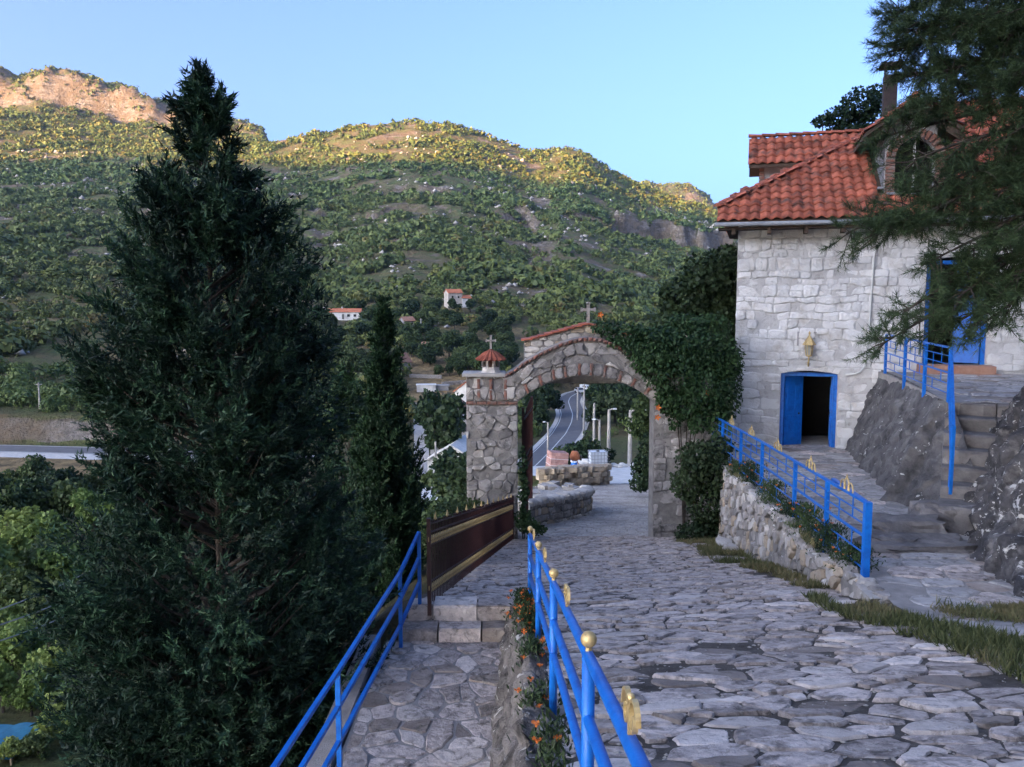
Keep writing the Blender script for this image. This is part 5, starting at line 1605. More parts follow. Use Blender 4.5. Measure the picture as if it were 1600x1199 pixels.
for px, py, Y, z0 in ((1375, 540, 10.3, 1.0), (1322, 365, 10.7, 2.0), (1352, 372, 10.5, 2.0), (1420, 350, 10.5, 1.9), (1450, 410, 10.3, 1.7), (1490, 470, 10.2, 1.3), (1545, 500, 10.1, 1.0), (1470, 520, 10.3, 0.9), (1410, 490, 10.4, 1.2), (1580, 440, 10.2, 1.3), (1520, 390, 10.4, 1.6), (1600, 350, 10.0, 1.6),
                      (1375, 215, 11.2, 2.6), (1415, 255, 11.0, 2.4), (1480, 235, 10.9, 2.5), (1440, 300, 10.8, 2.2), (1520, 270, 10.7, 2.3), (1560, 320, 10.5, 2.0), (1500, 330, 10.6, 2.0), (1570, 215, 10.6, 2.6),
                      (1392, 80, 11.6, 3.4), (1400, 20, 11.8, 3.8), (1388, -60, 11.9, 4.4), (1425, 120, 11.5, 3.2), (1410, 50, 11.2, 3.6), (1440, 165, 11.2, 3.0), (1480, 110, 11.0, 3.2), (1500, 40, 11.0, 3.7), (1450, -20, 11.4, 4.2), (1550, 150, 10.8, 3.0), (1560, 60, 10.8, 3.5), (1590, 110, 10.6, 3.2), (1610, 10, 10.6, 3.9), (1530, -60, 11, 4.5), (1600, -120, 11, 5.0), (1480, -150, 11.3, 5.0)):
    p = at(px, py, Y)
    limb(max(z0, p.z + 0.2), p, 0.05, 29 if py < 200 else (11 if py < 330 else 16), 0.28)
for k in range(16):
    a = rp.uniform(-1.2, 1.6); z = rp.uniform(1.5, 7.5); l = rp.uniform(1.5, 2.6) * (1 - (z - 1.5) / 10)
    limb(z, (tb.x + l * math.cos(a), tb.y + l * math.sin(a) * 1.2, z + 0.1), 0.05, 3, 0.2)
pt = pine('pine_tree', 'large pine whose needled boughs hang in front of the house from the right', tb, limbs, M_pine, 4)
MB().tube([(tb.x, tb.y, -2.2), (tb.x + 0.05, tb.y, 2), (tb.x, tb.y + 0.05, 5), (tb.x, tb.y, 8.4)], [0.2, 0.17, 0.11, 0.03], 10).build('trunk', M_bark, pt)

# broad-leaved crowns ------------------------------------------------
def crown_pts(blobs, n, r, shell=0.45):
    B = np.array([[*b[0], *(b[1] if hasattr(b[1], '__len__') else (b[1],) * 3)] for b in blobs], float)
    vol = (B[:, 3] * B[:, 4] * B[:, 5]) ** 0.75
    k = r.choice(len(B), n, p=vol / vol.sum())
    d = unit(r.normal(size=(n, 3))); rad = 1 - shell * r.random(n) ** 1.4
    # clumps: pull towards nearby knots on the surface
    kn = unit(r.normal(size=(len(B), 26, 3)))
    j = r.integers(0, 26, n)
    d = unit(d * 0.55 + kn[k, j] * 0.75)
    P = B[k, :3] + d * rad[:, None] * B[k, 3:]
    return P, d, k
def crown_mesh(name, blobs, n, leaf, r, asp=0.5, droop=0.0):
    P, d, k = crown_pts(blobs, n, r)
    A = unit(d * 0.35 + r.normal(size=d.shape) * 0.7 + np.array([0, 0, -droop]))
    L = leaf * (0.6 + 0.8 * r.random(n))
    S = unit(np.cross(A, d + r.normal(size=d.shape) * 0.5))
    V, F = leaf_quads(P, A, S, L, L * asp)
    rnd = np.clip(0.5 * r.random(len(blobs))[k] + 0.5 * r.random(n), 0, 1)
    return big_mesh(name, V, F, {'rnd': np.repeat(rnd, 4)})
def tree_proto(seed, n=1500, leaf=0.16, flat=0.85, slim=1.0, nblob=9):
    """a unit tree: crown about one metre in radius, its foot at the origin"""
    r = np.random.default_rng(seed)
    blobs = [((0, 0, 1.15), (0.62 * slim, 0.62 * slim, 0.6 * flat))]
    for i in range(nblob):
        a = r.random() * 6.28; q = r.uniform(0.3, 0.66) * slim; z = r.uniform(0.65, 1.7) * (0.85 + 0.15 * flat)
        s = r.uniform(0.26, 0.46)
        blobs.append(((q * math.cos(a), q * math.sin(a), z), (s, s, s * flat)))
    cm = crown_mesh('crown', blobs, n, leaf, r)
    w = MB(); w.tube([(0, 0, -0.4), (0.02, 0.01, 0.4), (-0.02, 0.0, 0.95)], [0.085, 0.065, 0.04], 7)
    for i in range(1, len(blobs)): w.tube([(0, 0, 0.45 + 0.04 * i), tuple(np.array(blobs[i][0]) * 0.6 + np.array([0, 0, 0.25])), blobs[i][0]], [0.035, 0.024, 0.01], 5, cap=False)
    tm = bpy.data.meshes.new('trunk'); tm.from_pydata([tuple(v) for v in w.v], [], w.f); tm.materials.append(M_bark)
    return cm, tm
PROTO = [tree_proto(100 + i, 1700, 0.15, [0.85, 0.7, 1.0, 0.9, 1.25, 0.8][i], [1, 1.1, 0.9, 1, 0.75, 1.15][i]) for i in range(6)]
BUSHP = [tree_proto(200 + i, 1300, 0.13, 0.75, 1.1, 7) for i in range(3)]
def plant_tree(name, label, loc, s, k, m, group=None, rz=0.0, sz=1.0, proto=None, cat='tree', sink=0.0):
    cm, tm = (proto or PROTO)[k]
    t = thing(name, label, cat, loc, rz, group)
    t.scale = (s, s, s * sz)
    t.location.z -= sink * s
    c = bpy.data.objects.new('crown', cm); C.objects.link(c); c.parent = t
    if not cm.materials: cm.materials.append(m)
    c.material_slots[0].link = 'OBJECT'; c.material_slots[0].material = m
    w = bpy.data.objects.new('trunk', tm); C.objects.link(w); w.parent = t
    return t
# near trees and bushes, each with a crown of its own
def leafy(name, label, base, blobs, n, leaf, m, seed, cat='tree', trunk=None, asp=0.5, group=None, droop=0.0):
    r = np.random.default_rng(seed)
    t = thing(name, label, cat, base, group=group)
    me = crown_mesh('crown' if cat == 'tree' else 'foliage', blobs, n, leaf, r, asp, droop)
    b = Vector(base)
    me.transform(Matrix.Translation(-b))
    link('crown' if cat == 'tree' else 'foliage', me, m, t)
    w = MB()
    for bl in blobs:
        q = Vector(bl[0]); mid = b.lerp(q, 0.5) + Vector((0, 0, 0.1))
        w.tube([b + Vector((0, 0, -0.2)), mid, q], [trunk or 0.03, (trunk or 0.03) * 0.6, (trunk or 0.03) * 0.2], 5, cap=False)
    w.build('trunk' if cat == 'tree' else 'stem', M_bark, t)
    return t
def bp(px, py, Y, rpx, rz=None, ry=None):
    """a leaf blob seen round this picture point at this distance"""
    p = at(px, py, Y); s = rpx * Y / FPX
    return (tuple(p), (s, ry or s, (rz * Y / FPX) if rz else s))
leafy('dark_tree', 'dense dark green tree behind the gateway against the house corner', (5.7, 26.5, Hs(5.7, 26.5)),
      [bp(1105, 430, 26, 42, 38), bp(1070, 470, 26, 40, 40), bp(1120, 480, 26.5, 45, 50), bp(1090, 530, 26, 52, 45), bp(1050, 520, 25.5, 35, 32), bp(1135, 560, 26, 40, 50), bp(1140, 410, 27, 35, 25), bp(1100, 590, 25.5, 40, 40)], 15000, 0.13, M_leafdark, 41, trunk=0.12)
leafy('roof_tree', 'feathery tree rising behind the tiled roof', tuple(Vector(hw(3.2, 10.5, -3.5))),
      [bp(1345, 165, 32, 30, 26), bp(1310, 185, 32, 26, 16), bp(1370, 190, 32, 30, 30), bp(1330, 215, 32, 40, 20), bp(1370, 145, 33, 14, 12), bp(1285, 190, 32, 16, 8)], 5600, 0.11, M_leafdark, 42, trunk=0.10)
vine = thing('climbing_vine', 'dark green trumpet vine smothering the right side of the arch', 'vine', (4.2, 18.9, -5.4))
vb = [bp(948, 512, 19.2, 24, 12), bp(980, 523, 19.1, 34, 20), bp(1015, 540, 18.9, 36, 30), bp(1050, 545, 18.8, 42, 34), bp(1090, 550, 18.9, 42, 38), bp(1125, 560, 19.0, 36, 42), bp(1060, 590, 18.5, 40, 40), bp(1030, 575, 18.5, 26, 34), bp(1100, 605, 18.6, 42, 40), bp(1130, 620, 18.9, 30, 40), bp(1075, 630, 18.6, 34, 26), bp(1010, 560, 18.7, 26, 24), bp(1045, 625, 18.6, 20, 24), bp(965, 535, 18.9, 20, 10), bp(995, 548, 18.75, 22, 16), bp(1120, 660, 18.5, 22, 26), bp(1090, 655, 18.4, 18, 22), bp(1140, 590, 19.2, 22, 60), bp(1055, 655, 18.55, 10, 18), bp(1070, 505, 19.4, 30, 16), bp(1110, 510, 19.6, 34, 20), bp(1033, 520, 19.3, 26, 12), bp(1036, 612, 18.5, 10, 26)]
r = np.random.default_rng(77)
vm = crown_mesh('foliage', vb, 19000, 0.085, r, 0.30, 0.7); vm.transform(Matrix.Translation(-Vector((4.2, 18.9, -5.4)))); link('foliage', vm, M_vine, vine)
sv = MB()
for q in (vb[3], vb[4], vb[6], vb[8], vb[10]): sv.tube([(PR0 + 0.7, AY - 0.06, -5.5), (PR0 + 0.6 + 0.2 * (q[0][0] - 3.5), AY - 0.12, -4.0), q[0]], [0.018, 0.014, 0.008], 5)
tag(sv.build('stem', M_bark, vine), kind='stuff')
for px, py in ((1105, 613), (1027, 652), (1028, 637), (938, 492)):
    p = at(px, py, 18.35 if py > 560 else 18.4)
    fm = MB()
    for k in range(5):
        a = k * 1.256; fm.add([p, p + Vector((0.05 * math.cos(a - .5), -0.02, 0.05 * math.sin(a - .5))), p + Vector((0.075 * math.cos(a), -0.05, 0.075 * math.sin(a))), p + Vector((0.05 * math.cos(a + .5), -0.02, 0.05 * math.sin(a + .5)))], [(0, 1, 2, 3)])
    fm.lathe(p + Vector((0, 0.03, -0.03)), [(0.012, 0), (0.02, 0.05)], 6)
    fm.build('flower', M_flower, vine)
leafy('ivy_plant', 'ivy creeping up the inner edge of the left gate pier', (0.25, 18.85, -5.55), [bp(818, 810, 18.6, 14, 14), bp(826, 822, 18.3, 18, 10), bp(818, 770, 18.7, 8, 30), bp(817, 725, 18.75, 6, 28), bp(840, 828, 18.4, 14, 7)], 1800, 0.06, M_vine, 43, 'vine', 0.015)
leafy('gate_bush', 'dark leafy bush at the foot of the right gate pier', (4.0, 17.2, -5.05), [bp(1095, 720, 17.4, 40, 30), bp(1120, 745, 17.3, 34, 36), bp(1075, 755, 17.3, 28, 28), bp(1105, 790, 17.2, 34, 34), bp(1085, 835, 17.0, 30, 20), bp(1125, 700, 17.5, 24, 18), bp(1120, 830, 17.2, 24, 20)], 6500, 0.07, M_leafdark, 44, 'bush', 0.03)
leafy('lane_bush', 'dense dark bush bulging over the right edge of the lane', (5.7, 30.0, Hs(5.7, 30)), [bp(1008, 735, 30, 22, 26), bp(1000, 755, 29, 16, 14), bp(1018, 700, 31, 20, 26), bp(1024, 745, 30, 20, 24)], 4200, 0.10, M_leafdark, 45, 'bush', 0.04)
leafy('lane_tree', 'fresh green tree over the lane seen through the arch', (6.6, 36.0, Hs(6.6, 36)), [bp(1010, 640, 36, 22, 24), bp(1000, 665, 36, 18, 20), bp(1022, 610, 37, 22, 24), bp(1030, 670, 36, 26, 30)], 3600, 0.13, M_leaf, 46, 'tree', 0.07)
for k, (px, py, Y, rp_) in enumerate(((700, 800, 15.5, 26), (722, 792, 17.5, 20), (684, 812, 13.5, 20), (742, 790, 18.4, 14))):
    p = at(px, py, Y)
    leafy('fence_shrub', ['pale green shrub behind the middle of the maroon fence', 'small shrub at the foot of the left gate pier', 'small shrub by the near end of the maroon fence', 'low shrub between fence and left gate pier'][k], (p.x - 0.2, Y, Hs(p.x - 0.3, Y)), [bp(px, py, Y, rp_, rp_ * 0.8), bp(px - 10, py + 14, Y, rp_), bp(px + 8, py + 16, Y, rp_), bp(px, py + 40, Y, rp_ * 1.2)], 1500, 0.05, M_leaf, 50 + k, 'bush', 0.015)

# grass verge along the retaining wall
r = np.random.default_rng(15)
n = 24000
gy = r.uniform(4.0, 16.8, n); gxx = 3.62 + 0.16 * np.sin(gy * 1.3) + np.abs(r.normal(size=n)) * 0.0 + (r.random(n) - 0.35) * np.interp(gy, [4, 7, 9, 12, 17], [0.85, 0.75, 0.50, 0.62, 0.95])
keep = (fbm(gxx * 2.2, gy * 2.2, 3, 4) > 0.40) & (gxx < np.interp(gy, [4, 8.3, 8.7, 20], [4.6, 4.4, 3.93, 4.6]))
gxx, gy = gxx[keep], gy[keep]
ex = r.random(1400); gxx = np.concatenate([gxx, 4.35 + 0.75 * ex + 0.05 * r.normal(size=1400), 4.9 + 0.5 * ex]); gy = np.concatenate([gy, 8.05 + 0.28 * r.normal(size=1400) * 0.6 - 0.3 * ex, 8.15 + 0.05 * r.normal(size=1400)])
gz = np.where(gxx < np.where(gy > 8.5, np.interp(gy, [q[1] for q in WALL], [q[0] for q in WALL]) + 0.05, 3.95), main_z(gxx, gy), np.maximum(terrace_z(gy), main_z(4.0, gy)))
n = len(gy)
A = unit(np.stack([r.normal(size=n) * 0.5, r.normal(size=n) * 0.5, 0.9 + 0 * gy], 1))
L = 0.07 + 0.08 * r.random(n) * (0.4 + 1.2 * fbm(gxx * 1.5, gy * 1.5, 2, 9)); 
V, F = leaf_quads(np.stack([gxx, gy, gz - 0.005], 1), A, side_of(A, r), L, 0.0045 + 0.003 * r.random(n))
dry = np.clip(sst(0.5, 0.62, fbm(gxx * 1.1, gy * 0.6, 3, 22)) * 0.8 + sst(12, 15, gy) * 0.5, 0, 1) * r.random(n)
n0 = n
tag(big('grass', V, F, M_grass, None, {'rnd': np.repeat(r.random(n), 4), 'tone': np.repeat(dry, 4)}), 'strip of green and dry grass beside the paved path', 'grass', kind='stuff')

# flowering plants
def flower_plant(name, label, base, h, w, nl, nf, m, seed, group=None, leaf=0.05):
    r = np.random.default_rng(seed)
    t = thing(name, label, 'plant', base, group=group)
    P = np.stack([r.normal(size=nl) * w, r.normal(size=nl) * w * 1.3, h * r.random(nl) ** 0.8], 1)
    A = unit(np.stack([r.normal(size=nl) * 0.6, r.normal(size=nl) * 0.6, 0.35 + r.random(nl)], 1))
    V, F = leaf_quads(P, A, side_of(A, r), leaf * (0.6 + 0.8 * r.random(nl)), leaf * 0.16 + 0 * P[:, 0])
    big('foliage', V, F, m, t, {'rnd': np.repeat(r.random(nl), 4)}, local=True)
    for k in range(nf):
        c = Vector((r.normal() * w * 1.1, r.normal() * w * 1.4, h * r.uniform(0.45, 1.08)))
        fm = MB()
        for q in range(5):
            a = q * 1.256 + r.random(); s = 0.022
            fm.add([c, c + Vector((s * math.cos(a - .6), s * math.sin(a - .6), 0.006)), c + Vector((s * 1.3 * math.cos(a), s * 1.3 * math.sin(a), 0.012)), c + Vector((s * math.cos(a + .6), s * math.sin(a + .6), 0.006))], [(0, 1, 2, 3)])
        fm.lathe(c, [(0.006, -0.012), (0.009, 0.008)], 5)
        fm.build('flower', M_flower, t, local=True)
    return t
KP = ['orange flowered plant at the far end of the rock kerb', 'orange flowered plant on the kerb below the second gold ball', 'orange flowered plant on the kerb between two railing posts', 'straggling plant with few orange flowers on the near kerb', 'dark feathery plant on the kerb by the nearest railing post']
for k, (y, x, h, w, nf) in enumerate(((8.6, 0.13, 0.36, 0.06, 26), (7.7, 0.15, 0.34, 0.06, 20), (6.5, 0.16, 0.28, 0.055, 10), (5.1, 0.17, 0.26, 0.06, 5), (3.9, 0.19, 0.40, 0.05, 3))):
    flower_plant('flower_plant', KP[k], (x, y, float(main_z(0.2, y)) - 0.06), h, w, (1100, 900, 520, 380, 420)[k], nf, M_leafdark, 300 + k, 'plants along the rock kerb', 0.05)
TPL = ['orange flower clump at the near end of the terrace planter', 'second orange flower clump up the terrace planter', 'third orange flower clump up the terrace planter', 'fourth flower clump up the terrace planter', 'bushy flower clump in the middle of the terrace planter', 'reddish flower clump above the top of the rubble wall', 'flower clump at the far end of the terrace planter']
for k, y in enumerate((9.75, 10.5, 11.3, 12.2, 13.4, 14.8, 15.9)):
    flower_plant('flower_clump', TPL[k], (wall_x(y) + 0.22, y, ter_z(5, y) - 0.06), 0.30 + 0.08 * (k % 3), 0.11, 1100, 9 + 3 * (k % 2), M_leafdark if k % 2 else M_leaf, 330 + k, 'flowers in the terrace planter', 0.055)
p = at(1152, 872, 14.6)
pale = boulder('pale_slab', (3.98, 15.2, float(main_z(3.8, 15.2)) + 0.1), 0.26, 9, M_rub2, None, (0.5, 1.15, 0.22), 8); pale.rotation_euler = (0, 0, 0)
tag(pale, 'long pale stone lying at the foot of the rubble wall', 'stone')
tag(boulder('round_stone', (3.88, 14.4, float(main_z(3.8, 14.4)) + 0.06), 0.11, 4, M_rub2, None, (1.2, 1, 0.8), 8), 'rounded pale stone in the grass below the rubble wall', 'stone')

# loose chips and pebbles in the joints of the path
r = np.random.default_rng(64); n = 2600
pxx = r.uniform(0.35, 3.8, n); pyy = 1.5 + 9.0 * r.random(n) ** 1.3
sz = 0.006 + 0.016 * r.random(n) ** 3
oc = np.array([(1, 0, 0), (0, 1, 0), (-1, 0, 0), (0, -1, 0), (0, 0, 1), (0, 0, -1)], float)
V = oc[None] * (0.6 + 0.7 * r.random((n, 6, 1))) * sz[:, None, None] * np.array([1.2, 1.0, 0.6]) + np.stack([pxx, pyy, main_z(pxx, pyy) + 0.004], 1)[:, None]
tri = np.array([(0, 1, 4), (1, 2, 4), (2, 3, 4), (3, 0, 4), (1, 0, 5), (2, 1, 5), (3, 2, 5), (0, 3, 5)])
pb = big('pebbles', V.reshape(-1, 3), (tri[None] + 6 * np.arange(n)[:, None, None]).reshape(-1, 3), M_rub2)
tag(pb, 'small loose stone chips in the joints of the paved path', 'pebbles', kind='stuff')

# ================================================================== scrub on the slopes (too many to count: one mass)
def scrub(name, label, n, y0, y1, K, size, seed, thr=0.42, s_leaf=0.55, pxr=(-240, 1260)):
    r = np.random.default_rng(seed)
    Y = np.sqrt(r.random(n) * (y1 ** 2 - y0 ** 2) + y0 ** 2)
    px = r.uniform(*pxr, n)
    X = (px - 800) / FPX * Y
    keep = fbm(X / 26, Y / 26, 4, 61) > thr - 0.10 * r.random(n) + 0.05
    keep &= field_mask(X, Y) < 0.55 + 0.3 * (r.random(n) < 0.1)
    scree = sst(770, 840, px) * sst(1010, 930, px) * sst(520, 570, Y) * sst(770, 720, Y)
    keep &= r.random(n) > scree * 0.75
    left = sst(330, 230, px) * sst(160, 190, Y) * sst(480, 400, Y)
    keep &= r.random(n) > left * 0.35
    for pts, hw_ in ROADS:
        d, _ = near_road(X, Y, pts); keep &= d > hw_ + 1.8
    keep &= ~((px < 330) & (Y > 147) & (Y < 160))
    for ex, ey, er in CLEAR: keep &= np.hypot(X - ex, Y - ey) > er
    # no bushes on steep rock
    e = 2.5; sl = np.hypot((H(X + e, Y) - H(X - e, Y)) / (2 * e), (H(X, Y + e) - H(X, Y - e)) / (2 * e))
    keep &= (sl < 1.0) | ((Y > 1250) & (r.random(len(X)) < 0.35))
    X, Y, px = X[keep], Y[keep], px[keep]; n = len(X)
    Z = H(X, Y)
    Rr = size * (0.36 + 1.15 * r.random(n) ** 2.2) * (0.55 + 0.95 * fbm(X / 40, Y / 40, 2, 71))
    d = unit(r.normal(size=(n, K, 3)) + np.array([0, 0, 0.45]))
    rad = 0.70 + 0.38 * r.random((n, K))
    P = np.stack([X, Y, Z + Rr * 0.45], 1)[:, None] + d * (rad * Rr[:, None])[..., None] * np.array([1, 1, 0.8])
    nrm = unit(d + r.normal(size=d.shape) * 0.45)
    a = unit(np.cross(nrm, r.normal(size=d.shape))); b = np.cross(nrm, a)
    s = (s_leaf * Rr)[:, None, None]
    V = np.stack([P + a * s, P - a * s * 0.5 + b * s * 0.87, P - a * s * 0.5 - b * s * 0.87], 2).reshape(-1, 3)
    F = np.arange(len(V)).reshape(-1, 3)
    rnd = np.clip(r.random(n)[:, None] * 0.75 + 0.25 * r.random((n, K)), 0, 1)
    tone = np.repeat((r.random(n) < 0.07 + 0.20 * sst(880, 1000, Y))[:, None] * (0.2 + 0.5 * r.random(n))[:, None], K, 1)
    o = big(name, V, F, M_scrub, None, {'rnd': np.repeat(rnd.ravel(), 3), 'tone': np.repeat(tone.ravel(), 3)})
    tag(o, label, 'scrub', kind='stuff')
    return n

CLEAR = []                                        # (x, y, radius) kept free for houses
M_vwhite = surf('village_white', (0.62, 0.60, 0.57), (0.72, 0.70, 0.67), 0.6, 0.9, 0.1, 10, third=((0.4, 0.37, 0.34), 0.5, 0.5, 0.8))
M_vstone = surf('village_stone', (0.38, 0.33, 0.28), (0.52, 0.47, 0.42), 1.2, 0.9, 0.3, 6)
M_vgrey = surf('village_grey', (0.26, 0.25, 0.25), (0.36, 0.35, 0.34), 0.6, 0.9, 0.2, 8)
M_vtile = surf('village_tile', (0.42, 0.13, 0.065), (0.52, 0.19, 0.10), 0.9, 0.85, 0.3, 6)
M_vtile2 = surf('village_tile_old', (0.30, 0.15, 0.10), (0.40, 0.22, 0.15), 0.9, 0.9, 0.3, 6)
M_pane = surf('window_dark', (0.02, 0.022, 0.025), (0.03, 0.03, 0.035), 2, 0.2, 0, 5, spec=0.6)
M_shut = surf('grey_door', (0.12, 0.11, 0.10), (0.16, 0.15, 0.14), 2, 0.7, 0, 5)
def village_house(name, label, loc, rz, w, d, h, rise, wm, rm, windows=(), doors=(), side_windows=(), over=0.35, chimney=None, cat='house', parent=None):
    """gabled house: front (local -y) carries the listed openings; ridge along x"""
    t = parent or thing(name, label, cat, loc, rz)
    L = Vector(loc)
    mb = MB(); z0 = -1.5
    V = [(-w / 2, -d / 2, z0), (w / 2, -d / 2, z0), (w / 2, d / 2, z0), (-w / 2, d / 2, z0), (-w / 2, -d / 2, h), (w / 2, -d / 2, h), (w / 2, d / 2, h), (-w / 2, d / 2, h), (-w / 2, 0, h + rise), (w / 2, 0, h + rise)]
    mb.add(V, [(0, 1, 5, 4), (2, 3, 7, 6), (1, 2, 6, 9, 5), (3, 0, 4, 8, 7)])
    mb.build('wall', wm, t, local=True)
    s = rise / (d / 2); e = d / 2 + over; ze = h - over * s
    r = MB()
    for sg in (-1, 1):
        V = [(-w / 2 - over, 0, h + rise + 0.06), (w / 2 + over, 0, h + rise + 0.06), (w / 2 + over, sg * e, ze + 0.06), (-w / 2 - over, sg * e, ze + 0.06)]
        V += [(x, y, z + 0.16) for x, y, z in V]
        r.add(V, [(0, 1, 2, 3), (7, 6, 5, 4), (2, 3, 7, 6), (0, 3, 7, 4), (1, 2, 6, 5)])
    ro = r.build('roof', rm, t, local=True)
    if chimney: MB().box((chimney, d * 0.15, h + rise + 0.2), (0.6, 0.6, 1.3)).build('chimney', wm, ro, local=True)
    def opening(x, z, ww, hh, nm, side=0):
        f = MB(); g = MB()
        if side == 0:
            f.box((x, -d / 2 - 0.03, z), (ww + 0.16, 0.10, hh + 0.16)); g.box((x, -d / 2 - 0.07, z), (ww, 0.06, hh))
        else:
            f.box((side * w / 2 + side * 0.03, x, z), (0.10, ww + 0.16, hh + 0.16)); g.box((side * (w / 2 + 0.07), x, z), (0.06, ww, hh))
        o = f.build(nm, wm, t, local=True); g.build('pane' if nm == 'window' else 'panel', M_pane if nm == 'window' else M_shut, o, local=True)
    for x, z, ww, hh in windows: opening(x, z, ww, hh, 'window')
    for x, z, ww, hh in doors: opening(x, z, ww, hh, 'door')
    for x, z, ww, hh, sd in side_windows: opening(x, z, ww, hh, 'window', sd)
    return t
def facing(p): return math.atan2(-p.x, p.y) * 1.0      # turn the front towards the photographer
def site(px, py, r=7.0, y0=180.0):
    p = hit(px, py, y0); CLEAR.append((p.x, p.y, r)); CLEAR.append((p.x * (1 - 6 / p.y), p.y - 6, r * 0.8)); return p
# houses on the slope
p = site(540, 499, 10)
village_house('village_house', 'long low white house with red roof on the slope', p, facing(p) - 0.15, 14.0, 6.5, 3.2, 1.4, M_vwhite, M_vtile, [(1.8, 1.7, 1.2, 1.1), (4.6, 1.7, 1.2, 1.1)], [(-0.6, 1.2, 1.0, 2.2)], [(-4.2, 1.7, 1.0, 1.0, 1)], chimney=-1.5)
p = site(708, 479, 9)
tall = village_house('tall_house', 'tall grey stone house with red roof and lower annex on the slope', p, facing(p) + 0.35, 7.0, 6.0, 6.4, 1.6, M_vstone, M_vtile, [(-1.4, 4.4, 0.9, 1.1), (1.6, 4.4, 0.8, 1.0), (-1.4, 1.6, 0.9, 1.1)], [], [(0.0, 4.6, 0.8, 1.0, 1), (0.0, 1.8, 0.8, 1.1, 1)])
q = Vector(p) + Vector((5.6, 1.2, 0.6))
village_house('annex_house', 'small white annex with red roof against the tall stone house', q, facing(p) + 0.35, 4.4, 4.4, 3.3, 1.3, M_vwhite, M_vtile, [(0.7, 1.8, 0.7, 0.9)], [], [(0.0, 1.9, 0.6, 0.9, 1)])
p = site(636, 510, 6)
village_house('stone_hut', 'dark hut with sagging old tile roof below the white house', p, facing(p) + 0.5, 5.0, 4.6, 2.3, 1.5, M_vgrey, M_vtile2, [(1.2, 1.2, 0.7, 0.7)], [(-0.8, 1.0, 1.0, 1.9)])
p = site(669, 549, 5)
village_house('ruined_hut', 'little pale hut with broken roof among the village trees', p, facing(p) - 0.3, 4.2, 3.6, 2.0, 1.0, M_vwhite, M_vtile2, [(0.9, 1.1, 0.6, 0.7)], [(-0.8, 0.9, 0.8, 1.7)])
p = site(626, 575, 6)
village_house('red_roof_hut', 'hut with steep rusty roof beside the slim cypress', p, facing(p) + 0.9, 5.0, 4.6, 2.0, 2.6, M_vstone, M_vtile2, [(1.2, 1.2, 0.6, 0.7)], [])
# buildings down by the left pier
p = Vector(at(716, 760, 118)); p.z = Hs(p.x, 118); CLEAR.append((p.x, 118, 7))
village_house('white_chapel', 'white gabled building with pale roof beside the left gate pier', p, facing(p) + 1.35, 8.0, 7.0, 4.6, 2.1, M_vwhite, M_gravel, [], [(1.2, 1.1, 1.0, 2.1)], [(0, 2.2, 0.9, 1.2, -1)], 0.5)
p = Vector(at(715, 700, 140)); p.z = Hs(p.x, 140); CLEAR.append((p.x, 140, 7))
village_house('grey_barn', 'flat grey concrete barn behind the white gabled building', p, facing(p), 9.0, 7.0, 7.6, 0.35, M_vgrey, M_vgrey, [(-2.6, 5.6, 1.0, 1.0), (1.0, 5.6, 1.0, 1.0)], [])
p = Vector(at(712, 660, 158)); p.z = Hs(p.x, 158); CLEAR.append((p.x, 158, 6))
village_house('brown_roof_house', 'grey house with small brown gable behind the barn', p, facing(p) + 1.45, 7.0, 6.0, 5.6, 2.2, M_vgrey, M_vtile2, [(0.0, 3.0, 0.8, 1.0)], [])
p = Vector(at(742, 660, 172)); p.z = Hs(p.x, 172); CLEAR.append((p.x, 172, 6))
village_house('orange_roof_house', 'white house with orange roof edge showing left of the gate pier', p, facing(p) + 1.2, 7.0, 6.0, 8.2, 2.2, M_vwhite, M_vtile, [(1.4, 4.0, 0.8, 1.0)], [])
# flat concrete roofs below the fence
def flat_block(name, label, corners, z, h, m):
    t = thing(name, label, 'building', (corners[0][0], corners[0][1], z - h))
    MB().prism(corners, lambda u, v, d: (u, v, z + d), -h, -0.25).build('wall', M_vwhite, t)
    c = (sum(q[0] for q in corners) / 4, sum(q[1] for q in corners) / 4)
    big_c = [(c[0] + (x - c[0]) * 1.06, c[1] + (y - c[1]) * 1.06) for x, y in corners]
    MB().prism(big_c, lambda u, v, d: (u, v, z + d), -0.25, 0.0).build('roof_slab', m, t)
    MB().bar((corners[1][0], corners[1][1], z + 0.1), (corners[2][0], corners[2][1], z + 0.1), 0.25, 0.35).build('parapet', m, t)
zz = -19.5
cs = [at_z(a, b, zz) for a, b in ((655, 815), (715, 800), (694, 762), (660, 758))]
flat_block('flat_roof_building', 'pale flat concrete roof seen over the maroon fence', [(q.x, q.y) for q in cs], zz, 6.0, M_gravel)
cs = [at_z(a, b, -21.5) for a, b in ((682, 765), (704, 762), (700, 752), (680, 755))]
flat_block('small_flat_roof', 'small white flat roof behind the larger concrete roof', [(q.x, q.y) for q in cs], -21.5, 4.0, M_vwhite)
# white tomb block and slabs on the dry terraces
for nm, lb, px, py, w, d, h, m in (('white_cistern', 'low white cistern on the dry grass terraces', 666, 611, 5.2, 3.5, 1.7, M_vwhite), ('grey_cistern', 'low grey cistern right beside the white cistern', 689, 609, 4.2, 3.0, 1.2, M_vgrey)):
    p = site(px, py, 5, 200)
    t = thing(nm, lb, 'cistern', p, facing(p))
    MB().box((0, 0, h / 2 - 0.5), (w, d, h + 1.0)).build('tank', m, t, local=True)
    MB().box((0, 0, h + 0.08), (w + 0.4, d + 0.4, 0.16)).build('lid', m, t, local=True)
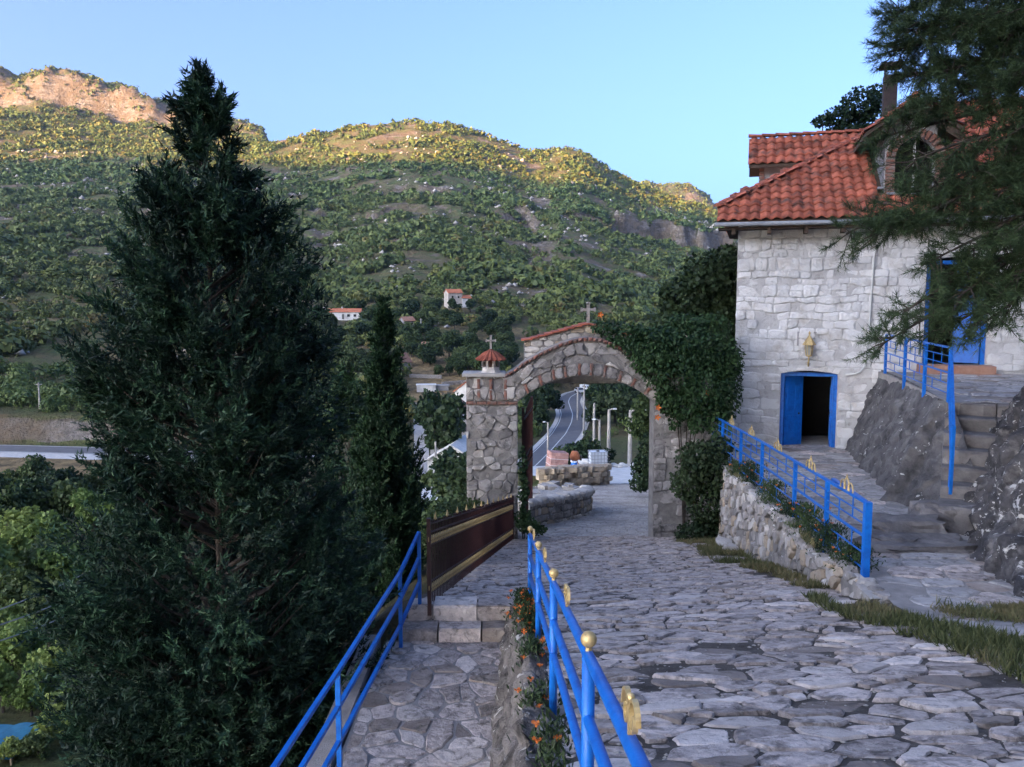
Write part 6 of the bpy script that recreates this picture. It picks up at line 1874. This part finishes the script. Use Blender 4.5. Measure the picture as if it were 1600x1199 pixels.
# dry stone terrace walls in the village
def drystone(name, label, a, b, h, w=0.7, m=M_rub, n=44, y0=200):
    p0 = hit(*a, y0); p1 = hit(*b, y0)
    t = thing(name, label, 'wall', p0)
    rd = random.Random(int(a[0]))
    mb = MB()
    for i in range(n):
        q = p0.lerp(p1, (i + 0.5) / n); z = Hs(q.x, q.y); l = (p1 - p0).length / n
        for k in range(3):
            mb.box((q.x + rd.uniform(-.1, .1), q.y + rd.uniform(-.1, .1), z - 0.3 + (k + 0.5) * (h + 0.3) / 3), (l * rd.uniform(0.85, 1.1), w * rd.uniform(0.8, 1.05), (h + 0.3) / 3 * rd.uniform(0.9, 1.08)), math.atan2(p1.y - p0.y, p1.x - p0.x) + rd.uniform(-.08, .08))
    tag(mb.build('stones', m, t), kind='stuff')
drystone('field_wall', 'grey dry stone wall above the concrete lane', (640, 640), (722, 634), 1.5)
drystone('field_wall', 'dry stone wall crossing the grass right of the white cistern', (690, 603), (735, 599), 1.0)
drystone('field_wall', 'rough wall on the slope below the dark hut', (640, 590), (690, 592), 1.0)
drystone('field_wall', 'low grey wall left of the tall stone house', (672, 470), (694, 471), 1.4)
drystone('field_wall', 'low stone wall left of the far road bend', (838, 616), (858, 617), 1.2, y0=180)

# roads
M_asph = surf('asphalt', (0.125, 0.12, 0.125), (0.165, 0.16, 0.165), 0.8, 0.85, 0.2, 8)
M_line = surf('road_paint', (0.62, 0.62, 0.60), (0.70, 0.70, 0.68), 3, 0.7, 0, 5)
M_verge = surf('pale_verge', (0.46, 0.43, 0.40), (0.60, 0.57, 0.53), 1.0, 0.95, 0.4, 6)
def smooth_line(pts, n=60):
    P = np.array(pts, float); t = np.concatenate([[0], np.cumsum(np.linalg.norm(np.diff(P, axis=0), axis=1))])
    s = np.linspace(0, t[-1], n); Q = np.stack([np.interp(s, t, P[:, i]) for i in range(3)], 1)
    for _ in range(3): Q[1:-1] = (Q[:-2] + 2 * Q[1:-1] + Q[2:]) / 4
    return Q
def strip(name, label, Q, a, b, dz, m, dash=None):
    T = unit(np.gradient(Q, axis=0)); N_ = np.stack([-T[:, 1], T[:, 0], 0 * T[:, 0]], 1)
    V = []; F = []
    for i in range(len(Q)):
        V += [Q[i] + N_[i] * a + np.array([0, 0, dz]), Q[i] + N_[i] * b + np.array([0, 0, dz])]
    for i in range(len(Q) - 1):
        if dash and (i // dash) % 2: continue
        F.append((2 * i, 2 * i + 1, 2 * i + 3, 2 * i + 2))
    o = obj(name, V, F, m); tag(o, label, kind='structure'); return o
Q = smooth_line(road_right, 90)
rd_o = strip('road', 'asphalt road bending away through the valley', Q, -3.0, 3.0, 0.03, M_asph)
strip('road_verge', 'pale gravel verge of the bending road', Q, -3.9, 3.9, 0.0, M_verge)
strip('centre_line', 'white centre line of the bending road', Q, -0.09, 0.09, 0.045, M_line)
strip('edge_line', 'white edge line of the bending road', Q, 2.6, 2.75, 0.045, M_line)
Q = smooth_line(road_left, 60)
strip('valley_road', 'asphalt road crossing the valley on the left', Q, -3.0, 3.0, 0.03, M_asph)
strip('valley_road_verge', 'white gravel shoulder of the valley road', Q, -7.5, 3.6, 0.0, M_verge)
strip('valley_road_line', 'white edge line of the valley road', Q, -2.8, -2.62, 0.045, M_line)
Q = smooth_line(lane, 30)
strip('concrete_lane', 'narrow concrete lane climbing left of the gate pier', Q, -1.3, 1.3, 0.03, M_conc)
tr_pts = [(at_z(945, 733, -13.2)), (at_z(965, 705, -15.0)), (at_z(972, 694, -16.0)), (at_z(962, 686, -17.2)), (at_z(950, 684, -18))]
cl = smooth_line([tuple(q) for q in tr_pts], 30)
cl[:, 2] = H(cl[:, 0], cl[:, 1]) + 0.1
strip('side_track', 'short concrete track beyond the gravel yard', cl, -1.6, 1.6, 0.05, M_conc)
# crash barrier posts along the road's right side
gr = thing('crash_barrier', 'low white crash barrier along the outer bend of the road', 'barrier', tuple(smooth_line(road_right, 90)[60]))
Qr = smooth_line(road_right, 90); T = unit(np.gradient(Qr, axis=0))
bar_pts = [Vector(Qr[i]) + Vector((T[i][1], -T[i][0], 0)) * 3.5 + Vector((0, 0, 0.65)) for i in range(40, 86)]
MB().tube(bar_pts, 0.14, 5).build('rail', M_verge, gr)
for k in range(0, len(bar_pts), 3): MB().bar(bar_pts[k], bar_pts[k] - Vector((0, 0, 0.8)), 0.12).build('post', M_vgrey, gr)

# cars --------------------------------------------------------------
M_carw = surf('car_white', (0.72, 0.72, 0.72), (0.76, 0.76, 0.76), 2, 0.3, 0, 5, spec=0.6)
M_cars = surf('car_silver', (0.42, 0.44, 0.47), (0.46, 0.48, 0.51), 2, 0.3, 0, 5, spec=0.6)
M_tyre = surf('tyre', (0.02, 0.02, 0.02), (0.03, 0.03, 0.03), 5, 0.9, 0, 5)
def car(name, label, p, rz, m, van=False):
    t = thing(name, label, 'car', p, rz, 'vehicles parked at the road bend')
    prof = [(-2.1, 0.35), (2.1, 0.35), (2.12, 0.75), (1.9, 0.92), (0.95, 1.02), (0.45, 1.48), (-1.1, 1.52), (-1.75, 1.05), (-2.1, 0.95)] if not van else [(-2.4, 0.4), (2.4, 0.4), (2.42, 0.9), (2.1, 1.15), (1.55, 1.35), (1.0, 2.0), (-2.2, 2.05), (-2.4, 1.9)]
    MB().prism(prof, lambda u, v, d: (u, d, v), -0.85, 0.85).build('body', m, t, local=True)
    g = [(0.85, 1.02), (0.42, 1.42), (-1.0, 1.45), (-1.5, 1.06)] if not van else [(1.45, 1.38), (0.98, 1.85), (-0.6, 1.9), (-0.6, 1.38)]
    for s_ in (-1, 1): MB().prism(g, lambda u, v, d: (u, s_ * (0.86 + d), v), 0.0, 0.02).build('window', M_pane, t, local=True)
    MB().prism([(-0.75, 0), (0.75, 0), (0.62, 0.36), (-0.62, 0.36)], lambda u, v, d: ((1.0 if not van else 1.62) - v * 1.15 + d, u, (1.08 if not van else 1.4) + v), 0.0, 0.06).build('windscreen', M_pane, t, local=True)
    for x in (-1.3, 1.35):
        for s_ in (-1, 1):
            V = MB(); n = 12
            V.prism([(0.32 * math.cos(2 * math.pi * k / n), 0.32 * math.sin(2 * math.pi * k / n)) for k in range(n)], lambda u, v, d: (x + u, s_ * (0.7 + d), 0.32 + v), 0.0, 0.2)
            V.build('wheel', M_tyre, t, local=True)
    for s_ in (-1, 1): MB().box(((2.1 if not van else 2.42), s_ * 0.6, 0.78), (0.06, 0.3, 0.14)).build('headlight', M_line, t, local=True)
    return t
p = at_z(906, 614.5, -27.0); p.z = -26.95
car('parked_car', 'silver car stopped at the far road bend', p, R(-70), M_cars)
p = at_z(916, 612.8, -27.0); p.z = -26.95
car('parked_van', 'white van behind the silver car at the road bend', p, R(-62), M_carw, True)

# lamp posts and poles ----------------------------------------------
M_pole = surf('pole_concrete', (0.30, 0.28, 0.26), (0.40, 0.38, 0.36), 3, 0.9, 0.1, 20)
def pole(name, label, px, top_py, base_py, Y, lamp=0, w=0.16, group='street lamps and poles beyond the arch', cat='lamp post', cross=False):
    b = at(px, base_py, Y); tp = at(px, top_py, Y)
    zb = min(b.z, Hs(b.x, Y) + 0.3) - 0.3
    t = thing(name, label, cat, (b.x, Y, zb), group=group)
    MB().tube([(b.x, Y, zb), (b.x, Y, tp.z)], [w * 0.62, w * 0.4], 8).build('post', M_pole, t)
    if lamp:
        MB().tube([(b.x, Y, tp.z - 0.1), (b.x + lamp * 0.5, Y - 0.1, tp.z + 0.05), (b.x + lamp * 0.9, Y - 0.15, tp.z + 0.08)], w * 0.22, 6).build('arm', M_pole, t)
        MB().box((b.x + lamp * 1.15, Y - 0.18, tp.z + 0.08), (abs(lamp) * 0.7, 0.26, 0.14)).build('lamp_head', M_carw, t)
    if cross: MB().bar((b.x - 0.7, Y, tp.z - 0.35), (b.x + 0.7, Y, tp.z - 0.35), 0.1).build('crossarm', M_pole, t)
    return t
pole('street_lamp', 'tall street lamp nearest the right pier, head to the right', 984, 641, 722, 70, 0.9, 0.34)
pole('street_lamp', 'street lamp left of the tallest one beyond the arch', 951, 640, 700, 84, 0.5, 0.36)
pole('street_lamp', 'smaller street lamp with its head turned left', 936.5, 656, 695, 95, -0.6, 0.3)
pole('power_pole', 'plain pole beside the brick pallet by the road', 928, 630, 676, 105, 0, 0.34, cat='pole')
pole('power_pole', 'thin pole by the road bend', 912.5, 600, 642, 165, 0, 0.4, cat='pole')
pole('power_pole', 'thin pole beside the parked cars', 902.5, 605, 632, 185, 0, 0.4, cat='pole')
pole('power_pole', 'pole standing left of the bending road', 856, 660, 707, 118, -0.5, 0.3, cat='pole')
pole('power_pole', 'pole rising beyond the road under the arch crown', 945.5, 590, 612, 230, 0, 0.5, cat='pole')
pole('power_pole', 'pole on the slope beside the dark hut', 658, 498, 527, 330, 0, 0.5, cat='pole', cross=True)
pole('power_pole', 'pole above the rock cut on the left', 62, 598, 632, 165, 0, 0.35, cat='pole', cross=True)
pole('lane_pole', 'pale pole beside the concrete lane', 681, 690, 745, 112, 0, 0.3, cat='pole')
def wire(label, a, b, sag=0.5, r=0.02):
    a = Vector(a); b = Vector(b)
    pts = [a.lerp(b, q) - Vector((0, 0, sag * 4 * q * (1 - q))) for q in np.linspace(0, 1, 12)]
    o = MB().tube(pts, r, 5).build('power_line', M_pole); tag(o, label, 'cable', 'cables on the left')
for k, (ya, yb) in enumerate(((945, 915), (965, 943), (990, 968))):
    wire(['upper of the three pale cables at the left edge', 'middle of the three pale cables at the left edge', 'lower of the three pale cables at the left edge'][k], at(-160, ya + 55, 16), at(140, yb - 22, 24), 0.15, 0.018)
wire('upper cable slanting down behind the left gate pier', at(640, 810, 60), at(760, 745, 75), 0.3, 0.03)
wire('lower cable slanting down behind the left gate pier', at(640, 835, 60), at(760, 770, 75), 0.3, 0.03)

# gravel yard clutter ------------------------------------------------
M_pal = surf('pallet_wood', (0.30, 0.22, 0.14), (0.38, 0.29, 0.19), 6, 0.9, 0.2, 30)
M_hbr = surf('hollow_brick', (0.36, 0.19, 0.16), (0.46, 0.28, 0.25), 6, 0.9, 0.2, 30, obj_var=0.2)
M_wrap = surf('white_wrap', (0.62, 0.60, 0.60), (0.72, 0.70, 0.70), 5, 0.5, 0.1, 20)
def brick_pallet(name, label, loc, rz, rows=5, s=1.0):
    t = thing(name, label, 'pallet', loc, rz)
    for k in range(3): MB().box((-0.5 + 0.5 * k, 0, 0.05), (0.1, 1.0, 0.1)).build('skid', M_pal, t, local=True)
    MB().box((0, 0, 0.115), (1.25, 1.05, 0.03)).build('deck', M_pal, t, local=True)
    for r_i in range(rows):
        for c in range(4):
            for d_ in range(2): MB().box((-0.45 + 0.3 * c, -0.26 + 0.52 * d_, 0.14 + 0.1 + 0.215 * r_i), (0.285, 0.5, 0.2)).build('brick', M_hbr, t, local=True)
        if r_i % 2: MB().box((0, 0, 0.14 + 0.215 * r_i), (1.22, 1.06, 0.02)).build('strap', M_wrap, t, local=True)
    return t
yz = lambda y: float(path_z(y)) + 0.04
p = at(869, 738, 54); brick_pallet('brick_pallet', 'leaning pallet of red hollow bricks at the left of the gravel yard', (p.x, 54, yz(54)), 0.25, 5).rotation_euler = (0.0, R(6), 0.25)
p = at(928, 690, 100); brick_pallet('brick_pallet', 'far pallet of bricks by the road pole', (p.x, 100, Hs(p.x, 100) + 1.2), 0.1, 8)
MB_ = thing('tank_container', 'white plastic liquid tank in a wire cage in the gravel yard', 'tank', (at(934, 728, 58).x, 58, yz(58)), 0.15)
M_tank = surf('tank_plastic', (0.60, 0.63, 0.66), (0.70, 0.72, 0.74), 3, 0.4, 0, 10, spec=0.5)
M_steel = surf('galvanised', (0.32, 0.33, 0.35), (0.40, 0.41, 0.43), 8, 0.45, 0, 10, metal=0.6)
MB().box((0, 0, 0.65), (1.08, 0.9, 0.95)).build('tank', M_tank, MB_, local=True)
MB().box((0, 0, 0.08), (1.2, 1.0, 0.14)).build('pallet_base', M_pal, MB_, local=True)
MB().lathe((0, 0, 1.12), [(0.12, 0), (0.12, 0.06)], 10).build('cap', M_iron, MB_, local=True)
for k in range(6):
    x = -0.58 + 1.16 * k / 5
    for y in (-0.49, 0.49): MB().bar((x, y, 0.15), (x, y, 1.16), 0.03).build('cage_bar', M_steel, MB_, local=True)
for k in range(5):
    z = 0.18 + 0.97 * k / 4
    for y in (-0.5, 0.5): MB().bar((-0.59, y, z), (0.59, y, z), 0.03).build('cage_bar', M_steel, MB_, local=True)
    for x in (-0.59, 0.59): MB().bar((x, -0.5, z), (x, 0.5, z), 0.03).build('cage_bar', M_steel, MB_, local=True)
p = at(898, 738, 55)
mx = thing('cement_mixer', 'orange cement mixer on its stand in the gravel yard', 'mixer', (p.x, 55, yz(55)))
M_or = surf('orange_drum', (0.42, 0.13, 0.05), (0.50, 0.18, 0.08), 8, 0.6, 0.1, 20)
MB().lathe((0, 0, 0.55), [(0.12, 0), (0.32, 0.12), (0.36, 0.35), (0.22, 0.62), (0.20, 0.66)], 14).build('drum', M_or, mx, True, True)
for a in (0.4, 1.97, 3.54, 5.1): MB().bar((0.1 * math.cos(a), 0.1 * math.sin(a), 0.7), (0.42 * math.cos(a), 0.42 * math.sin(a), 0.0), 0.05).build('leg', M_or, mx, local=True)
MB().box((0.38, 0, 0.75), (0.14, 0.3, 0.3)).build('motor_box', M_iron, mx, local=True)
p = at(897, 742, 52.5)
br_ = thing('blue_barrel', 'small blue barrel in front of the cement mixer', 'barrel', (p.x, 52.5, yz(52.5)))
MB().lathe((0, 0, 0), [(0.2, 0), (0.22, 0.1), (0.22, 0.45), (0.2, 0.55), (0.17, 0.57)], 12).build('drum', M_blue, br_, True, True)
MB().lathe((0, 0, 0.57), [(0.19, 0), (0.19, 0.03)], 12).build('lid', M_wrap, br_, False, True)
for k, (px, py, Y, w, h) in enumerate(((915, 724, 60, 1.1, 0.9), (905, 728, 61, 1.0, 0.8), (922, 722, 62, 1.3, 0.9))):
    p = at(px, py, Y)
    tag(boulder('rubble_heap', (p.x, Y, yz(Y) + 0.15), 0.6, k * 5.0, M_gravel, None, (w, 0.8, h * 0.7), 10), ['pale rubble heap left of the caged tank', 'pale rubble heap behind the cement mixer', 'pale rubble heap right behind the caged tank'][k], 'heap')
rd = random.Random(9)
for k in range(12):
    x = rd.uniform(7.0, 9.6); y = rd.uniform(57, 62)
    p_ = boulder('loose_rock', (x, y, yz(y) + 0.08), rd.uniform(0.12, 0.3), k * 2.3, M_gravel, None, (1.2, 1, 0.8), 5)
    tag(p_, 'loose white rock along the right edge of the gravel yard', 'rock', 'loose rocks of the gravel yard')

# low stone wall beside the lane just beyond the arch ------------------
lw_t = thing('low_wall', 'low dry stone wall curving along the lane beyond the arch', 'wall', (1.2, 22, -6.1))
WP = [(0.42, 20.7), (0.75, 21.6), (1.35, 22.6), (2.05, 23.9), (2.45, 25.2), (2.5, 26.4)]
Lw = [0.0]
for a, b in zip(WP[:-1], WP[1:]): Lw.append(Lw[-1] + math.hypot(b[0] - a[0], b[1] - a[1]))
def lwp(u): return float(np.interp(u, Lw, [q[0] for q in WP])), float(np.interp(u, Lw, [q[1] for q in WP]))
def f_lw(u, v, d):
    x, y = lwp(u); return (x + d * 0.8, y - d * 0.6, float(path_z(y)) - 0.1 + v)
V = []; n = 30
for i in range(n):
    u = Lw[-1] * i / (n - 1); x, y = lwp(u); b = float(path_z(y)) - 0.1; h = 0.78
    V += [(x, y, b), (x, y, b + h), (x - 0.36, y + 0.27, b + h), (x - 0.36, y + 0.27, b)]
F = [(i * 4 + j, (i + 1) * 4 + j, (i + 1) * 4 + j + 1, i * 4 + j + 1) for i in range(n - 1) for j in range(3)] + [(0, 1, 2, 3), (4 * n - 1, 4 * n - 2, 4 * n - 3, 4 * n - 4)]
obj('wall_core', V, F, M_rubmort, lw_t)
lay(lw_t, courses(0, 0.02, Lw[-1], 0.78, 0.30, 0.19, 81), f_lw, [M_rub, M_rub3, M_rub2], 'stone', 0.012, -0.03, 0.04, 23, 300, None, 0.5, bev=0.22)
for i in range(18):
    u = Lw[-1] * (i + 0.5) / 18; x, y = lwp(u); b = float(path_z(y)) + 0.68
    V, F = stone_mesh([(x - 0.38, y + 0.06), (x + 0.02, y - 0.16), (x + 0.16, y + 0.12), (x - 0.24, y + 0.36)], lambda a, c_, d: (a, c_, b + d), 0.01, -0.05, rd.uniform(0.05, 0.11), rd, bev=0.2)
    obj('coping_stone', V, F, M_rub2, lw_t)
# second wall and rubble behind it
lw2 = thing('rubble_wall', 'pale unfinished rubble wall behind the low lane wall', 'wall', (2.5, 36, -8.4))
mb = MB()
for i in range(60):
    q = i / 59; x = 1.3 + 3.2 * q; y = 36.0 + 3.0 * q
    for k in range(4): mb.box((x + rd.uniform(-.1, .1), y + rd.uniform(-.25, .25), float(path_z(y)) + 0.1 + k * 0.25), (rd.uniform(.2, .38), rd.uniform(.25, .4), rd.uniform(.18, .28)), rd.uniform(-.5, .8))
mb.build('stones', M_rub3, lw2)
lw2.children[0]['kind'] = 'stuff'
tag_r = MB()
for i in range(190):
    a = rd.random(); x = 0.2 + 2.7 * a + rd.uniform(-.4, .4); y = 25 + 10.5 * rd.random()
    x = min(x, float(np.interp(y, [22, 25, 27, 36], [0.6, 1.9, 2.2, 2.6])))
    s_ = rd.uniform(0.15, 0.45)
    tag_r.box((x, y, float(path_z(y)) + rd.uniform(-0.1, 0.45) * a), (s_ * rd.uniform(.7, 1.4), s_, s_ * 0.7), rd.uniform(0, 3))
tag(tag_r.build('rubble', M_rub2), 'loose pale rubble between the two lane walls', 'rubble', kind='stuff')

# blue tarpaulin lower left
p = hit(14, 1165, 14, 100)
V = []; n = 14
for j in range(n):
    for i in range(n):
        x = p.x - 2.6 + 3.4 * i / (n - 1); y = p.y - 1.2 + 2.4 * j / (n - 1)
        V.append((x, y, p.z + 0.30 + 0.06 * math.sin(i * 0.7) * math.cos(j * 0.5) + 0.03 * math.sin(i * 2.1 + j) - 0.25 * (1 - j / n)))
M_tarp = surf('blue_tarp', (0.012, 0.10, 0.17), (0.02, 0.15, 0.24), 4, 0.45, 0.3, 12, spec=0.5)
tp_ = thing('blue_tarpaulin', 'blue tarpaulin stretched low among the bushes at bottom left', 'tarpaulin', tuple(p))
obj('sheet', V, [tuple(q) for q in grid_faces(n, n)], M_tarp, tp_, smooth=True)
for i, j in ((0, 0), (n - 1, 0), (0, n - 1), (n - 1, n - 1)):
    a = Vector(V[j * n + i]); MB().bar(a + Vector((0, 0, 0.03)), Vector((a.x, a.y, Hs(a.x, a.y) - 0.2)), 0.06).build('stake', M_pal, tp_)

# ================================================================== trees one can count
rt2 = random.Random(21)
MARKS = [('long white house', 540, 492), ('tall stone house', 713, 466), ('dark hut', 637, 503), ('pale ruined hut', 668, 543), ('slim cypress tip', 598, 480), ('slim cypress', 600, 560),
         ('white cistern', 666, 606), ('turret roof', 767, 552), ('arch gable', 830, 535), ('gable cross', 922, 485), ('rusty roofed hut', 626, 562), ('field wall', 705, 601),
         ('rock cut', 60, 670), ('left valley road', 75, 702), ('three pale cables', 25, 955), ('blue tarpaulin', 30, 1145), ('parked cars', 911, 612), ('road bend', 890, 635), ('far brick pallet', 928, 682),
         ('tallest street lamp', 984, 660), ('arch crown', 920, 590), ('white gabled building', 715, 715), ('concrete lane', 657, 700), ('flat concrete roof', 685, 785)]
def tree_label(px, py, s, m):
    nm, mx_, my_ = min(MARKS, key=lambda q: math.hypot(q[1] - px, q[2] - py))
    dx, dy = px - mx_, py - my_; dd = math.hypot(dx, dy)
    rel = ('left of' if dx < 0 else 'right of') if abs(dx) > abs(dy) else ('above' if dy < 0 else 'below')
    size = 'small' if s < 2.2 else ('big' if s > 3.4 else 'middling')
    shade = {'dark_leaf': 'dark green', 'broad_leaf': 'green', 'bright_leaf': 'yellow green'}[m.name]
    return f"{size} {shade} tree {'just ' if dd < 22 else ('well ' if dd > 55 else '')}{rel} the {nm}"
def scatter(label, cat, group, spots, mats, proto=PROTO, name='tree', sink=0.12):
    for px, py, s, y0 in spots:
        p = hit(px, py, y0)
        if any(math.hypot(p.x - a, p.y - b) < c * 0.75 + s * 0.4 for a, b, c in CLEAR): continue
        if any(near_road(np.array([p.x]), np.array([p.y]), q[0])[0][0] < q[1] + s * 0.7 for q in ROADS): continue
        m = rt2.choice(mats)
        plant_tree(name, tree_label(px, py, s, m) if label is None else label, p, s, rt2.randrange(len(proto)), m, group, rt2.random() * 6.28, rt2.uniform(0.8, 1.2), proto, cat, sink)
# village trees between the houses
sp = []
for _ in range(150):
    px = rt2.uniform(490, 800); py = rt2.uniform(487, 592)
    if 630 < px < 735 and py > 590: continue
    sp.append((px, py, rt2.uniform(2.0, 4.2), 200))
for _ in range(26): sp.append((rt2.uniform(735, 800), rt2.uniform(560, 640), rt2.uniform(2.2, 4.0), 190))
scatter(None, 'tree', 'trees among the village houses', sp, [M_leaf, M_leafdark, M_leaf, M_leaf], name='village_tree')
# trees around the bending road
sp = []
for px, py, s in ((850, 650, 4.5), (862, 640, 4.0), (840, 655, 4.5), (845, 625, 3.6), (868, 622, 3), (872, 652, 3.6), (855, 668, 2.6), (842, 690, 2.8), (836, 676, 3)): sp.append((px, py, s, 110))
scatter(None, 'tree', 'trees left of the bending road', sp, [M_leaf, M_leafdark], name='roadside_tree')
sp = []
for px, py, s in ((925, 640, 4.5), (940, 632, 5), (955, 640, 4.6), (970, 632, 5), (985, 640, 5), (1000, 628, 5), (920, 655, 4), (935, 665, 3.6), (960, 660, 4), (975, 668, 4), (990, 660, 4.5), (1005, 650, 5), (915, 628, 3.5), (950, 618, 5), (975, 612, 5), (1000, 606, 5), (925, 614, 4), (940, 605, 5), (1012, 640, 5)): sp.append((px, py, s, 105))
scatter(None, 'tree', 'trees right of the bending road', sp, [M_leaf, M_leafdark, M_leafdark], name='roadside_tree')
sp = [(895, 600, 4, 240), (905, 592, 5, 250), (925, 596, 5, 250), (870, 600, 3, 240)]
scatter(None, 'tree', 'trees beyond the road bend', sp, [M_leafdark], name='roadside_tree')
for k, (px, Y, s) in enumerate(((905, 78, 2.3), (928, 80, 2.1), (890, 84, 1.8), (918, 88, 2.2))):
    x = at(px, 700, Y).x
    plant_tree('yard_bush', ['round dark bush beyond the gravel yard, second from left', 'round dark bush beyond the caged tank', 'leftmost dark bush beyond the gravel yard', 'dark bush at the back behind the gravel yard'][k], (x, Y, at(px, 722, Y).z - 0.7 * s), s, k % 3, M_leafdark, 'bushes beyond the gravel yard', k, 0.9, BUSHP, 'bush')
for k, (px, py, Y, s, m) in enumerate(((712, 755, 92, 3.6, M_leafdark), (722, 800, 62, 2.6, M_leaf), (690, 700, 120, 4.5, M_leafdark), (675, 672, 160, 5, M_leafdark), (735, 780, 58, 2.2, M_leafdark))):
    p = at(px, py, Y)
    plant_tree('garden_tree', ['dark tree in front of the white gabled building', 'green tree below the left gate pier', 'tall dark tree right of the concrete lane', 'dark conifer-like tree at the top of the concrete lane', 'dark bush hidden low behind the left gate pier'][k], (p.x, Y, p.z - 0.6 * s), s, k, m, 'garden trees beside the concrete lane', k * 1.1, 1.15 if k in (2, 3) else 0.9, PROTO)
# trees on the slope below, left edge and under the juniper
sp = []
for px, py, s, y0 in ((20, 830, 2.2, 26), (70, 825, 2.2, 26), (30, 850, 2.3, 22), (85, 870, 2.2, 22), (10, 905, 2.0, 20), (60, 930, 2.0, 20), (110, 940, 2.0, 18), (25, 985, 1.9, 18), (80, 1010, 1.8, 16), (20, 1060, 1.5, 14), (90, 1075, 1.5, 14), (150, 845, 2.4, 26), (190, 870, 2.2, 24), (-30, 850, 2.4, 25), (-30, 950, 2.5, 20), (140, 1000, 1.8, 16), (50, 1120, 1.0, 14), (100, 1160, 1.2, 12), (75, 1100, 0.9, 14), (5, 1105, 0.9, 14), (60, 1185, 0.7, 12), (20, 1190, 0.6, 12), (40, 1040, 1.2, 14), (120, 1110, 1.0, 12), (0, 1010, 1.5, 16)): sp.append((px, py, s, y0))
scatter(None, 'tree', 'trees on the slope at the left edge', sp, [M_leafbright, M_leaf, M_leafbright], name='slope_tree')
sp = []
for k in range(16): sp.append((rt2.uniform(-20, 190), rt2.uniform(775, 830), rt2.uniform(1.6, 2.6), 45))
for k in range(7): sp.append((rt2.uniform(640, 730), rt2.uniform(790, 900), rt2.uniform(1.5, 2.6), 24))
scatter(None, 'tree', 'trees below the valley road', sp, [M_leafdark, M_leaf], name='valley_tree')

scrub('roadside_scrub', 'green bushes on the first rise behind the valley road', 1900, 158, 222, 170, 2.3, 6, 0.45, 0.15)
scrub('near_scrub', 'green scrub and low trees on the lower slopes', 10200, 220, 430, 66, 2.6, 1, 0.47, 0.27)
scrub('middle_scrub', 'green scrub covering the shaded middle slopes', 27000, 425, 800, 25, 3.0, 2, 0.45, 0.40)
scrub('high_scrub', 'golden green scrub on the upper slopes', 58000, 795, 1420, 9, 2.9, 3, 0.42, 0.56)

scrub('distant_scrub', 'thin scrub on the far bald hill at the right', 2600, 2000, 2260, 8, 4.5, 4, 0.45, 0.6, (985, 1130))

# pale limestone boulders lying on the slopes
r = np.random.default_rng(88)
n = 5200
Y = np.sqrt(r.random(n) * (1100 ** 2 - 230 ** 2) + 230 ** 2); px = r.uniform(-40, 1160, n); X = (px - 800) / FPX * Y
m_ = fbm(X / 30, Y / 30, 3, 131) + 0.10 * sst(600, 700, Y) * sst(860, 780, Y)
keep = m_ > 0.55
X, Y = X[keep], Y[keep]; n = len(X); Z = H(X, Y)
sz = (0.5 + 1.3 * r.random(n) ** 2.5) * (0.6 + Y / 900)
oc = np.array([(1, 0, 0), (0, 1, 0), (-1, 0, 0), (0, -1, 0), (0, 0, 1), (0, 0, -1)], float)
V = oc[None] * (0.6 + 0.7 * r.random((n, 6, 1))) + r.normal(size=(n, 6, 3)) * 0.18
V = V * sz[:, None, None] * np.array([1.2, 1.0, 0.8]) + np.stack([X, Y, Z + 0.35 * sz], 1)[:, None]
tri = np.array([(0, 1, 4), (1, 2, 4), (2, 3, 4), (3, 0, 4), (1, 0, 5), (2, 1, 5), (3, 2, 5), (0, 3, 5)])
F = (tri[None] + 6 * np.arange(n)[:, None, None]).reshape(-1, 3)
M_lime = surf('limestone', (0.30, 0.275, 0.25), (0.42, 0.39, 0.36), 0.4, 0.95, 0.3, 3)
tag(big('slope_boulders', V.reshape(-1, 3), F, M_lime), 'pale limestone boulders scattered over the shaded slope', 'boulders', kind='stuff')

# ================================================================== evening air between the photographer and the mountains
hz_m = bpy.data.materials.new('evening_haze'); hz_m.use_nodes = True
nt = hz_m.node_tree
for n in list(nt.nodes): nt.nodes.remove(n)
pv = nt.nodes.new('ShaderNodeVolumePrincipled')
pv.inputs['Color'].default_value = (0.72, 0.84, 1.0, 1)
pv.inputs['Density'].default_value = 0.00008
pv.inputs['Anisotropy'].default_value = 0.65
ov = nt.nodes.new('ShaderNodeOutputMaterial'); nt.links.new(pv.outputs[0], ov.inputs['Volume'])
hb = MB().box((-1000, 430, 290), (5000, 4700, 700)).build('haze', hz_m)
tag(hb, 'thin blue evening haze filling the valley', kind='stuff')

# ================================================================== look-alikes with the same words are told apart by their place
ORD = ['leftmost', 'second from left', 'third from left', 'fourth from left', 'fifth from left', 'sixth from left', 'seventh from left', 'eighth from left', 'ninth from left', 'tenth from left', 'eleventh from left', 'twelfth from left']
same = {}
for o in C.objects:
    if o.parent is None and 'label' in o and 'category' in o: same.setdefault(o['label'], []).append(o)
for lab, obs in same.items():
    if len(obs) < 2: continue
    obs.sort(key=lambda o: o.location.x / max(o.location.y, 0.1) if o.type == 'EMPTY' else sum(v.co.x / max(v.co.y, 0.1) for v in o.data.vertices) / len(o.data.vertices))
    for k, o in enumerate(obs):
        if k < len(ORD): o['label'] = lab + ', ' + ('rightmost' if k == len(obs) - 1 and k > 1 else ORD[k])
